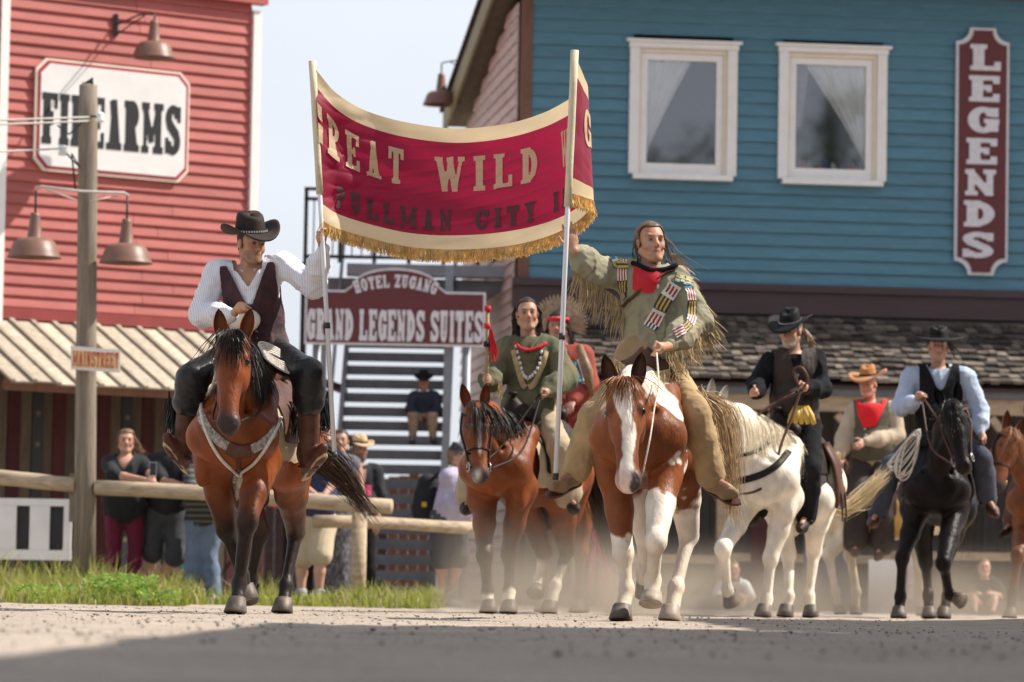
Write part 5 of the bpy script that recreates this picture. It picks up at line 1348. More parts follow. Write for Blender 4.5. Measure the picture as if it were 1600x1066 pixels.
for r in range(rows):
    l0 = pL-.02-r*(pL-.1)/rows; s = s_a+RNG.random()*.1
    while s < s_b-.05:
        w = RNG.uniform(.085, .17); cand.append((r, l0, s, w)); s += w+.006
order = sorted(range(len(cand)), key=lambda i: abs(cand[i][2]-4.2) + cand[i][0]*.12)
for rank, i in enumerate(order):
    r, l0, s, w = cand[i]; up_ = RNG.uniform(.0, .03); ln = (pL/rows)*1.65; t_ = RNG.uniform(.014, .03); e = RNG.uniform(-.03, .03); cur = RNG.uniform(0, .03)
    mb = rest if rank >= 290 else MB(); mb.m = int(RNG.choice(3, p=(.45, .27, .28)))
    V = [PX(x, l, h) for l, h0, h1 in ((l0+e-ln, -.01, .004), (l0+e, .02+up_, .02+up_+t_+cur)) for x, h in ((s, h0), (s+w, h0), (s+w, h1+RNG.uniform(-.006, .006)), (s, h1))]
    mb.add(V, [(0, 1, 2, 3), (7, 6, 5, 4), (0, 4, 5, 1), (1, 5, 6, 2), (2, 6, 7, 3), (3, 7, 4, 0)])
    if rank < 290:
        m_ = mb.m; mb.m = 0; mb.mi = [0]*6; mb.build('shingle', M_shingle[m_], PR)
tag(rest.build('shingle', None, PR, mats=M_shingle), kind='stuff')
zf = P(1200, 612, 46.7)[2]; zf2 = P(1400, 638, 46.7)[2]
mb = MB(); mb.box((s_a, pr_run-.16, zf), (s_b, pr_run-.08, zpe-.05), lambda v: TX(v)-po); mb.build('gutter_board', M_dsteel, PR)
mb = MB(); mb.box((s_a, pr_run-.30, zf2-.02), (s_b, pr_run-.165, zf2+.17), lambda v: TX(v)-po); mb.build('porch_beam', M_tanb if False else mat('porch_timber', (.38, .29, .20), rough=.8, var=.25, scale=6, stretch=(.6, 4, 4), bump=.25), PR)
M_pt = MATS['porch_timber']
for px in (905, 1130, 1385, 1625, 1900):
    q = TLc(px, 700, pr_run-.24)[0]
    mb = MB(); mb.box((q-.07, pr_run-.29, .0), (q+.07, pr_run-.175, zf2-.022), lambda v: TX(v)-po); mb.build('porch_post', M_pt, PR)
    for e in (-1, 1):
        mb = MB(); mb.bar(TX(A(q+e*.06, pr_run-.235, zf2-.75))-po, TX(A(q+e*.62, pr_run-.235, zf2-.05))-po, .09, .09, up=tuple(TNn)); mb.build('brace', M_pt, PR)
# dark boarded wall and windows inside the porch
s = s_a
while s < s_b:
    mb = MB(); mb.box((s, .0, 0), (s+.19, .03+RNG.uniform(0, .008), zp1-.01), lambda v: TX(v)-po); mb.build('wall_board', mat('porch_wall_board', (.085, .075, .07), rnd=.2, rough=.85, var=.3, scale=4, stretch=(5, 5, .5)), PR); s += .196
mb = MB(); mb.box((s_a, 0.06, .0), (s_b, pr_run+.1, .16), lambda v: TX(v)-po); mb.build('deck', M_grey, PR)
for px0, px1, py in ((905, 1130, 872), (1130, 1385, 872), (1385, 1625, 868)):
    q0, q1 = TLc(px0, 800, pr_run-.24)[0], TLc(px1, 800, pr_run-.24)[0]; z = P((px0+px1)/2, py, 46.7)[2]
    mb = MB(); mb.box((q0+.075, pr_run-.27, z-.05), (q1-.075, pr_run-.2, z+.05), lambda v: TX(v)-po); mb.build('porch_rail', M_pt, PR)
mb = MB(); q = P(1380, 900, 45.9); mb.box((q[0]-.17, q[1], 0.0), (q[0]+.17, q[1]+.06, .62), lambda v: v-po); mb.build('white_board', M_white, PR)
for px, w, hh, m_ in ((1190, .10, 1.0, M_dred), (1440, .12, .9, M_pink), (1300, .3, .8, M_dsteel)):
    q = P(px, 900, 46); mb = MB(); mb.box((q[0]-w, q[1]+.4, 0.162), (q[0]+w, q[1]+.5, .162+hh), lambda v: v-po); mb.build('leaning_board', m_, PR)
# lamp on the gable wall
lm = P(742, 100, 54.2); barn_lamp('gable_lamp', 'brown barn lamp sticking out from the pale gable wall', P(690, 102, 54.0), .42, 'barn lamps', arm_from=lm, R=.25)

# ------------------------------------------------------------------ steel stair with hotel sign
stc = P(606, 900, 46.5)*A(1, 1, 0); ST = thing('steel_stair', 'grey steel open-tread stair rising to a railed landing', 'stair', stc)
n_tr = 21; y0s, y1s = 46.2, 51.2; zL = P(640, 452, 50.5)[2]
xl, xr = P(520, 700, 47)[0], P(690, 700, 47)[0]
for i in range(n_tr):
    t = i/(n_tr-1); y = y0s+(y1s-y0s)*t; z = .16+(zL-.3)*t
    mb = MB(); mb.box((xl+.03, y, z), (xr-.03, y+.30, z+.035), lambda v: v-stc); mb.box((xl+.03, y-.012, z-.075), (xr-.03, y-.002, z+.045), lambda v: v-stc); mb.build('tread', M_dsteel, ST)
for x in (xl, xr):
    mb = MB(); mb.bar(A(x, y0s-.1, .05)-stc, A(x, y1s+.1, zL-.08)-stc, .05, .26); mb.build('stringer', M_steel, ST)
for x in (xl-.09, xr+.07):
    mb = MB(); mb.bar(A(x, y0s-.3, 0)-stc, A(x, y0s-.3, P(690, 415, y0s-.3)[2])-stc, .09, .09, up=(0, 1, 0)); mb.build('support_column', M_steel, ST)
    mb = MB(); mb.tube([A(x, y0s-.15, .95)-stc, A(x, y1s, zL+.85)-stc], .024, 8); mb.build('handrail', M_steel, ST, True)
xa, xb = P(474, 440, 50.5)[0], P(800, 440, 50.5)[0]
mb = MB(); mb.box((xa, 50.2, P(640, 455, 50.2)[2]), (xb, 52.2, P(640, 436, 50.2)[2]), lambda v: v-stc); mb.build('landing', M_dsteel, ST)
mb = MB(); mb.box((xl, 49.9, P(640, 432, 50)[2]), (xb, 50.19, P(640, 414, 50)[2]), lambda v: v-stc); mb.build('landing_beam', M_steel, ST)
zr0, zr1 = P(600, 412, 50.3)[2], P(600, 297, 50.3)[2]
for x in np.linspace(xa+.03, xb, 7):
    mb = MB(); mb.box((x-.025, 50.24, zr0), (x+.025, 50.29, zr1), lambda v: v-stc); mb.build('railing_post', M_iron, ST)
for z in (zr1, zr1-.13, zr0+.08):
    mb = MB(); mb.box((xa, 50.292, z-.022), (xb, 50.33, z+.022), lambda v: v-stc); mb.build('railing_bar', M_iron, ST)
x = xa+.12
while x < xb:
    mb = MB(); mb.box((x, 50.335, zr0+.08), (x+.018, 50.353, zr1-.14), lambda v: v-stc); mb.build('railing_picket', M_steel, ST); x += .125
mb = MB(); mb.box((xa-.02, 50.3, 0), (xa+.06, 50.38, zr0), lambda v: v-stc); mb.build('support_column', M_iron, ST)
hs_d = 45.6; q0, q1, q2, q3 = P(478, 452, hs_d), P(760, 458, hs_d), P(757, 543, hs_d), P(476, 538, hs_d)
HSo = (q2+q3)/2; HS = thing('hotel_sign', 'maroon arched sign reading GRAND LEGENDS SUITES before the stair', 'sign', HSo)
hw = np.linalg.norm(q1-q0)/2; hh = ((q0[2]-q3[2])+(q1[2]-q2[2]))/2; hu = unit(q1-q0); hu = unit(A(hu[0], hu[1], 0)); HX = lambda u, v, w: HSo+hu*u+Z1*v+A(0, -1, 0)*w-HSo
def arch(g):
    pts = [(-hw+g, g), (hw-g, g), (hw-g, hh-g)]; aw_ = hw*.56
    pts += [(aw_, hh-g)]+[(aw_*cos(t)*.86, hh-g+.03+.24*sin(t)**.9) for t in np.linspace(.12, pi-.12, 15)]+[(-aw_, hh-g), (-hw+g, hh-g)]
    return pts
def archmesh(name, g, w0, w1, mt):
    p = arch(g); n = len(p); c = (0, hh*.5); mb = MB()
    V = [HX(u, v, w1) for u, v in p]+[HX(u, v, w0) for u, v in p]+[HX(*c, w1)]
    mb.add(V, [(i, (i+1) % n, 2*n) for i in range(n)]+[(i+n, (i+1) % n+n, (i+1) % n, i) for i in range(n)]); return mb.build(name, mt, HS)
archmesh('border', 0, 0, .03, M_signlet); archmesh('sign_face', .028, .0305, .04, M_signred)
text_line('GRAND LEGENDS SUITES', M_signlet, lambda u, v, w: np.array([HX(x, y, .041+q) for x, y, q in zip(u, v, w)]), HS, -hw+.03, hw-.03, .05, .05+.37, .008, gap=.10, space=.36, T=.24, t=.13, sf=.16, ov=.04)
def arcmap(u, v, w):
    R = 1.35; a = np.asarray(u)/R; rad = R+np.asarray(v)
    return np.array([HX(rr*sin(aa), rr*cos(aa)-R+hh+.04, .041+q) for aa, rr, q in zip(a, rad, w)])
text_line('HOTEL ZUGANG', M_signlet, arcmap, HS, -.47, .47, .0, .15, .008, gap=.12, space=.4, T=.22, t=.13, sf=.16, ov=.04)
for x in (-hw*.86, hw*.80):
    mb = MB(); mb.tube([HX(x, 0.02, -.03), HX(x, 0, -.03)-A(0, 0, HSo[2]+.05)], .05, 10); mb.build('post', M_steel, HS, True)
# board fence, shed and pale land far behind the stair
FB = P(600, 900, 58)*A(1, 1, 0); BF = thing('board_fence', 'dark board fence standing far behind the steel stair', 'fence', FB)
zz = P(600, 742, 58)[2]; x = P(395, 900, 58)[0]
while x < P(735, 900, 58)[0]:
    h = zz+RNG.uniform(-.06, .06); mb = MB(); mb.box((x-FB[0], 0, .02), (x-FB[0]+.15, .03, h)); mb.build('fence_board', M_dark if RNG.random() < .5 else M_brown, BF); x += .153
SHp = P(520, 900, 50)*A(1, 1, 0)
SH = thing('lean_to', 'small dark plank lean-to roof beside the stair foot', 'shed', SHp)
zs = P(525, 606, 50)[2]; mb = MB(); x0, x1 = P(440, 600, 50)[0]-SHp[0], P(551, 600, 50)[0]-SHp[0]
mb.add([A(x0, -.3, zs+.30), A(x1-.1, -.3, zs+.02), A(x1-.1, .9, zs+.02), A(x0, .9, zs+.30), A(x0, -.3, zs+.22), A(x1-.1, -.3, zs-.06), A(x1-.1, .9, zs-.06), A(x0, .9, zs+.22)], [(3, 2, 1, 0), (4, 5, 6, 7), (0, 1, 5, 4), (1, 2, 6, 5), (2, 3, 7, 6), (3, 0, 4, 7)]); mb.build('roof', M_dark, SH)
for x in (x0+.1, x1-.35):
    mb = MB(); mb.box((x-.05, .2, 0), (x+.05, .3, zs-.02)); mb.build('post', M_dark, SH)
# ------------------------------------------------------------------ buildings across the street, right of the view, whose shade lies on the sand
def plain_building(name, label, x0, x1, y0, y1, h, mt, group=None):
    o = A((x0+x1)/2, (y0+y1)/2, 0); B = thing(name, label, 'building', o); X = lambda v: v-o
    mb = MB(); mb.box((x0+.06, y0+.06, 0), (x1-.06, y1-.06, h-.3), X); mb.build('wall', M_dark, B)
    z = .05
    while z < h-.45:
        mb = MB(); mb.box((x0, y0, z), (x0+.059, y1, z+.235), X); mb.build('siding_board', mt, B); z += .24
    mb = MB(); mb.box((x0-.12, y0-.1, h-.299), (x1+.1, y1+.1, h), X); mb.build('roof', M_plum, B)
    for y in np.arange(y0+1.5, y1-1.2, 2.6):
        for zz in (1.0, 3.6):
            f = MB(); f.box((x0-.05, y, zz), (x0-.002, y+1.0, zz+1.4), X); w = f.build('window', M_white, B)
            f = MB(); f.box((x0-.06, y+.1, zz+.1), (x0-.052, y+.9, zz+1.3), X); f.build('pane', M_iron, w)
plain_building('saloon_building', 'brown clapboard building standing close beside the near street', 4.55, 11.5, -6, 18.4, 6.0, M_brown)
plain_building('store_building', 'grey clapboard building set back from the street side', 6.75, 12.5, 18.9, 28.6, 6.0, M_grey)

# ------------------------------------------------------------------ trees across the square, mirrored in the window panes
M_leaf = mat('dark_leaf', (1, 1, 1), rough=.6, var=.2, scale=2, attr=True, trans=.2); M_bark = mat('tree_bark', (.10, .075, .055), rough=.95, var=.3, scale=6, bump=.5)
def tree(label, x, y, h, spread, n=2600, conifer=False):
    T = thing('tree', label, 'tree', (x, y, 0), 0, 'trees across the square')
    mb = MB(); mb.tube([A(0, 0, -.2), A(.1, 0, h*.3), A(-.05, .1, h*.6), A(0, 0, h*.93)], [h*.028, h*.021, h*.013, h*.003], 10)
    tips = []
    for i in range(26):
        z = h*RNG.uniform(.22, .9); a = RNG.random()*6.28; l = spread*(1.15*(1-z/h)+.12 if conifer else .55+.6*sin(pi*min(1, z/h*1.05)))*RNG.uniform(.7, 1.1)
        e = A(cos(a)*l, sin(a)*l, z+(-.1*l if conifer else .35*l)); mb.tube([A(0, 0, z), lerp(A(0, 0, z), e, .5)+A(0, 0, .1), e], [h*.008, h*.005, h*.002], 5); tips += [e, lerp(A(0, 0, z), e, .6)]
    mb.build('trunk', M_bark, T, True)
    V, C, Fq = [], [], []
    for i in range(n):
        t = tips[RNG.integers(len(tips))]; p = t+RNG.normal(size=3)*A(.55, .55, .4)*spread*.22; d = unit(RNG.normal(size=3)); s = unit(np.cross(d, RNG.normal(size=3))); l = .16+.18*RNG.random(); k = len(V)
        V += [p, p+d*l*.5+s*l*.35, p+d*l, p+d*l*.5-s*l*.35]; Fq.append((k, k+1, k+2, k+3)); C += [lerp((.02, .05, .015), (.06, .11, .03), RNG.random())]*4
    mesh_np('crown', np.array(V), np.array(Fq), M_leaf, T, False, np.array(C))
tree('tall dark spruce mirrored in the left window', 29.5, -26, 19.0, 3.4, 4200, True)
tree('broad dark tree mirrored low in both windows', 24.5, -30, 16.4, 4.2, 4200)
tree('slimmer spruce mirrored in the right window', 34.5, -24, 18.0, 3.2, 4200, True)
from mathutils.bvhtree import BVHTree
M_leather = mat('brown_leather', (.085, .035, .022), rough=.5, var=.3, scale=14, bump=.12, spec=.3, dirt=(.16, .08, .05), dscale=6, damt=.5)
M_dleather = mat('dark_leather', (.018, .011, .009), rough=.55, var=.3, scale=14, bump=.12, spec=.22)
M_tool = mat('tooled_leather_silver', (.36, .33, .30), rough=.5, var=.5, scale=60, bump=.5, bscale=90, dirt=(.05, .03, .025), dscale=55, damt=.9)
M_rope = mat('pale_rope', (.66, .60, .52), rough=.8, var=.2, scale=60, bump=.5, bscale=150)
M_metal = mat('dull_metal', (.45, .44, .42), rough=.35, var=.2, metal=.9)
M_brass = mat('brass_metal', (.55, .38, .12), rough=.35, var=.2, metal=.8)
def ray(obj, px, py, off=0.0, loc=None, back=None):
    """first point of obj under the photograph's pixel: world position and normal"""
    me = obj.data
    if not hasattr(ray, 'c'): ray.c = {}
    if obj.name not in ray.c:
        bpy.context.view_layer.update()
        ray.c[obj.name] = (BVHTree.FromPolygons([v.co for v in me.vertices], [p.vertices for p in me.polygons]), obj.matrix_world.copy())
    bv, mw = ray.c[obj.name]; inv = mw.inverted()
    o = Vector((0, 0, CAM_H)); d = Vector(P(px, py, 20))-o
    ol = inv @ o; dl = (inv.to_3x3() @ d).normalized()
    h = bv.ray_cast(ol, dl)
    if h[0] is None:
        best = None
        for t in np.linspace(18, 42, 60):
            q = ol+dl*t; r_ = bv.find_nearest(q)
            if best is None or r_[3] < best[1][3]: best = (q, r_)
        p, n = best[1][0], best[1][1]
    else: p, n = h[0], h[1]
    n = n.normalized()
    if n.dot(dl) > 0 and h[0] is not None: n = -n
    w = mw @ p; nw = (mw.to_3x3() @ n).normalized()
    return np.array(w)+np.array(nw)*off, np.array(nw)
def part_named(T, nm):
    for c in T.children:
        if c.name.split('.')[0] == nm: return c
def smooth_line(L, it=2):
    L = np.array(L)
    for _ in range(it): L[1:-1] = .5*L[1:-1]+.25*(L[:-2]+L[2:])
    return L
def surf_line(surf, pix, off, n=30):
    return smooth_line([ray(surf, q[0], q[1], off)[0] for q in catmull([A(x, y, 0) for x, y in pix], n)])
def band(name, mt, surf, pix, w, off=.008, parent=None, loc=None, th=.006, n=26, colors=None, mats=None, inv=None):
    """strap lying on a surface under a line of photograph pixels"""
    px2 = catmull([A(q[0], q[1], 0) for q in pix], n); hits = [ray(surf, q[0], q[1], off) for q in px2]
    pts, nr = smooth_line([h[0] for h in hits]), smooth_line([h[1] for h in hits])
    return strap(name, mt, pts, nr, w, parent, loc, th, inv)
def strap(name, mt, pts, nr, w, parent, loc=None, th=.006, inv=None):
    m = len(pts); V = []
    for i in range(m):
        d = unit(pts[min(i+1, m-1)]-pts[max(i-1, 0)]); s = unit(np.cross(d, nr[i])); u = unit(nr[i])
        ww = w[i] if hasattr(w, '__len__') else w
        V += [pts[i]-s*ww/2, pts[i]+s*ww/2, pts[i]+s*ww*.42+u*th, pts[i]-s*ww*.42+u*th]
    V = np.array(V)
    if inv is not None: V = np.array([inv(v) for v in V])
    elif loc is not None: V = V-loc
    Fs = [(i*4+j, i*4+(j+1) % 4, i*4+4+(j+1) % 4, i*4+4+j) for i in range(m-1) for j in range(4)]+[(0, 1, 2, 3), (4*m-1, 4*m-2, 4*m-3, 4*m-4)]
    mb = MB(); mb.add(V, Fs); return mb.build(name, mt, parent, True)
def patch(name, mt, surf, quad, parent, loc, off=.008, nu=8, nv=6, bulge=0.):
    V = []
    for j in range(nv):
        for i in range(nu):
            u, v = i/(nu-1), j/(nv-1); a = lerp(quad[0], quad[1], u); b = lerp(quad[3], quad[2], u); q = lerp(a, b, v); h = ray(surf, q[0], q[1], off+bulge*sin(pi*v)*sin(pi*u)); V.append(h[0]-loc)
    mb = MB(); mb.add(V, [(j*nu+i, j*nu+i+1, (j+1)*nu+i+1, (j+1)*nu+i) for j in range(nv-1) for i in range(nu-1)]); return mb.build(name, mt, parent, True)
def tube_part(name, mt, pts, r, parent, loc, n=8, smooth=True, steps=0):
    pts = [np.asarray(p, float) for p in pts]
    if steps: pts = list(catmull(pts, steps))
    mb = MB(); mb.tube([p-loc for p in pts], r, n); return mb.build(name, mt, parent, smooth)
def trunk_prims(H):
    S = H.el
    return [cone(S(0, -.36, 1.10), S(0, -.02, 1.09), .255*H.s, .275*H.s, (X1, .84)), cone(S(0, -.02, 1.09), S(0, .42, 1.13), .285*H.s, .245*H.s, (X1, .93)),
            ball(S(0, .10, 1.02), A(.265, .42, .25)*H.s), cone(S(0, -.25, 1.40), S(0, .06, 1.33), .085*H.s, .12*H.s), cone(S(0, .05, 1.22), S(0, .5, 1.25), .19*H.s, .21*H.s)]
def saddle(H, label, feet, leather=None, pad=None, y0=-.16, y1=.50, zlow=1.02, horn='small', padc=None, pz=.92, stir=True):
    """stock saddle on pad, built in the horse's own space; feet: world points the stirrups hang to (left, right)"""
    leather = leather or M_leather; S = H.el
    T = thing('saddle', label, 'saddle', (H.x, H.y, 0), H.rz); tp = trunk_prims(H)
    if pad is not None:
        sdf_part('saddle_pad', [inflate(q, .022) for q in tp], .016, pad, T, .05, None, lambda V: (V[:, 1] > (y0-.06)*H.s) & (V[:, 1] < (y1+.06)*H.s) & (V[:, 2] > pz*H.s))
    sdf_part('skirt', [inflate(q, .036) for q in tp], .016, leather, T, .05, None, lambda V: (V[:, 1] > y0*H.s) & (V[:, 1] < y1*H.s) & (V[:, 2] > zlow*H.s))
    sdf_part('seat', [cone(S(0, -.12, 1.47), S(0, .30, 1.50), .11, .13), cone(S(-.16, .36, 1.50), S(.16, .36, 1.50), .05, .05), cone(S(0, .36, 1.55), S(0, .37, 1.57), .08, .06, (Y1, .5)), cone(S(-.13, -.14, 1.46), S(.13, -.14, 1.46), .06, .06), cone(S(0, -.15, 1.48), S(0, -.17, 1.57), .05, .035)], .014, leather, T, .05)
    mb = MB()
    if horn == 'big': mb.lathe([(.001, -.02), (.03, -.02), (.035, 0), (.095, .012), (.10, .022), (.09, .032), (.001, .036)], 22, (0, 0, 0), lambda v: S(0, -.20, 1.76)+A(v[0], v[1]*cos(.95)-v[2]*sin(.95), v[1]*sin(.95)+v[2]*cos(.95))); mb.tube([S(0, -.14, 1.52), S(0, -.17, 1.66), S(0, -.19, 1.75)], [.05, .036, .034], 10); mb.build('horn', mat('pale_rawhide', (.60, .54, .44), rough=.6), T, True)
    elif horn: mb.lathe([(.001, -.03), (.022, -.03), (.02, .01), (.04, .022), (.042, .03), (.03, .038), (.001, .04)], 14, S(0, -.18, 1.60)); mb.build('horn', leather, T, True)
    for e, f in zip((-1, 1), feet):
        if f is None: continue
        f = H.l(np.asarray(f, float)); a = S(e*.27, .02, 1.28); m = lerp(a, f, .55)+A(e*.03, 0, 0)
        pts = catmull([a, m, f+A(0, 0, .16)], 10); nr = np.array([A(e, -.25, .05)]*10)
        strap('fender', leather, pts, nr, [.16-.10*(i/9)**1.3 for i in range(10)], T, None, .012)
        if stir:
            mb = MB(); c = f+A(0, -.02, .01); r_ = .075
            ring = [c+A(.07*cos(t), .0, .09*sin(t)+.03) for t in np.linspace(-.2-pi/2+.6, -pi/2-.6+2*pi+.2, 16)]
            mb.tube(ring+[ring[0]], .012, 6); mb.cbox(c+A(0, 0, -.055), (.125, .06, .018)); mb.build('stirrup', leather, T, True)
    return T
def ringpts(H, t, rx=.075, n0=-.045, rn=.09, a0=0, a1=2*pi, n=22, t2=None):
    return [H.hd(rx*sin(a), t+((t2-t)*(.5-.5*cos(a)) if t2 is not None else 0), n0+rn*cos(a)) for a in np.linspace(a0, a1, n)]
def bridle(H, label, mt, hands=(), r=.009, noseband=True, sag=.10, bitt=.80, metal=None):
    T = thing('bridle', label, 'bridle', (H.x, H.y, 0), H.rz); z = A(0, 0, 0); metal = metal or M_metal
    mb = MB(); mb.tube(ringpts(H, .20, .088, -.03, .075, t2=.06), r, 6); mb.build('browband', mt, T, True)
    if noseband: mb = MB(); mb.tube(ringpts(H, .60, .068, -.042, .075), r, 6); mb.build('noseband', mt, T, True)
    for e in (-1, 1):
        c = [H.hd(e*.088, .12, -.03), H.hd(e*.096, .34, -.06), H.hd(e*.074, .60, -.045), H.hd(e*.060, bitt, -.045)]
        tube_part('cheek_strap', mt, c, r, T, z, 6, steps=14)
        mb = MB(); b = H.hd(e*.066, bitt, -.045); mb.tube([b+H.ha*.035*cos(a)+H.hn_*.035*sin(a) for a in np.linspace(0, 2*pi, 12)], .006, 6); mb.build('bit_ring', metal, T, True)
    for e, h in hands:
        b = H.hd(e*.07, bitt+.02, -.06); hh = H.l(np.asarray(h, float)); md = lerp(b, hh, .5)+A(e*.05, 0, -sag)
        tube_part('rein', mt, [b, md, hh], .008, T, z, 6, steps=16)
    return T
# coat of the paint horse: broad chestnut and white patches of the hide itself
def _cap(V, a, b, r):
    a = np.asarray(a, float); b = np.asarray(b, float); ba = b-a; t = np.clip((V-a)@ba/(ba@ba), 0, 1); return np.linalg.norm(V-a-t[:, None]*ba, axis=1)-r
def coat_pinto():
    def f(V, H):
        n = .040*fbm(V, 3.0, 4)+.013*fbm(V, 12, 6)
        c = np.tile(np.array((.225, .066, .021)), (len(V), 1))*(1+.2*fbm(V, 1.2, 1))[:, None].clip(.65, 1.35)
        cp = np.array(H.crest); dc = np.min([_cap(V, cp[i], cp[i+1], .0) for i in range(len(cp)-1)], 0)
        w = np.minimum.reduce([dc-.085-.05*(V[:, 0] > 0), _cap(V, (.07, -.10, 1.44), (.26, -.14, 1.12), .085), _cap(V, (.25, -.2, 1.1), (.235, -.33, .88), .035),
                               _cap(V, (-.17, -.36, 1.30), (-.25, -.28, 1.05), .06), _cap(V, (.05, -.28, 1.46), (.17, -.44, 1.20), .085), _cap(V, (.18, -.46, 1.18), (.20, -.48, .98), .045), _cap(V, (.12, .4, 1.5), (.3, .6, 1.1), .13), _cap(V, (.29, .02, 1.25), (.30, .05, 1.0), .05)])
        w = np.maximum(w, -_cap(V, (.20, -.24, 1.34), (.24, -.22, 1.24), .045))
        hgt = V[:, 2]; leg = []
        for key, z0 in (('fL', .50), ('fR', .77), ('hL', .86), ('hR', .80)):
            j = H.joint[key]; q = np.minimum(_cap(V, j[0], j[1], .11), _cap(V, j[1], j[2], .11))
            top = j[0]+A(0, 0, z0-j[0][2]) if z0 > j[0][2] else j[0]
            q = np.minimum(q, _cap(V, j[0], lerp(j[0], H.el(.165*(-1 if key[1] == 'L' else 1), -.33 if key[0] == 'f' else .4, .92), .75), .15)) if z0 > .6 else np.maximum(q, hgt-z0)
            leg.append(np.maximum(q, hgt-z0))
        w = np.minimum(w, np.minimum.reduce(leg))
        white = sst(.012, -.012, w+n)
        t, x, nn, L = head_t(V, H); ih = in_head(V, H)
        bz = (.052-.022*sst(.2, .42, t)+.012*sst(.7, .9, t)) - np.abs(x-.006+.012*np.sin(t*9)) + .25*n
        white = white*(1-ih) + ih*sst(-.006, .006, bz)*sst(.10, .14, t+.5*n)*(nn > -.055)
        wc = np.tile(np.array((.80, .72, .62)), (len(V), 1)); wc = mixc(wc, (1-sst(.1, .75, hgt))*.55, (.55, .43, .29))
        c = c*(1-white[:, None])+wc*white[:, None]
        c = mixc(c, ih*sst(.80, .90, t+.6*n)*.75*(x < .012), (.62, .42, .36))
        c = mixc(c, ih*sst(.82, .90, t+.5*n)*sst(.004, .016, x+.4*n), (.07, .05, .05))
        c = mixc(c, ih*np.exp(-((np.abs(x)-.085)**2+((t-.30)*L)**2)/.0008)*.6, (.05, .025, .015))
        return np.clip(c, .005, .9)
    return f
# ------------------------------------------------------------------ the two banner riders
M_shirt = stripes(mat('striped_shirt', (.74, .73, .76), rough=.8, var=.06, scale=10, bump=.25, bscale=14), (520, 120, 60), (.34, .38, .54), .42)
M_velvet = mat('maroon_velvet', (.040, .010, .014), rough=.75, var=.5, scale=16, sheen=.6, bump=.2, bscale=18)
M_blackl = mat('black_chaps_leather', (.014, .014, .016), rough=.36, var=.25, scale=8, bump=.3, bscale=11, spec=.32)
M_hatb = mat('dark_brown_felt', (.030, .019, .017), rough=.75, var=.2, scale=14, spec=.25, bump=.1, bscale=70)
M_hatk = mat('black_felt', (.010, .010, .011), rough=.7, var=.2, scale=14, spec=.2, bump=.1, bscale=70)
M_sole = mat('tan_sole', (.46, .33, .20), rough=.7, var=.2, scale=14)
M_buck = mat('buckskin', (.42, .29, .15), rough=.85, var=.22, scale=7, bump=.3, bscale=16, dirt=(.20, .125, .06), dscale=5, damt=.6)
M_buckf = mat('buckskin_fringe', (.44, .33, .18), rough=.85, var=.3, scale=20)
M_tunic = mat('sage_suede', (.29, .275, .19), rough=.85, var=.2, scale=5, bump=.35, bscale=12, dirt=(.42, .33, .19), dscale=3.5, damt=.6)
M_redcl = mat('red_cotton', (.52, .018, .030), rough=.8, var=.15, scale=10, bump=.2, bscale=20)
M_blk = mat('black_cloth', (.011, .011, .013), rough=.9, spec=.15, var=.3, scale=10, bump=.3, bscale=15)
M_btn = mat('pale_button', (.7, .68, .64), rough=.35)
def JP(d0, **k):
    return {n: P(v[0], v[1], d0+(v[2] if len(v) > 2 else 0)) for n, v in k.items()}

# bay horse
d1 = 23.9
h1legs = {'fR': [P(386, 815, 23.25), P(374, 912, 23.3), P(368, 952, 23.2), True], 'fL': [P(352, 826, 23.7), P(378, 898, 23.75), P(388, 938, 23.75), False],
          'hR': [P(462, 832, 24.75), P(447, 914, 24.6), P(441, 950, 24.5), True], 'hL': [P(405, 836, 24.5), P(392, 905, 24.6), P(388, 935, 24.7), False]}
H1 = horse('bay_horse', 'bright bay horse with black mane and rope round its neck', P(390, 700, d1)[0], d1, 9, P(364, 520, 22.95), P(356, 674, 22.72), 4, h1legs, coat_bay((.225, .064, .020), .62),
           'ridden horses in the parade', vox=.011, mane=hair_black, mane_side=1, mane_len=.46, mane_n=760, tail=[P(452, 690, 24.65), P(480, 700, 24.8), P(520, 730, 24.9), P(552, 768, 24.95), P(585, 815, 25.0)], tail_n=420, tail_mat=hair_brown, forelock=100, fl_len=.75, mane_up=.25)
J1 = JP(23.85, head=(393, 383, -.02), neck=(391, 425, 0), shL=(338, 426, .02), shR=(440, 412, -.02), elL=(314, 492, -.05), elR=(489, 447, -.16), wrL=(364, 492, -.30), wrR=(504, 391, -.34),
        hipL=(378, 548, .02), hipR=(424, 548, .02), knL=(300, 590, -.30), knR=(482, 584, -.32), anL=(284, 706, -.10), anR=(484, 718, -.12), toeL=(262, 676, -.25), toeR=(505, 692, -.27))
pole1a, pole1b = P(488, 97, 23.46), P(523, 716, 23.42)
pax = unit(pole1a-pole1b); gp1 = lerp(pole1b, pole1a, (716-371)/(716-97))
R1 = person('person', 'rider in dark brown hat and maroon vest holding the left banner pole', J1, (32, -6, -3), tone=(.46, .25, .15), group='parade riders', vox=.0056, brow=(.03, .022, .018), beard=(.16, .10, .075, .45), fat=.0,
            hands=(('fist', P(384, 488, 23.46), A(.3, -.6, .35), 1), ('fist', gp1, pax, -1, .016)))
hair_part(R1, mat('hair_cropped', (.04, .03, .025), rough=.7), vol=.004, back=-.05)
hat(R1, M_hatb, M_dleather, brim=.19, crown=.15, curl=.07, front=-.035, tilt=2, bandstuds=M_btn, lift=.074, dent=.028, asym=.1, roll=9, crown_r=(.094, .112), taper=.80)
shirt(R1, M_shirt, g=.015, baggy=.014, noise=.011, vneck=.80, vox=.0085, nfreq=4.6, neckcut=1.02)
vest(R1, M_velvet, vneck=.58, slope=.21, g=.042, hem=-.06, vox=.006)
mb = MB()
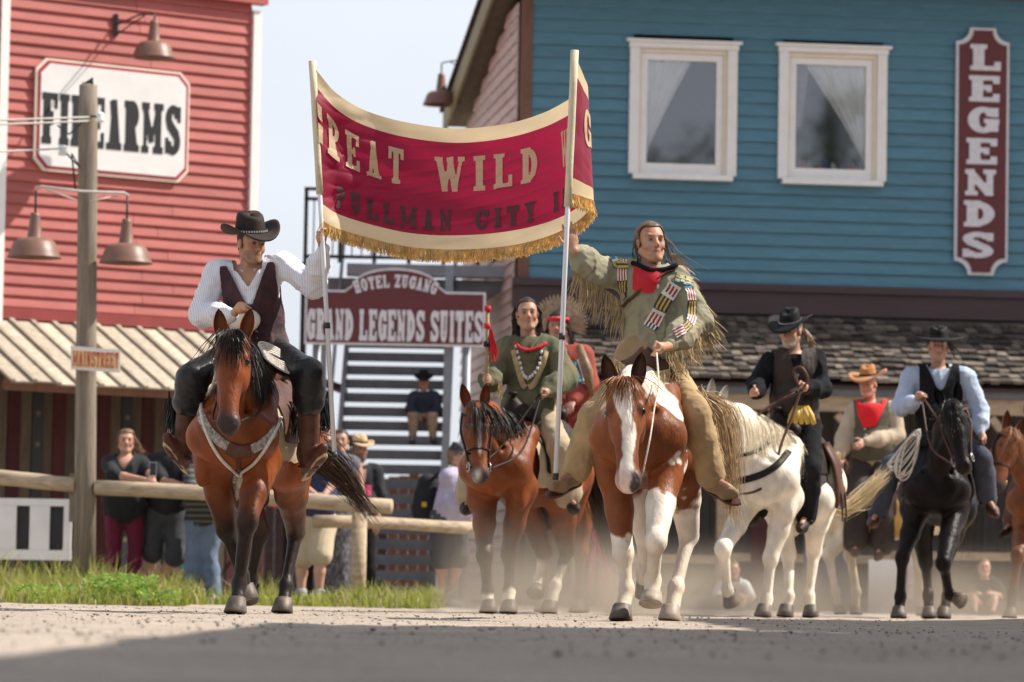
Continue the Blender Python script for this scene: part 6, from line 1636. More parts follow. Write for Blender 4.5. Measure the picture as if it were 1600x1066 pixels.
for i in range(4):
    q = R1.t(-.015, .145-.006*i, .40-.085*i)-R1.loc
    for e in (0, 1): mb.lathe([(.001, .006), (.008, .004), (.009, 0)], 8, q+R1.rt*e*.045)
mb.build('button', M_btn, R1.obj)
mb = MB()                                                   # stand collar, open at the throat
for e in (-1, 1):
    V = []
    for i in range(9):
        a = lerp(.42, pi, i/8)*e; rr = .079
        for hgt, o_ in ((.0, .004), (.045, -.002), (.045, .004), (.0, .012)): V.append(R1.t(0, -.008, .985)+R1.rt*(rr+o_)*sin(a)+R1.fw*(rr+o_)*cos(a)*1.02+R1.up*(hgt-.028*max(0, cos(a)))-R1.loc)
    mb.add(V, [(i*4+j, i*4+(j+1) % 4, i*4+4+(j+1) % 4, i*4+4+j) for i in range(8) for j in range(4)])
mb.build('collar', M_shirt, R1.obj, True)
trousers(R1, M_blackl, 'chaps', g=.014, length=.66, flare=.04, knee=.015, noise=.006, vox=.010, nfreq=4)
for k, pts in (('L', ((264, 610), (268, 634), (284, 646), (308, 636))), ('R', ((458, 634), (480, 644), (503, 634), (512, 612)))):
    q = [P(x, y, 23.70 if i in (1, 2) else 23.78) for i, (x, y) in enumerate(pts)]
    fringe(R1, 'chaps_fringe', M_blackl, q, (0, 0, -1), ln=.20, w=.008, n=130, wind=(.0 if k == 'L' else .02, 0, 0))
for k in 'LR': boot(R1, k, M_leather, M_sole, h=.55)
mb = MB(); mb.tube([lerp(J1['wrL'], P(384, 488, 23.46), .9)-R1.loc, P(406, 484, 23.36)-R1.loc], .010, 6); 
# saddle and tack of the bay horse
saddle(H1, 'brown western saddle with a broad pale horn on the bay horse', [J1['anL'], J1['anR']], M_leather, mat('tan_pad', (.42, .33, .22), rough=.9, bump=.4), horn='big', y0=-.2)
b1 = part_named(H1.obj, 'body'); l1 = A(H1.x, H1.y, 0)
BC = thing('breast_collar', 'tooled leather breast collar with pale patterns on the bay horse', 'breast collar', l1)
band('strap', M_tool, b1, [(309, 600), (312, 640), (326, 672), (350, 694), (372, 703)], .062, .006, BC, l1)
band('strap', M_tool, b1, [(447, 620), (440, 652), (420, 684), (395, 701), (378, 704)], .062, .006, BC, l1)
band('strap', M_leather, b1, [(356, 699), (368, 704), (376, 705), (392, 702)], .085, .012, BC, l1)
band('tie_strap', M_leather, b1, [(374, 708), (373, 722), (373, 738)], .024, .004, BC, l1)
NR = thing('neck_rope', 'pale knotted rope hanging round the neck of the bay horse', 'rope', l1)
pth = surf_line(b1, ((326, 560), (318, 610), (316, 645), (326, 682), (345, 715), (366, 734), (374, 742)), .013, 34)
tube_part('rope_loop', M_rope, pth, .0105, NR, l1, 8)
pth2 = surf_line(b1, ((452, 585), (447, 620), (436, 655), (418, 692), (396, 722), (380, 738), (374, 742)), .013, 34)
tube_part('rope_loop', M_rope, pth2, .0105, NR, l1, 8)
kq = ray(b1, 374, 744, .025)[0]-l1
mb = MB()
for i in range(4): mb.tube([kq+A(.034*cos(t+i*.7), -.012+.012*sin(2*t+i), .016*sin(t)+.012*(1.5-i)) for t in np.linspace(0, 2*pi, 14)], .0105, 7)
mb.tube([kq+A(0, -.01, .03), kq+A(0, -.01, -.05)], [.026, .020], 8); mb.build('knot', M_rope, NR, True)
fringe(None, 'rope_tassel', M_rope, [kq+A(-.022, -.012, -.03), kq+A(.022, -.012, -.03)], (0, 0, -1), .085, .010, 46, NR, loc=A(0, 0, 0))
RC = thing('lariat', 'coiled pale lariat hung at the saddle horn of the bay horse', 'rope', P(432, 560, 23.6))
for i in range(5):
    c = P(430+i*2, 552+i*4, 23.62); mb = MB(); mb.tube([c-P(432, 560, 23.6)+A(.10*cos(t), .05*sin(t)-.01*i, -.055*cos(t)+.035*sin(t)) for t in np.linspace(0, 2*pi, 22)], .009, 6); mb.build('coil', M_rope, RC, True)
RN1 = thing('reins', 'thin leather reins running to the hand of the maroon vest rider', 'reins', l1)
for e, px in ((-1, 340), (1, 398)):
    tube_part('rein', M_dleather, [H1.w(H1.hd(e*.05, .86, -.06)), ray(b1, px, 640, .02)[0] if e < 0 else ray(b1, 408, 630, .02)[0], P(384, 490, 23.44)], .006, RN1, l1, 6, steps=16)

# paint horse
hair_sand = hairmat('hair_sand', (.50, .37, .22), .4)
d2 = 22.9
h2legs = {'fL': [P(974, 864, 22.45), P(979, 920, 22.45), P(970, 962, 22.35), True], 'fR': [P(1025, 846, 22.15), P(1020, 908, 22.28), P(1017, 946, 22.22), False],
          'hR': [P(1076, 838, 23.5), P(1056, 918, 23.35), P(1046, 960, 23.25), True], 'hL': [P(1008, 838, 23.3), P(1006, 896, 23.4), P(1010, 930, 23.45), False]}
H2 = horse('paint_horse', 'chestnut and white paint horse with broad white blaze', P(1010, 700, d2)[0], d2, 8, P(975, 594, 21.95), P(982, 764, 21.72), 6, h2legs, coat_pinto(),
           'ridden horses in the parade', vox=.010, mane=hair_cream, mane_side=-1, mane_len=.16, mane_n=260, tail=[P(1098, 622, 23.62), P(1124, 650, 23.74), P(1136, 720, 23.72), P(1140, 770, 23.7), P(1150, 825, 23.7)], tail_n=330, strand_w=.005, tail_mat=hair_sand,
           forelock=80, fl_len=.55, fl_mat=hair_chest, hoofs=(0, 1, 1, 1), ears=.35, ear_col=(.12, .045, .02))
J2 = JP(22.92, head=(1017, 380, -.02), neck=(1019, 422, 0), shL=(972, 428, .03), shR=(1060, 440, -.02), elL=(928, 424, -.06), elR=(1088, 503, -.02), wrL=(897, 392, -.22), wrR=(1044, 541, -.30),
        hipL=(990, 578, .02), hipR=(1042, 578, .02), knL=(928, 652, -.22), knR=(1087, 645, -.24), anL=(899, 738, -.10), anR=(1112, 748, -.10), toeL=(866, 753, -.26), toeR=(1146, 764, -.22))
pole2a, pole2b = P(898, 80, 22.57), P(868, 750, 22.55)
R2 = person('person', 'long haired rider in sage fringed tunic raising the right banner pole', J2, (17, 1, 2), tone=(.47, .255, .165), group='parade riders', vox=.0056, brow=(.06, .045, .035),
            hands=(('open', A(-.22, .05, 1), A(.2, -1, 0), -1, .16), ('fist', P(1023, 546, 22.50), A(.25, -.7, .3), 1)),
            paint=lambda c, X, Y, Z, fr_: mixc(mixc(c, fr_*.8*np.exp(-((Z-.055+.5*(X+.02))**2)/.00002)*(np.abs(X+.03) < .02), (.45, .03, .05)), fr_*.45*np.exp(-((np.abs(X-.0)-.035)**2+(Z+.012)**2)/.0003), (.50, .42, .42)))
M_hairb = hairmat('hair_greying_brown', (.13, .085, .055)); M_hairl = hairmat('hair_light_tips', (.40, .25, .14))
hair_part(R2, M_hairb, vol=.009, fringe=.058, strands=110, length=.26, wind=(.10, .12, .0), width=.006)
mb_roots = [P(1048, 395, 22.98), P(1060, 420, 23.0), P(1075, 440, 23.0)]
fringe(R2, 'hair_lock', M_hairl, mb_roots, (.75, .2, -.25), ln=.16, w=.006, n=60, wind=(.05, 0, .03))
shirt(R2, M_tunic, 'tunic', g=.020, baggy=.026, noise=.014, sleeves=.97, hem=-.34, vox=.009, nfreq=3.6, extra=[cone(R2.t(0, 0, .1), R2.t(0, .0, -.22), .175, .215, (R2.fw, .75))])
TU_ = part_named(R2.obj, 'tunic')
sdf_part('under_tunic', [cone(R2.t(-.06, .03, .12), R2.t(-.07, .05, -.28), .15, .20, (R2.fw, .75))], .012, M_buck, R2.obj, .03, None, None, lambda V: .012*np.stack([fbm(V, 4, 1), fbm(V, 4, 2), 0*V[:, 0]], 1), R2.loc)
patch('neckerchief', M_redcl, TU_, [(991, 415), (1037, 423), (1020, 459), (988, 453)], R2.obj, R2.loc, .016, 10, 8, .012)
tube_part('neck_wrap', M_blk, [ray(TU_, x, y, .018)[0] for x, y in ((990, 414), (1004, 421), (1020, 426), (1040, 424), (1056, 416))]+[R2.t(.10, -.02, 1.02), R2.t(.0, -.09, 1.06), R2.t(-.10, -.03, 1.03), ray(TU_, 990, 414, .018)[0]], .015, R2.obj, R2.loc, 9, steps=40)
trousers(R2, M_buck, 'leggings', g=.014, length=.97, flare=.028, knee=.006, noise=.008, vox=.010, nfreq=4.5)
M_moc = mat('moccasin_hide', (.27, .18, .10), rough=.85, var=.25, scale=10, bump=.3)
for k in 'LR': boot(R2, k, M_moc, M_leather, h=.2)
fringe(R2, 'sleeve_fringe', M_buckf, [P(895, 404, 22.75), P(912, 428, 22.78), P(935, 446, 22.82), P(960, 462, 22.9), P(975, 480, 22.92)], (.02, 0, -1), ln=.22, w=.0055, n=150, wind=(-.05, 0, 0))
fringe(R2, 'sleeve_fringe', M_buckf, [P(1040, 548, 22.62), P(1062, 548, 22.66), P(1084, 540, 22.75), P(1098, 520, 22.85)], (.1, 0, -1), ln=.13, w=.0055, n=90, wind=(.06, 0, 0))
fringe(R2, 'sleeve_fringe', M_buckf, [P(1088, 450, 22.96), P(1100, 490, 22.98), P(1103, 530, 22.98)], (.5, .1, -.8), ln=.17, w=.007, n=50, wind=(.10, 0, .0))
fringe(R2, 'legging_fringe', M_buckf, [P(1096, 600, 22.72), P(1106, 640, 22.72), P(1118, 690, 22.8), P(1128, 735, 22.85)], (.3, .1, -1), ln=.16, w=.008, n=80, wind=(.05, 0, 0))
fringe(R2, 'legging_fringe', M_buckf, [P(915, 640, 22.8), P(893, 690, 22.85), P(885, 730, 22.88)], (-.2, .1, -1), ln=.10, w=.008, n=40)
fringe(R2, 'tunic_fringe', M_buckf, [P(960, 560, 22.7), P(985, 575, 22.62), P(1010, 580, 22.6), P(1040, 578, 22.62), P(1068, 566, 22.7)], (0, -.1, -1), ln=.10, w=.008, n=90)
mb = MB(); q0 = P(1090, 470, 23.0)-R2.loc                    # loose tail of hide blown out behind the shoulder
mb.ribbon([q0, P(1103, 495, 23.05)-R2.loc, P(1118, 518, 23.08)-R2.loc, P(1136, 538, 23.1)-R2.loc], [.10, .085, .06, .02], unit(A(.6, 0, .6))); mb.build('hide_tail', M_tunic, R2.obj, True)
# beadwork strips
BW = [mat('bead_'+n, c, rough=.35, var=.1, scale=60, bump=.3, bscale=200) for n, c in (('white', (.75, .72, .68)), ('red', (.42, .02, .03)), ('yellow', (.55, .36, .03)), ('navy', (.02, .03, .07)), ('blue', (.04, .25, .38)))]
def beads(pix, w, segs):
    N_ = 60; hits = [ray(TU_, q[0], q[1], .006) for q in catmull([A(x, y, 0) for x, y in pix], N_)]; pts = smooth_line([h[0] for h in hits], 4); nr = smooth_line([h[1] for h in hits], 6)
    mb = MB(); th_ = .006
    for t0, t1, cols in segs:
        i0, i1 = int(t0*(N_-1)), max(int(t0*(N_-1))+1, int(t1*(N_-1))); k = len(cols)
        for j, cidx in enumerate(cols):
            mb.m = cidx; V = []
            for i in range(i0, i1+1):
                d = unit(pts[min(i+1, N_-1)]-pts[max(i-1, 0)]); s = unit(np.cross(d, nr[i])); u = unit(nr[i]); a, b = (-.5+j/k)*w, (-.5+(j+1)/k)*w
                V += [pts[i]+s*a-R2.loc+u*.001, pts[i]+s*b-R2.loc+u*.001, pts[i]+s*b-R2.loc+u*th_, pts[i]+s*a-R2.loc+u*th_]
            m = i1-i0+1; mb.add(V, [(q*4+z, q*4+(z+1) % 4, q*4+4+(z+1) % 4, q*4+4+z) for q in range(m-1) for z in range(4)]+[(0, 1, 2, 3), (4*m-1, 4*m-2, 4*m-3, 4*m-4)])
    mb.build('bead_band', None, R2.obj, False, mats=BW)
W_, R_, Y_, N__, B_ = range(5)
wp_ = [W_, R_, W_, R_, W_, R_, W_]; yb = [N__, Y_, N__, Y_, N__, Y_, N__]
beads([(1055, 444), (1046, 458), (1036, 474), (1026, 492), (1016, 512)], .085, [(0, .08, [W_]), (.08, .30, wp_), (.30, .36, [W_]), (.37, .66, yb), (.67, .73, [W_]), (.73, .92, wp_), (.92, 1, [N__, W_]*4)])
beads([(1076, 448), (1079, 462), (1081, 480), (1080, 497), (1074, 508), (1064, 516), (1054, 522)], .058, [(0, .05, [B_]), (.05, .25, wp_), (.26, .48, yb), (.49, .62, wp_), (.63, .78, yb), (.79, 1, wp_)])
beads([(1056, 434), (1068, 438), (1080, 442)], .06, [(0, 1, [Y_, B_, Y_, N__, Y_, B_])])
beads([(972, 408), (971, 422), (972, 438), (975, 456), (977, 466)], .055, [(0, .5, wp_), (.52, 1, yb)])
beads([(956, 410), (966, 406), (978, 404)], .05, [(0, .4, [B_, W_, B_]), (.4, 1, [Y_, N__, Y_])])
tube_part('bag_strap', M_leather, surf_line(TU_, ((1056, 421), (1035, 430), (1012, 445), (992, 462), (975, 478)), .012), .010, R2.obj, R2.loc, 6)
# saddle pad and rope of the paint horse
saddle(H2, 'low leather pad saddle under the sage tunic rider', [None, None], M_leather, mat('dark_blanket', (.06, .035, .03), rough=.95, bump=.4), y0=-.12, y1=.42, zlow=1.2, horn=None, pz=1.05)
b2 = part_named(H2.obj, 'body')
JR = thing('jaw_rope', 'thin pale rope rein from the mouth of the paint horse', 'rope', (H2.x, H2.y, 0)); l2 = A(H2.x, H2.y, 0)
tube_part('rope', M_rope, [H2.w(H2.hd(.058, .86, -.05)), H2.w(H2.hd(.10, .55, -.0)), P(1022, 640, 22.0), P(1029, 600, 22.2), P(1026, 552, 22.46)], .0055, JR, l2, 6, steps=24)
# ------------------------------------------------------------------ the banner
BNo = P(700, 300, 23.0); BN = thing('banner', 'crimson banner reading GREAT WILD with cream border and gold fringe', 'banner', BNo)
M_crim = mat('crimson_satin', (.29, .007, .040), rough=.55, var=.10, scale=3, bump=.12, bscale=9, trans=.42, sheen=.3)
M_bcream = mat('cream_satin', (.70, .56, .36), rough=.6, var=.08, scale=5, bump=.15, bscale=12, trans=.35)
M_gold = mat('gold_fringe', (.70, .46, .16), rough=.5, var=.35, scale=20, trans=.3)
M_grey_l = mat('dark_grey_lettering', (.085, .036, .040), rough=.7, var=.2, trans=.15)
top_px = [(493, 108, 23.44), (526, 146, 23.52), (572, 173, 23.58), (640, 192, 23.60), (715, 201, 23.56), (790, 194, 23.44), (850, 176, 23.26), (895, 152, 23.02), (918, 140, 22.84), (912, 118, 22.68), (901, 92, 22.575)]
bot_px = [(501, 346, 23.43), (528, 360, 23.50), (574, 373, 23.56), (640, 388, 23.58), (716, 392, 23.54), (790, 387, 23.42), (852, 373, 23.24), (900, 350, 23.0), (928, 320, 22.82), (912, 310, 22.67), (890, 303, 22.565)]
NU, NV = 150, 44
tp_ = catmull([P(*q) for q in top_px], NU); bt_ = catmull([P(*q) for q in bot_px], NU)
arc = np.concatenate([[0], np.cumsum(np.linalg.norm(np.diff(lerp(tp_, bt_, .5), axis=0), axis=1))]); AL_ = arc[-1]
def cloth(u, v, off=0.0):
    """u: 0..1 along the cloth by arc length, v: 0 top .. 1 bottom"""
    u = np.atleast_1d(np.asarray(u, float)); v = np.atleast_1d(np.asarray(v, float))
    def at(u, v):
        k = np.interp(u*AL_, arc, np.arange(NU)); i = np.clip(k.astype(int), 0, NU-2); f = (k-i)[:, None]
        a = tp_[i]*(1-f)+tp_[i+1]*f; b = bt_[i]*(1-f)+bt_[i+1]*f
        p = a*(1-v[:, None])+b*v[:, None]
        w = np.sin(pi*np.clip(v, 0, 1))
        dy = .055*w*np.sin(pi*np.clip(u, 0, 1)) + .010*np.sin(34*u+9*v+2*np.sin(5*v))*np.exp(-u*7) + .006*np.sin(55*u*(1-.3*v)+16*v)*np.exp(-u*4.5) + .008*np.sin(17*(v*.75-u*1.6))*np.exp(-((u-.12)/.22)**2) + .006*np.sin(9*u-14*v) + .004*np.sin(25*v-18*u)
        for a_, fx, fz, ph, cu, cw in ((.011, 62, 30, 0., .06, .10), (.009, 40, 52, 1.3, .16, .14), (.007, 85, 22, 2.1, .10, .12), (.006, 30, 64, .4, .50, .35), (.006, 70, 44, 3., .86, .10)):
            dy = dy + a_*w**.5*(1-np.abs(np.sin(.5*(fx*u+fz*v+ph+1.6*np.sin(7*v+9*u)))))**2*np.exp(-((u-cu)/cw)**2)
        p[:, 1] += dy; p[:, 2] += -.010*w*np.sin(3*pi*u)
        return p
    p = at(u, v)
    if np.any(off):
        e = 2e-3; du = at(np.clip(u+e, 0, 1), v)-at(np.clip(u-e, 0, 1), v); dv = at(u, v+e)-at(u, v-e); n = np.cross(du, dv); n /= np.linalg.norm(n, axis=1)[:, None]+1e-9
        p = p-n*np.asarray(off)[..., None]*np.sign((n[:, 1:2].mean()) or 1)*-1 if False else p + n*np.reshape(off, (-1, 1))
    return p
_t = cloth(.4, .5, .01)[0]-cloth(.4, .5)[0]; FS = 1.0 if _t[1] < 0 else -1.0
def strip_mesh(name, v0, v1, nv, mt, off=0.0):
    NS = 320; us, vs = np.linspace(0, 1, NS), np.linspace(v0, v1, nv); U, Vv = np.meshgrid(us, vs, indexing='ij'); V = cloth(U.ravel(), Vv.ravel(), off)-BNo
    i, j = np.meshgrid(np.arange(NS-1), np.arange(nv-1), indexing='ij'); Q = np.stack([i*nv+j, (i+1)*nv+j, (i+1)*nv+j+1, i*nv+j+1], -1).reshape(-1, 4)
    return mesh_np(name, V, Q, mt, BN, True)
strip_mesh('cloth', .115, .875, 80, M_crim); strip_mesh('top_border', 0, .115, 8, M_bcream); strip_mesh('bottom_border', .875, 1.0, 8, M_bcream)
HB = np.linalg.norm(tp_[75]-bt_[75])
def bann_text(txt, u0, u1, v0, v1, mt, back=False, widths=None, **kw):
    n = len(txt); ws = [0 if c == ' ' else (.30 if c == 'I' else .90 if c in 'MW' else .62) for c in txt]; gap, space = .30, .62
    tot = sum(space if c == ' ' else w+gap for c, w in zip(txt, ws))-gap; k = (u1-u0)/tot; x = u0
    for c, w in zip(txt, ws):
        if c == ' ': x += space*k; continue
        if c != '_': letter('letter', c, mt, (lambda u, v, d, x=x: cloth(np.clip(x+u*k, 0, 1), v1+(v0-v1)*v, (.008 if not back else -.008)*FS+0*v)-BNo), BN, w, 0, **kw)
        x += (w+gap)*k
def u_at(px, v):   # arc position whose cloth point projects to a pixel column (front part only)
    us = np.linspace(0, .86, 400); p = cloth(us, np.full(400, v)); q = p-A(0, 0, CAM_H); X = 800+F_PX*(q@_R)/(q@_F); return us[np.argmin(np.abs(X-px))]
v_a, v_b = .235, .52
bann_text('GREAT', u_at(496, .4)-.025, u_at(630, .4), v_a-.02, v_b-.03, M_bcream, T=.21, t=.13, sf=.12)
bann_text('WILD', u_at(679, .4), u_at(841, .4), v_a, v_b, M_bcream, T=.22, t=.13, sf=.12)
bann_text('WEST', u_at(880, .4)-.004, u_at(880, .4)+.125, v_a-.02, v_b-.02, M_bcream, T=.21, t=.13, sf=.12)
letter('letter', 'G', M_bcream, lambda u, v, d: cloth(.945+(-u/.6)*.055+.0, (v_b+.02)+((v_a-.0)-(v_b+.02))*v, -.006*FS+0*v)-BNo, BN, .6, 0, T=.2, t=.13)
bann_text('PULLMAN', u_at(524, .75), u_at(706, .75), .665, .835, M_grey_l, T=.21, t=.13, sf=.13)
bann_text('CITY', u_at(743, .75), u_at(838, .75), .675, .84, M_grey_l, T=.21, t=.13, sf=.13)
bann_text('HARZ', u_at(866, .75), u_at(866, .75)+.13, .66, .82, M_grey_l, T=.21, t=.13, sf=.13)
mb = MB()
for i in range(1500):
    u = (i+RNG.random())/1500; b = cloth(u, 1.0)[0]-BNo; L = .068*(.8+.35*RNG.random()); sw = RNG.normal()*.012
    mb.ribbon([b+A(0, 0, .008), b+A(sw*.4, RNG.normal()*.008, -L*.5), b+A(sw, RNG.normal()*.012, -L)], [.007, .0065, .004], unit(A(1, RNG.normal()*.6, 0)))
mb.build('fringe', M_gold, BN, False)
M_alu = mat('white_pole', (.68, .69, .72), rough=.35, var=.05, scale=4); M_slv = mat('cream_sleeve', (.60, .53, .38), rough=.8, var=.12, scale=8, bump=.2)
for a, b, t_sl in ((pole1a, pole1b, .335), (pole2a, pole2b, .365)):
    mb = MB(); mb.tube([b-BNo, lerp(b, a, .5)-BNo, a-BNo], .0145, 12); pl = mb.build('pole', M_alu, BN, True)
    mb = MB(); e = lerp(a, b, t_sl); mb.tube([a+Z1*.005-BNo]+[lerp(a, e, t)-BNo for t in (.25, .5, .75, 1)], [.024, .022, .0225, .021, .0225], 12); mb.build('pole_sleeve', M_slv, pl, True)
    mb = MB(); c = lerp(a, b, .66); mb.tube([c-BNo, lerp(a, b, .675)-BNo], .019, 10); mb.build('collar', M_iron, pl, True)
    mb = MB(); mb.tube([lerp(a, b, .985)-BNo, b-BNo], .018, 10); mb.build('end_cap', M_iron, pl, True)
# ------------------------------------------------------------------ the riders behind
def stars(t, x, n, V): return None
GRP_H, GRP_R = 'ridden horses in the parade', 'parade riders'
def simple_legs(*rows):
    return {k: [P(*kn), P(*fe), P(*so), pl] for k, kn, fe, so, pl in rows}
M_green = mat('olive_wool', (.085, .095, .055), rough=.9, var=.2, scale=6, bump=.35, bscale=14, dirt=(.22, .17, .09), dscale=3, damt=.6)
M_tan2 = mat('tan_legging', (.42, .33, .22), rough=.9, var=.2, scale=6, bump=.3)
M_hairk = hairmat('hair_dark', (.035, .022, .016)); M_hairg = hairmat('hair_grey_blond', (.40, .31, .21), .3); M_hairbl = hairmat('hair_light_brown', (.20, .12, .065))
M_wood = mat('carved_wood', (.30, .19, .10), rough=.7, var=.3, scale=14)
# --- dark bay with star, young rider holding a decorated staff
d3 = 29.0
def star3(t, x, n, V): return np.maximum(np.exp(-(np.maximum(np.abs(x)-.008, 0)**2/.0001+((t-.30)*.55)**2/.0009)), np.exp(-(x**2/.0025+((t-.30)*.55)**2/.0001)))*(n > -.03)+np.exp(-((x+.004)**2/.00012))*sst(.3, .34, t)*(1-sst(.62, .7, t))*.9*(n > -.03)+.8*np.exp(-((x+.03)**2/.0006+((t-.93)*.55)**2/.0012))
def socks3(V, H):
    w = 0
    for k, z in (('fL', .14), ('fR', .16), ('hR', .34), ('hL', .26)):
        j = H.joint[k]; q = np.minimum(_cap(V, j[0], j[1], .09), _cap(V, j[1], j[2], .12)); w = np.maximum(w, (q < .02)*(1-sst(z-.02, z+.03, V[:, 2]-j[2][2]+.02*fbm(V, 5, 2))))
    return w
H3 = horse('bay_horse', 'dark bay horse with white star and bridle behind the banner', P(815, 700, d3)[0], d3, 24, P(744, 630, 28.05), P(752, 752, 27.9), -14,
           simple_legs(('fL', (757, 868, 28.5), (762, 925, 28.5), (764, 956, 28.4), True), ('fR', (795, 866, 28.75), (795, 925, 28.7), (795, 956, 28.6), True), ('hR', (885, 862, 29.7), (868, 915, 29.5), (857, 951, 29.4), True), ('hL', (850, 868, 29.6), (842, 905, 29.6), (836, 930, 29.5), False)),
           coat_bay((.215, .062, .018), .55, socks3, star3), GRP_H, vox=.013, mane=hair_black, mane_side=1, mane_len=.20, mane_n=330, tail=[P(895, 690, 29.75), P(915, 710, 29.9), P(935, 770, 29.95), P(942, 830, 29.95), P(958, 890, 29.95)], tail_n=420, tail_mat=hair_brown, forelock=60)
J3 = JP(29.0, head=(824, 492, -.02), neck=(826, 532, 0), shL=(790, 546, .02), shR=(864, 544, .02), elL=(772, 588, -.05), elR=(884, 590, -.05), wrL=(762, 598, -.28), wrR=(853, 612, -.32), hipL=(806, 648, .02), hipR=(846, 648, .02),
        knL=(748, 700, -.2), knR=(874, 700, -.2), anL=(733, 778, -.05), anR=(888, 778, -.05), toeL=(728, 792, -.22), toeR=(900, 790, -.22))
st_a, st_b = P(762, 482, 28.66), P(758, 640, 28.66)
R3 = person('person', 'young dark haired rider in olive tunic holding a staff upright', J3, (4, 0, 3), tone=(.40, .23, .15), group=GRP_R, vox=.0085, hands=(('fist', P(758, 592, 28.66), unit(st_a-st_b), 1, .018), ('fist', P(846, 616, 28.62), A(.3, -.7, .3), 1)))
hair_part(R3, M_hairk, vol=.006, strands=200, length=.24, wind=(.01, .03, 0), width=.009)
shirt(R3, M_green, 'tunic', g=.026, baggy=.02, noise=.013, hem=-.3, vox=.012, extra=[cone(R3.t(0, 0, .1), R3.t(0, .0, -.2), .2, .25, (R3.fw, .75))])
tu3 = part_named(R3.obj, 'tunic')
scarf(R3, M_blk, 'neckerchief', drop=.06, w=.08, cy=.05, z=.95)
tube_part('red_collar', M_redcl, [ray(tu3, x, y, .014)[0] for x, y in ((806, 536), (815, 546), (828, 548), (842, 545), (852, 537))], .014, R3.obj, R3.loc, 7, steps=18)
mb = MB()
for e in (-1, 1):
    pts = catmull([ray(tu3, x, y, .012)[0] for x, y in ((827+e*19, 542), (828+e*15, 565), (826+e*8, 584), (824, 592))], 9)
    for q in pts: mb.lathe([(.001, .016), (.011, .008), (.011, -.008), (.001, -.016)], 7, q-R3.loc)
mb.build('bead_necklace', BW[0], R3.obj, True)
band('hide_trim', M_buckf, tu3, [(803, 548), (808, 570), (817, 600), (822, 606)], .045, .008, R3.obj, R3.loc); band('hide_trim', M_buckf, tu3, [(853, 548), (847, 570), (834, 600), (826, 606)], .045, .008, R3.obj, R3.loc)
trousers(R3, M_tan2, 'leggings', g=.03, length=.95, flare=.04, noise=.01, vox=.013)
for k in 'LR': boot(R3, k, M_dleather, h=.2)
fringe(R3, 'sleeve_fringe', M_buckf, [P(770, 570, 28.9), P(772, 592, 28.85), P(785, 600, 28.7)], (0, 0, -1), .12, .008, 60)
fringe(R3, 'sleeve_fringe', M_buckf, [P(862, 560, 29.0), P(882, 590, 28.9), P(868, 612, 28.75)], (.1, 0, -1), .12, .008, 70)
SF = thing('decorated_staff', 'decorated wooden staff with red ties held by the young rider', 'staff', st_b); mb = MB()
mb.tube([A(0, 0, 0), (st_a-st_b)*.5+A(.006, 0, 0), st_a-st_b], [.014, .016, .013], 8); mb.build('shaft', M_wood, SF, True)
for t in (.62, .80, .97):
    mb = MB(); c = (st_a-st_b)*t; mb.tube([c, c+A(0, 0, .04)], .024, 8); mb.build('wrapping', M_redcl if t > .7 else M_dleather, SF, True)
fringe(None, 'tassel', M_redcl, [(st_a-st_b)*.78+A(.01, 0, 0), (st_a-st_b)*.80+A(.03, 0, 0)], (.3, 0, -1), .22, .012, 26, SF, loc=A(0, 0, 0))
saddle(H3, 'dark leather saddle under the olive tunic rider', [J3['anL'], J3['anR']], M_dleather, M_tan2, horn='small')
bridle(H3, 'dark leather bridle on the bay horse with the star', M_dleather, ((-1, P(842, 618, 28.62)), (1, P(846, 616, 28.62))), metal=M_metal, sag=.14)
# --- chestnut and feather-headdress rider half hidden behind
d8 = 32.4
H8 = horse('chestnut_horse', 'chestnut horse mostly hidden behind the dark bay horse', P(905, 700, d8)[0], d8, 20, P(868, 672, 31.5), P(862, 770, 31.3), -10, {}, coat_bay((.24, .075, .024), .4), GRP_H, vox=.018, mane=hair_chest, mane_n=120, tail=[P(935, 700, 33.2), P(950, 730, 33.3), P(960, 800, 33.3), P(965, 860, 33.3)], tail_n=120, tail_mat=hair_black, forelock=30)
J8 = JP(32.4, head=(872, 510, 0), neck=(880, 546, 0), shL=(845, 560, 0), shR=(912, 556, 0), elL=(838, 600, -.1), elR=(918, 604, -.05), wrL=(858, 630, -.3), wrR=(896, 626, -.3), hipL=(870, 660, 0), hipR=(906, 660, 0),
        knL=(836, 710, -.2), knR=(940, 710, -.2), anL=(832, 780, -.05), anR=(942, 778, -.05), toeL=(830, 795, -.2), toeR=(944, 794, -.2))
R8 = person('person', 'rider in red shirt and feather headdress half behind the pole', J8, (-10, -4, 0), tone=(.40, .20, .15), group=GRP_R, vox=.012)
shirt(R8, mat('red_brown_shirt', (.26, .045, .030), rough=.85, var=.25, scale=7, bump=.3), g=.03, baggy=.02, hem=-.2, vox=.014)
trousers(R8, mat('brick_trousers', (.30, .05, .045), rough=.9, var=.2, scale=6), g=.03, flare=.03, vox=.015)
for k in 'LR': boot(R8, k, M_dleather, h=.2)
hair_part(R8, M_hairk, vol=.01, strands=60, length=.42)
r_, f_, u_ = R8.fr; mb = MB(); c0 = R8.hc-R8.loc+u_*.03
for i in range(30):
    a = lerp(-2.0, 2.0, i/29); dv = unit(r_*sin(a)+u_*cos(a)*.9-f_*.35); b = c0+r_*.085*sin(a)+u_*.085*cos(a)-f_*.02
    mb.ribbon([b, b+dv*.05, b+dv*.10, b+dv*.145, b+dv*.17], [.014, .028, .030, .024, .006], unit(np.cross(dv, f_)))
mb.build('feather_crown', mat('brown_feather', (.28, .20, .13), rough=.8, var=.5, scale=30), R8.obj, True)
mb = MB(); mb.tube([c0+r_*.083*sin(a)+f_*.098*cos(a)+u_*.03 for a in np.linspace(-1.6, 1.6, 14)], .016, 8); mb.build('head_band', M_redcl, R8.obj, True)
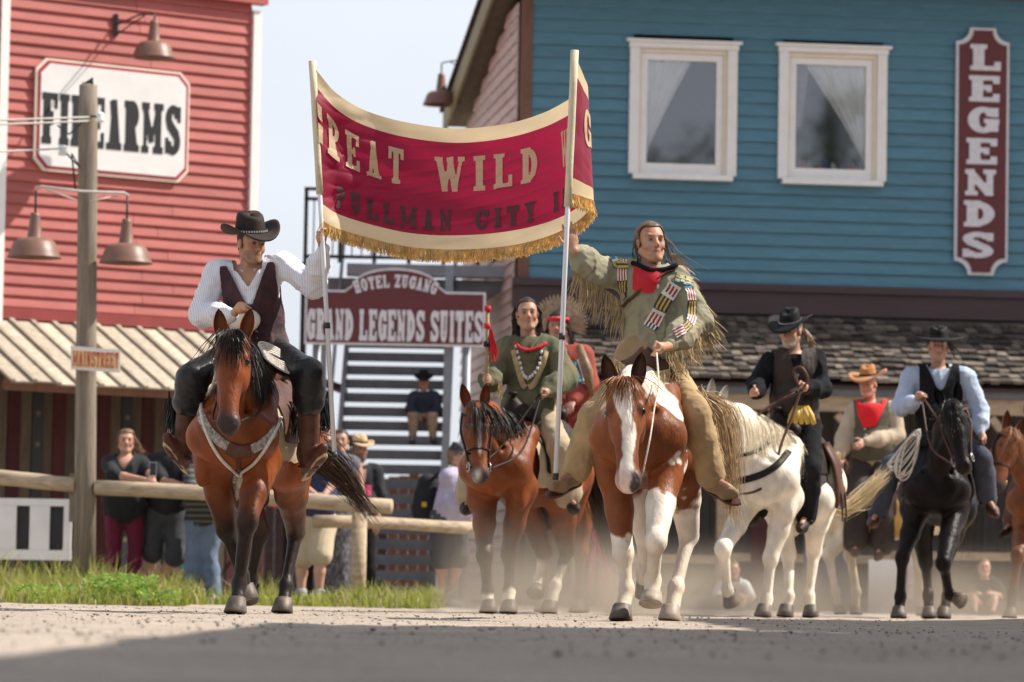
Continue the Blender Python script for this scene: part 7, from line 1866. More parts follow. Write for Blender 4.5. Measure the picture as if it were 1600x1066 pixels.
t8 = part_named(R8.obj, 'shirt')
beads_ = [band('bead_band', BW[0], t8, [(906, 560), (914, 580), (917, 598)], .07, .006, R8.obj, R8.loc), band('bead_band', BW[4], t8, [(896, 566), (902, 584), (906, 600)], .04, .006, R8.obj, R8.loc)]
tube_part('fox_tail', M_hairbl, [P(905, 540, 32.2), P(918, 580, 32.15), P(924, 620, 32.15)], [.03, .05, .02], R8.obj, R8.loc, 8)
# --- white horse and black clad rider
d4 = 30.6
H4 = horse('white_horse', 'white horse with long cream mane behind the paint horse', P(1224, 700, d4)[0], d4, 22, P(1122, 626, 29.8), P(1098, 738, 29.72), -45,
           simple_legs(('fL', (1130, 858, 29.9), (1137, 922, 30.0), (1144, 944, 30.05), False), ('fR', (1204, 872, 30.2), (1198, 936, 30.2), (1192, 961, 30.15), True), ('hL', (1232, 868, 31.0), (1232, 932, 30.9), (1227, 959, 30.85), True), ('hR', (1272, 862, 31.1), (1264, 932, 31.05), (1267, 958, 31.0), True)),
           coat_white(), GRP_H, vox=.013, mane=hair_pale, mane_side=1, mane_len=.34, mane_n=800, mane_out=1.7, strand_w=.006, tail=[P(1308, 700, 31.2), P(1322, 735, 31.3), P(1345, 745, 31.3), P(1372, 742, 31.3), P(1395, 735, 31.3)], tail_n=0, tail_mat=hair_cream, forelock=60, neck_fat=1.1)
J4 = JP(30.6, head=(1235, 519, -.03), neck=(1240, 555, 0), shL=(1202, 566, .0), shR=(1276, 560, .03), elL=(1184, 600, -.05), elR=(1284, 606, -.05), wrL=(1181, 615, -.28), wrR=(1258, 608, -.32), hipL=(1222, 664, .02), hipR=(1262, 664, .02),
        knL=(1190, 720, -.3), knR=(1267, 732, -.26), anL=(1185, 795, -.1), anR=(1260, 806, -.12), toeL=(1170, 812, -.28), toeR=(1250, 822, -.3))
R4 = person('person', 'black clad bearded rider with studded black hat on the white horse', J4, (-28, -14, 0), tone=(.46, .25, .17), group=GRP_R, vox=.0085, beard=(.42, .36, .30, .8), brow=(.2, .17, .14), fat=.15, hands=(('fist', P(1175, 612, 30.22), A(.6, -.3, .6), 1), ('fist', P(1250, 606, 30.22), A(.2, -.6, .6), 1)))
hair_part(R4, M_hairg, vol=.010, strands=0)
fringe(R4, 'hair_lock', M_hairg, [P(1250, 508, 30.65), P(1256, 520, 30.7), P(1258, 532, 30.7)], (.7, .1, -.6), .17, .008, 120, wind=(.05, 0, .04))
hat(R4, M_hatk, M_dleather, brim=.19, crown=.125, curl=.05, front=-.03, tilt=6, bandstuds=M_metal, lift=.076)
shirt(R4, M_blk, g=.018, baggy=.012, noise=.012, vox=.012, neckcut=1.02)
M_vestb = mat('brown_black_vest', (.032, .020, .015), rough=.7, var=.3, scale=8, bump=.25)
vest(R4, M_vestb, vneck=.80, slope=.12, g=.036, hem=-.08, vox=.011)
scarf(R4, M_vestb, 'neckerchief', drop=.14, w=.10, cy=.08)
trousers(R4, M_blk, g=.020, flare=.02, vox=.013); belt(R4, M_dleather, .04)
for k in 'LR': boot(R4, k, M_dleather, h=.75)
mb = MB(); e_, w_ = J4['elR'], J4['wrR']; mb.tube([lerp(e_, w_, t)-R4.loc for t in (.42, .6, .85, .99)], [.055, .052, .045, .044], 12); mb.build('leather_cuff', M_leather, R4.obj, True)
sh4 = part_named(R4.obj, 'trousers'); mb = MB(); g0 = P(1252, 648, 30.35)-R4.loc          # pair of yellow gloves on the belt
for i in range(5): mb.tube([g0+A(.02*(i-2), 0, .06), g0+A(.035*(i-2), -.03-.01*(i % 2), -.01), g0+A(.05*(i-2), -.04, -.075)], [.022, .030, .016], 8)
mb.build('glove', mat('yellow_hide_glove', (.55, .36, .07), rough=.55, var=.25, scale=20), R4.obj, True)
saddle(H4, 'black leather saddle with hanging straps on the white horse', [None, J4['anR']], M_dleather, mat('black_pad', (.03, .028, .028), rough=.95, bump=.4), y0=-.14, y1=.50, zlow=1.12, pz=1.05)
l4 = A(H4.x, H4.y, 0); b4 = part_named(H4.obj, 'body')
BC4 = thing('breast_strap', 'dark leather breast strap across the white horse', 'breast collar', l4)
band('strap', M_dleather, b4, [(1118, 745), (1150, 752), (1190, 742), (1215, 726), (1232, 706)], .055, .008, BC4, l4); band('strap', M_dleather, b4, [(1150, 712), (1175, 707), (1198, 694), (1215, 676)], .03, .008, BC4, l4)
RR4 = thing('reins', 'brown leather reins looped in the hand of the black clad rider', 'reins', l4)
tube_part('rein', M_leather, [P(1102, 720, 29.7), P(1140, 690, 29.95), P(1195, 640, 30.1), P(1246, 612, 30.2)], .011, RR4, l4, 6, steps=18)
tube_part('rein', M_leather, [P(1105, 725, 29.7), P(1150, 770, 29.9), P(1200, 755, 30.0), P(1222, 690, 30.1), P(1238, 650, 30.15), P(1252, 606, 30.2)], .011, RR4, l4, 6, steps=24)
tube_part('rein', M_leather, [P(1250, 606, 30.2), P(1240, 580, 30.18), P(1252, 574, 30.17), P(1262, 592, 30.17), P(1252, 612, 30.2)], .010, RR4, l4, 6, steps=16)
SB4 = thing('saddle_bag', 'flat dark leather saddle bag behind the black clad rider', 'bag', (H4.x, H4.y, 0), H4.rz)
strap('bag_flap', M_leather, catmull([A(.20, .40, 1.38), A(.285, .42, 1.22), A(.325, .43, 1.02), A(.328, .43, .86)], 12), np.array([A(1, 0, .25)]*12), [.16, .17, .18, .19, .2, .2, .21, .21, .22, .22, .21, .18], SB4, None, .03)
for q in (.38, .48): strap('tie_strap', M_dleather, catmull([A(.325, q, 1.05), A(.362, q, .95), A(.365, q+.02, .76)], 8), np.array([A(1, 0, 0)]*8), .02, SB4, None, .008)
# --- black horse and blue shirted rider
d5 = 32.8
H5 = horse('black_horse', 'black horse with upright mane turning its head right', P(1466, 700, d5)[0], d5, 7, P(1484, 628, 31.85), P(1506, 738, 31.62), 24,
           simple_legs(('fL', (1409, 872, 32.2), (1407, 932, 32.2), (1404, 958, 32.1), True), ('fR', (1474, 880, 31.9), (1484, 930, 32.1), (1505, 940, 32.0), False), ('hL', (1446, 880, 33.4), (1450, 930, 33.3), (1452, 950, 33.2), True), ('hR', (1476, 880, 33.5), (1480, 932, 33.4), (1474, 953, 33.3), True)),
           coat_black(), GRP_H, vox=.014, hide=hide_dark, mane=hair_black, mane_side=1, mane_len=.15, mane_n=420, mane_up=.55, tail=[P(1490, 715, 33.5), P(1500, 740, 33.6), P(1512, 800, 33.6), P(1505, 860, 33.6)], tail_n=220, tail_mat=hair_brown, forelock=40)
J5 = JP(32.8, head=(1466, 543, -.03), neck=(1466, 578, 0), shL=(1422, 590, 0), shR=(1511, 590, 0), elL=(1408, 636, -.06), elR=(1530, 640, 0), wrL=(1432, 628, -.34), wrR=(1533, 676, -.14), hipL=(1446, 684, .02), hipR=(1488, 684, .02),
        knL=(1392, 728, -.22), knR=(1534, 716, -.2), anL=(1372, 800, -.05), anR=(1543, 778, -.05), toeL=(1362, 815, -.2), toeR=(1556, 800, -.22))
R5 = person('person', 'rider in wide black hat and pale blue shirt on the black horse', J5, (-4, 0, 0), tone=(.46, .255, .18), group=GRP_R, vox=.009, fat=.2, s=1.0, hands=(('fist', P(1442, 622, 32.40), A(.3, -.6, .4), 1), ('fist', P(1533, 690, 32.62), A(.4, -.8, 0), 1)))
M_blue = mat('pale_blue_shirt', (.40, .47, .60), rough=.85, var=.08, scale=8, bump=.3, bscale=12)
hair_part(R5, M_hairk, vol=.010, strands=40, length=.16)
hat(R5, M_hatk, M_dleather, brim=.235, crown=.12, curl=.012, front=-.02, tilt=4, taper=.9, lift=.078)
shirt(R5, M_blue, g=.020, baggy=.013, noise=.011, vox=.012, neckcut=1.02)
vest(R5, M_blk, vneck=.70, slope=.24, g=.042, hem=-.05, vox=.011)
trousers(R5, mat('dark_denim', (.05, .055, .08), rough=.85, var=.25, scale=8, bump=.25), g=.022, flare=.02, vox=.013)
for k in 'LR': boot(R5, k, M_leather, h=.7)
saddle(H5, 'dark saddle under the pale blue shirt rider', [J5['anL'], J5['anR']], M_dleather, M_blk)
bridle(H5, 'brown bridle and reins on the black horse', M_leather, ((-1, P(1440, 624, 32.4)), (1, P(1444, 624, 32.4))), noseband=False, sag=.12)
LR5 = thing('lariat', 'pale coiled lariat hanging by the knee of the pale blue shirt rider', 'rope', P(1412, 690, 32.35)); o5 = P(1412, 690, 32.35)
for i in range(7):
    a, b = P(1434-i*1.2, 672+i*1.5, 32.3)-o5, P(1390+i*3.4, 726+i*4.2, 32.3)-o5; cc = (a+b)/2; ax_ = (b-a)/2; sd = A(.06+.010*(i % 3), 0, .045-.006*i)
    mb = MB(); mb.tube([cc+ax_*cos(t)+sd*sin(t)+A(.006*sin(3*t+i), -.008*i, 0) for t in np.linspace(0, 2*pi, 24)], .008, 6); mb.build('coil', M_rope, LR5, True)
# --- cream horse side on, small rider in orange hat
d6 = 38.0
H6 = horse('cream_horse', 'cream horse standing side on behind the black horse', P(1385, 700, d6)[0], d6, -78, P(1518, 722, 37.7), P(1548, 800, 37.6), 75,
           simple_legs(('hL', (1296, 868, 37.8), (1306, 925, 37.8), (1312, 951, 37.8), True), ('hR', (1330, 870, 38.2), (1338, 925, 38.2), (1336, 950, 38.2), True), ('fR', (1440, 880, 37.8), (1440, 925, 37.8), (1440, 950, 37.8), True)),
           coat_white((.72, .60, .43)), GRP_H, vox=.018, mane=hair_cream, mane_n=150, tail=[P(1312, 790, 38), P(1300, 800, 38), P(1296, 830, 38), P(1292, 870, 38)], tail_n=100, tail_mat=hair_cream, forelock=20, s=.92)
TL6 = thing('person', 'rider in orange felt hat and red neckerchief in the back row', 'person', (0, 0, 0)); bpy.data.objects.remove(TL6)
J6 = JP(38.0, head=(1356, 602, -.03), neck=(1360, 632, 0), shL=(1334, 642, 0), shR=(1394, 640, 0), elL=(1318, 686, -.05), elR=(1402, 682, -.05), wrL=(1314, 712, -.2), wrR=(1352, 690, -.32), hipL=(1348, 722, 0), hipR=(1382, 722, 0),
        knL=(1338, 778, -.25), knR=(1380, 780, -.25), anL=(1336, 846, -.2), anR=(1378, 850, -.2), toeL=(1336, 862, -.36), toeR=(1370, 868, -.36))
R6 = person('person', 'rider in orange felt hat and red neckerchief in the back row', J6, (-26, -8, 0), tone=(.52, .26, .18), group=GRP_R, vox=.011, fat=.4)
M_orange = mat('orange_felt', (.42, .17, .045), rough=.8, var=.2, scale=10, sheen=.3)
hat(R6, M_orange, M_dleather, brim=.20, crown=.13, curl=.055, front=-.035, tilt=2, asym=.3, taper=.8)
shirt(R6, mat('sand_shirt', (.45, .36, .26), rough=.9, var=.12, scale=8, bump=.25), g=.022, baggy=.016, vox=.014, neckcut=1.02)
vest(R6, mat('grey_brown_vest', (.10, .085, .06), rough=.9, var=.2, scale=8), vneck=.85, slope=.1, g=.038, vox=.013)
M_redb = mat('bright_red_cotton', (.75, .012, .02), rough=.8, var=.12, scale=10, bump=.2)
patch('neckerchief', M_redb, part_named(R6.obj, 'shirt'), [(1336, 624), (1386, 622), (1366, 670), (1350, 670)], R6.obj, R6.loc, .038, 10, 9, .02)
scarf(R6, M_redb, 'neck_cloth', drop=.03, w=.1, cy=.03)
fringe(R6, 'scarf_tail', M_redb, [P(1384, 626, 38.0), P(1390, 634, 38.0)], (.9, 0, -.2), .10, .05, 5)
trousers(R6, M_vestb, 'chaps', g=.03, flare=.05, vox=.015)
for k in 'LR': boot(R6, k, M_leather, h=.3)
mb = MB(); mb.tube([lerp(J6['elR'], J6['wrR'], t)-R6.loc for t in (.35, .6, .95)], [.055, .05, .042], 12); mb.build('leather_cuff', M_leather, R6.obj, True)
mb = MB()
for i in range(3): mb.lathe([(.001, .015), (.012, .008), (.012, 0)], 8, ray(part_named(R6.obj, 'vest'), 1352+i, 672+i*9, .008)[0]-R6.loc)
mb.build('button', M_btn, R6.obj)
saddle(H6, 'brown saddle on a yellow blanket on the cream horse', [J6['anL'], J6['anR']], M_leather, mat('yellow_blanket', (.62, .40, .12), rough=.95, bump=.4), pz=.82)
# flying tail of the white horse
paths = []
for i in range(300):
    b = P(1306, 790, 31.3)+RNG.normal(size=3)*.02; e = P(RNG.uniform(1372, 1398), RNG.uniform(722, 752), 31.3)+A(0, RNG.normal()*.06, 0); m = P(1345, 778, 31.3)+RNG.normal(size=3)*.035
    b = lerp(b, P(1308, 705, 31.2), 0.0); t = RNG.uniform(.6, 1)
    paths.append(catmull([P(1309, 712, 31.12)+RNG.normal(size=3)*.012, P(1303, 770, 31.22)+RNG.normal(size=3)*.02, P(1312, 798, 31.3)+RNG.normal(size=3)*.03, m, lerp(m, e, t)], 10))
o_ = strand_mesh('tail', hair_cream, [np.array([H4.l(q) for q in p_]) for p_ in paths], .011, H4.obj)
# --- brown horse cut by the right edge of the view
d7 = 36.0
H7 = horse('brown_horse', 'brown horse with ornate bridle at the right edge', P(1650, 700, d7)[0], d7, 30, P(1583, 672, 35.15), P(1558, 768, 34.95), -30,
           simple_legs(('fL', (1590, 868, 35.3), (1582, 925, 35.3), (1578, 950, 35.2), True)), coat_bay((.20, .07, .028), .3), GRP_H, vox=.016, mane=hair_chest, mane_n=200, mane_len=.22, tail=[A(0, .78, 1.25), A(0, .95, 1.2), A(0, 1.05, .7)], tail_n=60, tail_mat=hair_black, forelock=60)
bridle(H7, 'ornate dark bridle on the brown horse at the edge', M_dleather, (), metal=M_brass, r=.013)
J7 = JP(36.0, head=(1660, 548, 0), neck=(1660, 580, 0), shL=(1626, 592, 0), shR=(1700, 592, 0), elL=(1612, 640, -.05), elR=(1712, 640, 0), wrL=(1628, 660, -.3), wrR=(1690, 660, -.3), hipL=(1640, 690, 0), hipR=(1680, 690, 0),
        knL=(1600, 742, -.25), knR=(1716, 742, -.2), anL=(1584, 812, -.1), anR=(1724, 812, -.1), toeL=(1566, 832, -.25), toeR=(1726, 832, -.25))
R7 = person('person', 'rider on the brown horse with only a leg in view', J7, (0, 0, 0), group=GRP_R, vox=.014)
shirt(R7, M_vestb, g=.025, vox=.016); trousers(R7, M_leather, 'chaps', g=.03, flare=.03, vox=.015); hat(R7, M_hatk, M_dleather)
for k in 'LR': boot(R7, k, M_dleather, h=.4)
saddle(H7, 'dark saddle on the brown horse at the edge', [J7['anL'], J7['anR']], M_dleather, M_blk)

# ------------------------------------------------------------------ people watching along the fence
GRP_S = 'spectators at the fence'
def standing(label, px, d, hgt_px, top, J=None, yaw=0, head=(0, 0, 0), tone=(.48, .27, .19), away=False, s=1.0, fat=.2, bust=0., legs=None, arms=None, vox=.013, hands=('rest', 'rest'), lean=0., **k):
    """upright figure: px column and pixel row of the head centre at depth d; arms/legs give joint pixels"""
    hd_ = P(px, top, d); ds = hd_[2]/1.60; f = -1 if away else 1; cy_, sy_ = cos(radians(yaw)), sin(radians(yaw))
    def w(x, y, z): return A(hd_[0]+(x*cy_+y*sy_)*s+lean*(1-z/1.6), d+(x*sy_-y*cy_)*s, z*ds)
    J_ = dict(head=w(0, 0, 1.60), neck=w(0, 0, 1.42), shL=w(-.17, 0, 1.38), shR=w(.17, 0, 1.38), elL=w(-.22, 0, 1.10), elR=w(.22, 0, 1.10), wrL=w(-.20, .10, .88), wrR=w(.20, .10, .88), hipL=w(-.09, 0, .90), hipR=w(.09, 0, .90),
              knL=w(-.10, .02, .50), knR=w(.10, .02, .50), anL=w(-.10, 0, .09), anR=w(.10, 0, .09), toeL=w(-.11, .17, .03), toeR=w(.11, .17, .03))
    if away:
        for a in ('sh', 'el', 'wr', 'hip', 'kn', 'an', 'toe'): pass
    for n, v in (arms or {}).items(): J_[n] = P(v[0], v[1], d+(v[2] if len(v) > 2 else 0))
    for n, v in (legs or {}).items(): J_[n] = P(v[0], v[1], d+(v[2] if len(v) > 2 else 0))
    for n in ('anL', 'anR'): J_[n][2] = max(J_[n][2], .09)
    for n in ('toeL', 'toeR'): J_[n][2] = .04
    return person('person', label, J_, head, s, s, tone, GRP_S, vox, hands=hands, fat=fat, bust=bust, base=(J_['hipL'][0], d, 0), **k)
M_tee = mat('black_tee', (.015, .016, .020), rough=.85, var=.25, scale=8, bump=.25); M_maroon = mat('maroon_leggings', (.13, .008, .035), rough=.8, var=.15, scale=8, bump=.2)
M_jean = mat('blue_jeans', (.13, .18, .27), rough=.85, var=.25, scale=9, bump=.25, dirt=(.25, .30, .38), dscale=4, damt=.4); M_shortk = mat('dark_grey_shorts', (.05, .052, .06), rough=.85, var=.2, scale=8, bump=.25)
M_beige = mat('beige_shorts', (.50, .42, .30), rough=.85, var=.12, scale=8, bump=.25); M_cyan = mat('turquoise_dress', (.01, .42, .52), rough=.8, var=.15, scale=8, bump=.2); M_lilac = mat('lilac_shirt', (.42, .38, .50), rough=.85, var=.12, scale=8, bump=.25)
M_shoe = mat('grey_shoe', (.35, .36, .38), rough=.7, var=.2); M_shoek = mat('dark_shoe', (.04, .04, .045), rough=.6)
d_ = 39.5
W1 = standing('woman in black top and maroon leggings leaning on the log rail', 197, d_, 0, 690, head=(8, 0, -3), fat=.55, bust=1.0, arms=dict(elL=(176, 742, -.25), wrL=(226, 750, -.45), elR=(232, 735, -.1), wrR=(240, 752, -.42)), legs=dict(knL=(178, 848), knR=(212, 846)), vox=.011)
hair_part(W1, M_hairbl, vol=.012, strands=90, length=.30, wind=(.08, .03, 0), width=.012)
shirt(W1, M_tee, 'top', g=.022, sleeves=.62, hem=-.25, vneck=.78, vox=.014); trousers(W1, M_maroon, 'leggings', g=.012, vox=.014)
for k in 'LR': boot(W1, k, M_shoek, h=.05, name='shoe')
PH = thing('phone', 'pale phone in the hands of the woman in black', 'phone', P(239, 733, 39.0)); mb = MB(); mb.cbox((0, 0, 0), (.07, .012, .14)); mb.build('case', mat('phone_case', (.45, .55, .58), rough=.3), PH); mb = MB(); mb.cbox((0, -.0075, 0), (.062, .002, .128)); mb.build('screen', M_iron, PH)
W2 = standing('man in black tee and dark shorts behind the bay rider boot', 272, d_+.1, 0, 684, fat=.4, tone=(.50, .28, .2), arms=dict(shL=(238, 722), shR=(300, 720), elL=(252, 752, -.2), wrL=(300, 762, -.45), elR=(306, 750, -.2), wrR=(322, 764, -.4)), legs=dict(hipL=(245, 806), hipR=(275, 806), knL=(238, 862), knR=(274, 868, -.1), anL=(226, 922, .1), anR=(240, 918, .15)))
hair_part(W2, M_hairk, vol=.004); shirt(W2, M_tee, 'tee_shirt', g=.024, sleeves=.42, vox=.014, hem=-.2); trousers(W2, M_shortk, 'shorts', g=.035, length=.52, flare=.02, vox=.014)
for k in 'LR': boot(W2, k, M_shoe, h=.05, name='shoe')
mb = MB(); c = lerp(W2.J['elL'], W2.J['wrL'], .86)-W2.loc; dd = unit(W2.J['wrL']-W2.J['elL']); mb.tube([c-dd*.012, c+dd*.012], .037, 10); mb.build('watch', M_metal, W2.obj, True)
W3 = standing('person in blue jeans and dark striped shirt leaning at the rail', 322, d_-.2, 0, 690, fat=.35, arms=dict(shL=(296, 728), shR=(350, 730), elL=(300, 765, -.3), wrL=(330, 770, -.4), elR=(352, 768, -.3), wrR=(356, 775, -.4)), legs=dict(hipL=(308, 812), hipR=(334, 812), knL=(303, 868), knR=(326, 870), anL=(298, 925), anR=(334, 932)))
hair_part(W3, M_hairbl, vol=.006); shirt(W3, stripes(mat('dark_striped_jersey', (.028, .03, .03), rough=.85, var=.2), (0, 0, 110), (.14, .13, .12), .8), 'jersey', g=.024, sleeves=.6, vox=.014, hem=-.15); trousers(W3, M_jean, 'jeans', g=.022, vox=.014, flare=.015)
for k in 'LR': boot(W3, k, M_shoe, h=.05, name='shoe')
W4 = standing('child in turquoise dress and grey shoes by the grass gap', 312, 40.2, 0, 782, s=.72, fat=.2, legs=dict(anL=(308, 930), anR=(318, 930)), vox=.013)
hair_part(W4, M_hairbl, vol=.006); sdf_part('dress', [inflate(q, .02) for q in W4.torso]+[cone(W4.t(0, 0, .2), W4.t(0, 0, -.45), .11, .19)], .014, M_cyan, W4.obj, .03, None, None, None, W4.loc)
for k in 'LR': boot(W4, k, M_shoe, h=.05, name='shoe')
W5 = standing('person in beige shorts and dark blue top behind the bay horse', 505, 39.0, 0, 676, fat=.35, tone=(.56, .33, .25), arms=dict(shL=(474, 714), shR=(528, 718), elL=(466, 755, -.2), wrL=(492, 772, -.4), elR=(524, 752, -.3), wrR=(508, 772, -.45)), legs=dict(hipL=(478, 816), hipR=(506, 818), knL=(472, 876), knR=(500, 872, -.15), anL=(470, 930), anR=(498, 934, -.1)), vox=.012)
hair_part(W5, M_hairk, vol=.006, strands=30, length=.14); shirt(W5, mat('navy_top', (.03, .04, .11), rough=.85, var=.2), 'top', g=.022, sleeves=.45, vox=.014, hem=-.2); trousers(W5, M_beige, 'shorts', g=.035, length=.48, flare=.02, vox=.014)
for k in 'LR': boot(W5, k, M_shoe, h=.05, name='shoe')
BAG = thing('shoulder_bag', 'red shoulder bag hanging by the bay horse hind leg', 'bag', P(440, 770, 39.0)); sdf_part('bag', [cone(A(-.05, 0, .06), A(.05, 0, -.07), .08, .10, (A(0, 1, 0), .6)), cone(A(-.08, 0, -.06), A(.08, 0, -.06), .09, .09, (A(0, 1, 0), .6))], .014, M_redb, BAG)
tube_part('strap', M_blk, [A(-.08, 0, .1), A(.05, -.02, .42), A(.14, 0, .62)], .014, BAG, A(0, 0, 0), 6, steps=10)
W6 = standing('person in patterned grey dress beside the fence post', 532, 39.9, 0, 690, fat=.3, tone=(.45, .26, .18))
M_pat = mat('patterned_grey_cloth', (.085, .08, .095), rough=.9, var=.8, scale=26, stretch=(1.6, 1, .8), dirt=(.30, .29, .31), dscale=24, damt=.8)
hair_part(W6, M_hairk, vol=.008, strands=60, length=.22); sdf_part('dress', [inflate(q, .02) for q in W6.torso]+[cone(W6.t(0, 0, .2), W6.t(0, 0, -.3), .17, .22), cone(W6.t(0, 0, -.3), W6.t(0, 0, -1.32), .22, .25)], .016, M_pat, W6.obj, .03, None, None, lambda V: .012*np.stack([wob(V*A(1, 1, .2), 6, 1), wob(V*A(1, 1, .2), 6, 2), 0*V[:, 0]], 1), W6.loc)
for k in 'LR': boot(W6, k, M_shoek, h=.05, name='shoe')
W7 = standing('man in straw hat and black printed tee near the stair', 562, 41.0, 0, 704, head=(25, 0, 0), fat=.35, tone=(.42, .22, .15), beard=(.06, .04, .03, .8), legs=dict(anL=(560, 922), anR=(580, 922)))
M_straw = mat('straw_hat', (.50, .37, .21), rough=.85, var=.2, scale=20, bump=.3); hat(W7, M_straw, M_vestb, brim=.165, crown=.105, curl=.03, lift=.08)
shirt(W7, M_tee, 'tee_shirt', g=.024, sleeves=.42, vox=.014, hem=-.2); trousers(W7, M_blk, g=.022, vox=.014)
for k in 'LR': boot(W7, k, M_shoek, h=.05, name='shoe')
t7 = part_named(W7.obj, 'tee_shirt')
patch('shirt_print', mat('pale_pink_print', (.55, .30, .30), rough=.8, var=.6, scale=30), t7, [(557, 734), (572, 734), (571, 753), (556, 753)], W7.obj, W7.loc); patch('shirt_print', mat('deep_pink_print', (.42, .03, .10), rough=.8, var=.5, scale=30), t7, [(556, 758), (580, 758), (579, 776), (555, 776)], W7.obj, W7.loc)
W7b = standing('person with dark hair standing in the shade behind the boot', 508, 41.6, 0, 686, fat=.2, tone=(.40, .22, .15)); hair_part(W7b, M_hairk, vol=.012); shirt(W7b, M_tee, 'top', g=.022, vox=.016, hem=-.2); trousers(W7b, M_blk, g=.02, vox=.016)
W8 = standing('man in lilac shirt with black rucksack leaning at the rail', 716, 40.3, 0, 716, head=(70, -10, 0), yaw=55, fat=.55, tone=(.50, .28, .2), arms=dict(elR=(718, 780, -.25), wrR=(748, 800, -.35), elL=(720, 778, .1), wrL=(746, 796, -.1)), legs=dict(hipL=(694, 812), hipR=(712, 812), knL=(690, 868), knR=(716, 866), anL=(690, 938), anR=(706, 938)))
hair_part(W8, M_hairbl, vol=.004); hat(W8, M_shortk, None, brim=.10, crown=.09, curl=.0, lift=.075, name='cap', front=-.03)
shirt(W8, M_lilac, 'shirt', g=.03, sleeves=.45, vox=.014, hem=-.3, noise=.01); trousers(W8, M_shortk, 'shorts', g=.04, length=.56, flare=.025, vox=.014)
for k in 'LR': boot(W8, k, M_shoe, h=.05, name='shoe')
RK = thing('rucksack', 'black rucksack on the back of the man in lilac', 'rucksack', P(668, 780, 40.45)); sdf_part('bag', [cone(A(.0, 0, .16), A(-.02, 0, -.12), .11, .13, None), cone(A(-.06, 0, .05), A(-.07, 0, -.12), .07, .09)], .016, M_tee, RK, .05)
mb = MB(); mb.cbox((-.03, -.135, -.06), (.05, .02, .05)); mb.build('badge', mat('yellow_badge', (.6, .40, .02), rough=.7), RK)
tube_part('strap', M_tee, [A(.04, -.1, .2), A(.14, -.14, .26), A(.22, -.12, .12), A(.18, -.1, -.12)], .022, RK, A(0, 0, 0), 6, steps=14)
W9 = standing('person in red cloth standing among the dust behind the horses', 936, 40.5, 0, 690, fat=.3, vox=.016); shirt(W9, M_redcl, 'top', g=.025, vox=.016, hem=-.3); trousers(W9, mat('pink_trousers', (.55, .10, .22), rough=.8), g=.02, vox=.016); hair_part(W9, M_hairk, vol=.01)
# boy sitting up on the stair
dS = 49.1
JS = JP(dS, head=(662, 596, 0), neck=(662, 614, 0), shL=(646, 620, 0), shR=(680, 620, 0), elL=(640, 640, -.1), elR=(684, 640, -.1), wrL=(652, 650, -.25), wrR=(674, 648, -.25), hipL=(654, 652, .0), hipR=(670, 652, .0), knL=(645, 650, -.36), knR=(676, 650, -.36), anL=(645, 682, -.34), anR=(676, 680, -.34), toeL=(643, 690, -.5), toeR=(678, 688, -.5))
BS = person('person', 'child in black hat and dark jacket sitting on the stair', JS, (0, -10, 0), .70, .82, tone=(.45, .25, .17), group=GRP_S, vox=.012)
hat(BS, M_hatk, M_dleather, brim=.17, crown=.11, curl=.03, lift=.076); shirt(BS, mat('dark_blue_jacket', (.025, .03, .05), rough=.85, var=.2), 'jacket', g=.024, vox=.014, hem=-.1); trousers(BS, mat('tan_trousers', (.34, .24, .17), rough=.85), g=.02, vox=.014)
for k in 'LR': boot(BS, k, M_shoek, h=.2)
# two small watchers low on the porch steps, seen through the dust
for lab, px, py, d, mt_, tn in (('child in white shirt sitting low before the porch in the dust', 1146, 892, 43.5, M_white, (.50, .28, .2)), ('child in dark top with bare arms sitting low before the porch', 1538, 888, 43.5, M_tee, (.56, .32, .24))):
    o = lambda x, y, dz=0: P(px+x, py+y, d+dz)
    JC = dict(head=o(0, 0), neck=o(0, 18), shL=o(-19, 25), shR=o(19, 25), elL=o(-27, 44, -.1), elR=o(27, 44, -.1), wrL=o(-12, 38, -.3), wrR=o(12, 38, -.3), hipL=o(-9, 60, .05), hipR=o(9, 60, .05), knL=o(-16, 46, -.35), knR=o(16, 46, -.35), anL=o(-14, 68, -.5), anR=o(14, 68, -.5), toeL=o(-14, 70, -.65), toeR=o(14, 70, -.65))
    for n in JC: JC[n][2] = max(JC[n][2], .05)
    C = person('person', lab, JC, (0, 0, 0), .7, .85, tone=tn, group=GRP_S, vox=.013); hair_part(C, M_hairbl, vol=.006); shirt(C, mt_, 'shirt', g=.02, sleeves=.4, vox=.015, hem=-.1); trousers(C, M_shortk, g=.02, vox=.015)
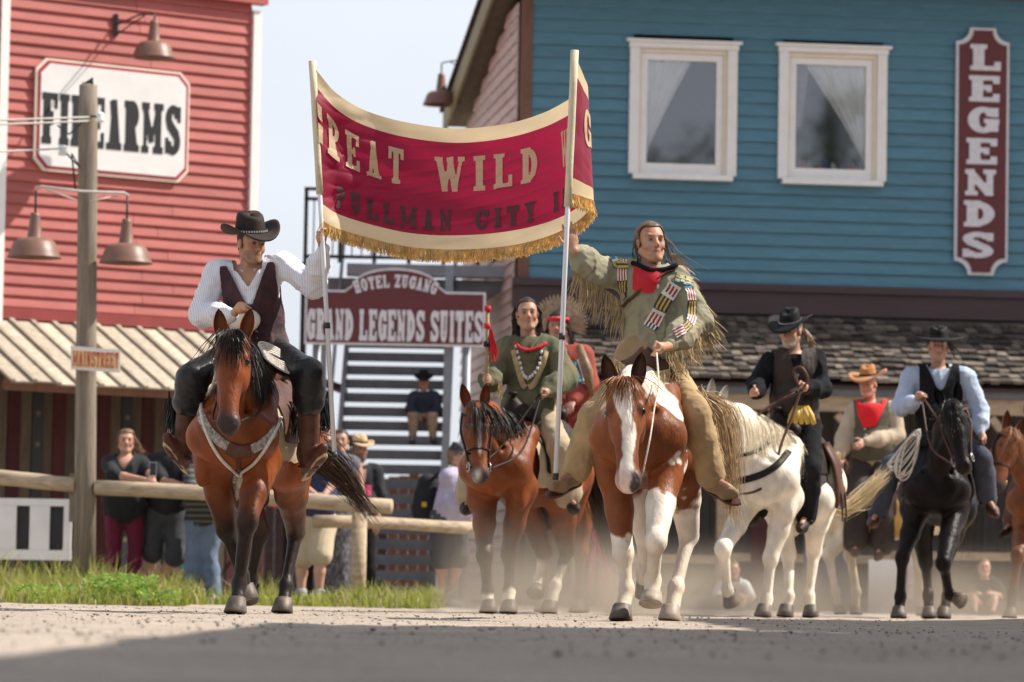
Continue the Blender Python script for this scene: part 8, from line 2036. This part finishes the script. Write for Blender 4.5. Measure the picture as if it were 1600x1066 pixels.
# ------------------------------------------------------------------ dust raised by the hooves
def dust(name, lo, hi, dens, seed, colr=(.80, .66, .51)):
    lo, hi = np.array(lo, float), np.array(hi, float); c = (lo+hi)/2
    mb = MB(); mb.box(lo-c, hi-c); m = bpy.data.materials.new(name); m.use_nodes = True; nt = m.node_tree; N, L = nt.nodes, nt.links
    N.remove(N['Principled BSDF']); v = N.new('ShaderNodeVolumePrincipled'); v.inputs['Color'].default_value = (*colr, 1); v.inputs['Anisotropy'].default_value = .25
    tc = N.new('ShaderNodeTexCoord'); n = N.new('ShaderNodeTexNoise'); n.inputs['Scale'].default_value = .95; n.inputs['Detail'].default_value = 4; n.inputs['Distortion'].default_value = .6
    mp_ = N.new('ShaderNodeMapping'); mp_.inputs['Location'].default_value = (seed, seed*.7, 0); L.new(tc.outputs['Object'], mp_.inputs[0]); L.new(mp_.outputs[0], n.inputs['Vector'])
    r = N.new('ShaderNodeMapRange'); r.inputs[1].default_value = .36; r.inputs[2].default_value = .70; L.new(n.outputs[0], r.inputs[0])
    s = N.new('ShaderNodeSeparateXYZ'); L.new(tc.outputs['Generated'], s.inputs[0])
    z = N.new('ShaderNodeMapRange'); z.inputs[1].default_value = .95; z.inputs[2].default_value = .0; z.interpolation_type = 'SMOOTHSTEP'; L.new(s.outputs[2], z.inputs[0])
    zp = N.new('ShaderNodeMath'); zp.operation = 'POWER'; zp.inputs[1].default_value = 1.8; L.new(z.outputs[0], zp.inputs[0])
    prev = zp.outputs[0]
    for ax in (0, 1):
        a = N.new('ShaderNodeMath'); a.operation = 'PINGPONG'; a.inputs[1].default_value = .5; L.new(s.outputs[ax], a.inputs[0])
        b = N.new('ShaderNodeMapRange'); b.inputs[1].default_value = 0; b.inputs[2].default_value = .22; b.interpolation_type = 'SMOOTHSTEP'; L.new(a.outputs[0], b.inputs[0])
        q = N.new('ShaderNodeMath'); q.operation = 'MULTIPLY'; L.new(prev, q.inputs[0]); L.new(b.outputs[0], q.inputs[1]); prev = q.outputs[0]
    q = N.new('ShaderNodeMath'); q.operation = 'MULTIPLY'; L.new(prev, q.inputs[0]); L.new(r.outputs[0], q.inputs[1])
    q2 = N.new('ShaderNodeMath'); q2.operation = 'MULTIPLY'; q2.inputs[1].default_value = dens; L.new(q.outputs[0], q2.inputs[0]); L.new(q2.outputs[0], v.inputs['Density'])
    L.new(v.outputs[0], N['Material Output'].inputs['Volume'])
    o = mb.build(name, m); o.location = tuple(c); tag(o, kind='stuff')
dust('dust_cloud', (P(660, 900, 28)[0], 25.2, .02), (P(1010, 900, 30)[0], 33, .95), .80, 3.0)
dust('dust_cloud', (P(960, 900, 33)[0], 31.6, .02), (P(1640, 900, 36)[0]+.4, 39.5, .85), .60, 9.0)
dust('dust_cloud', (P(930, 900, 24)[0], 23.6, .02), (P(1180, 900, 27)[0], 28.5, .7), 1.1, 17.0)
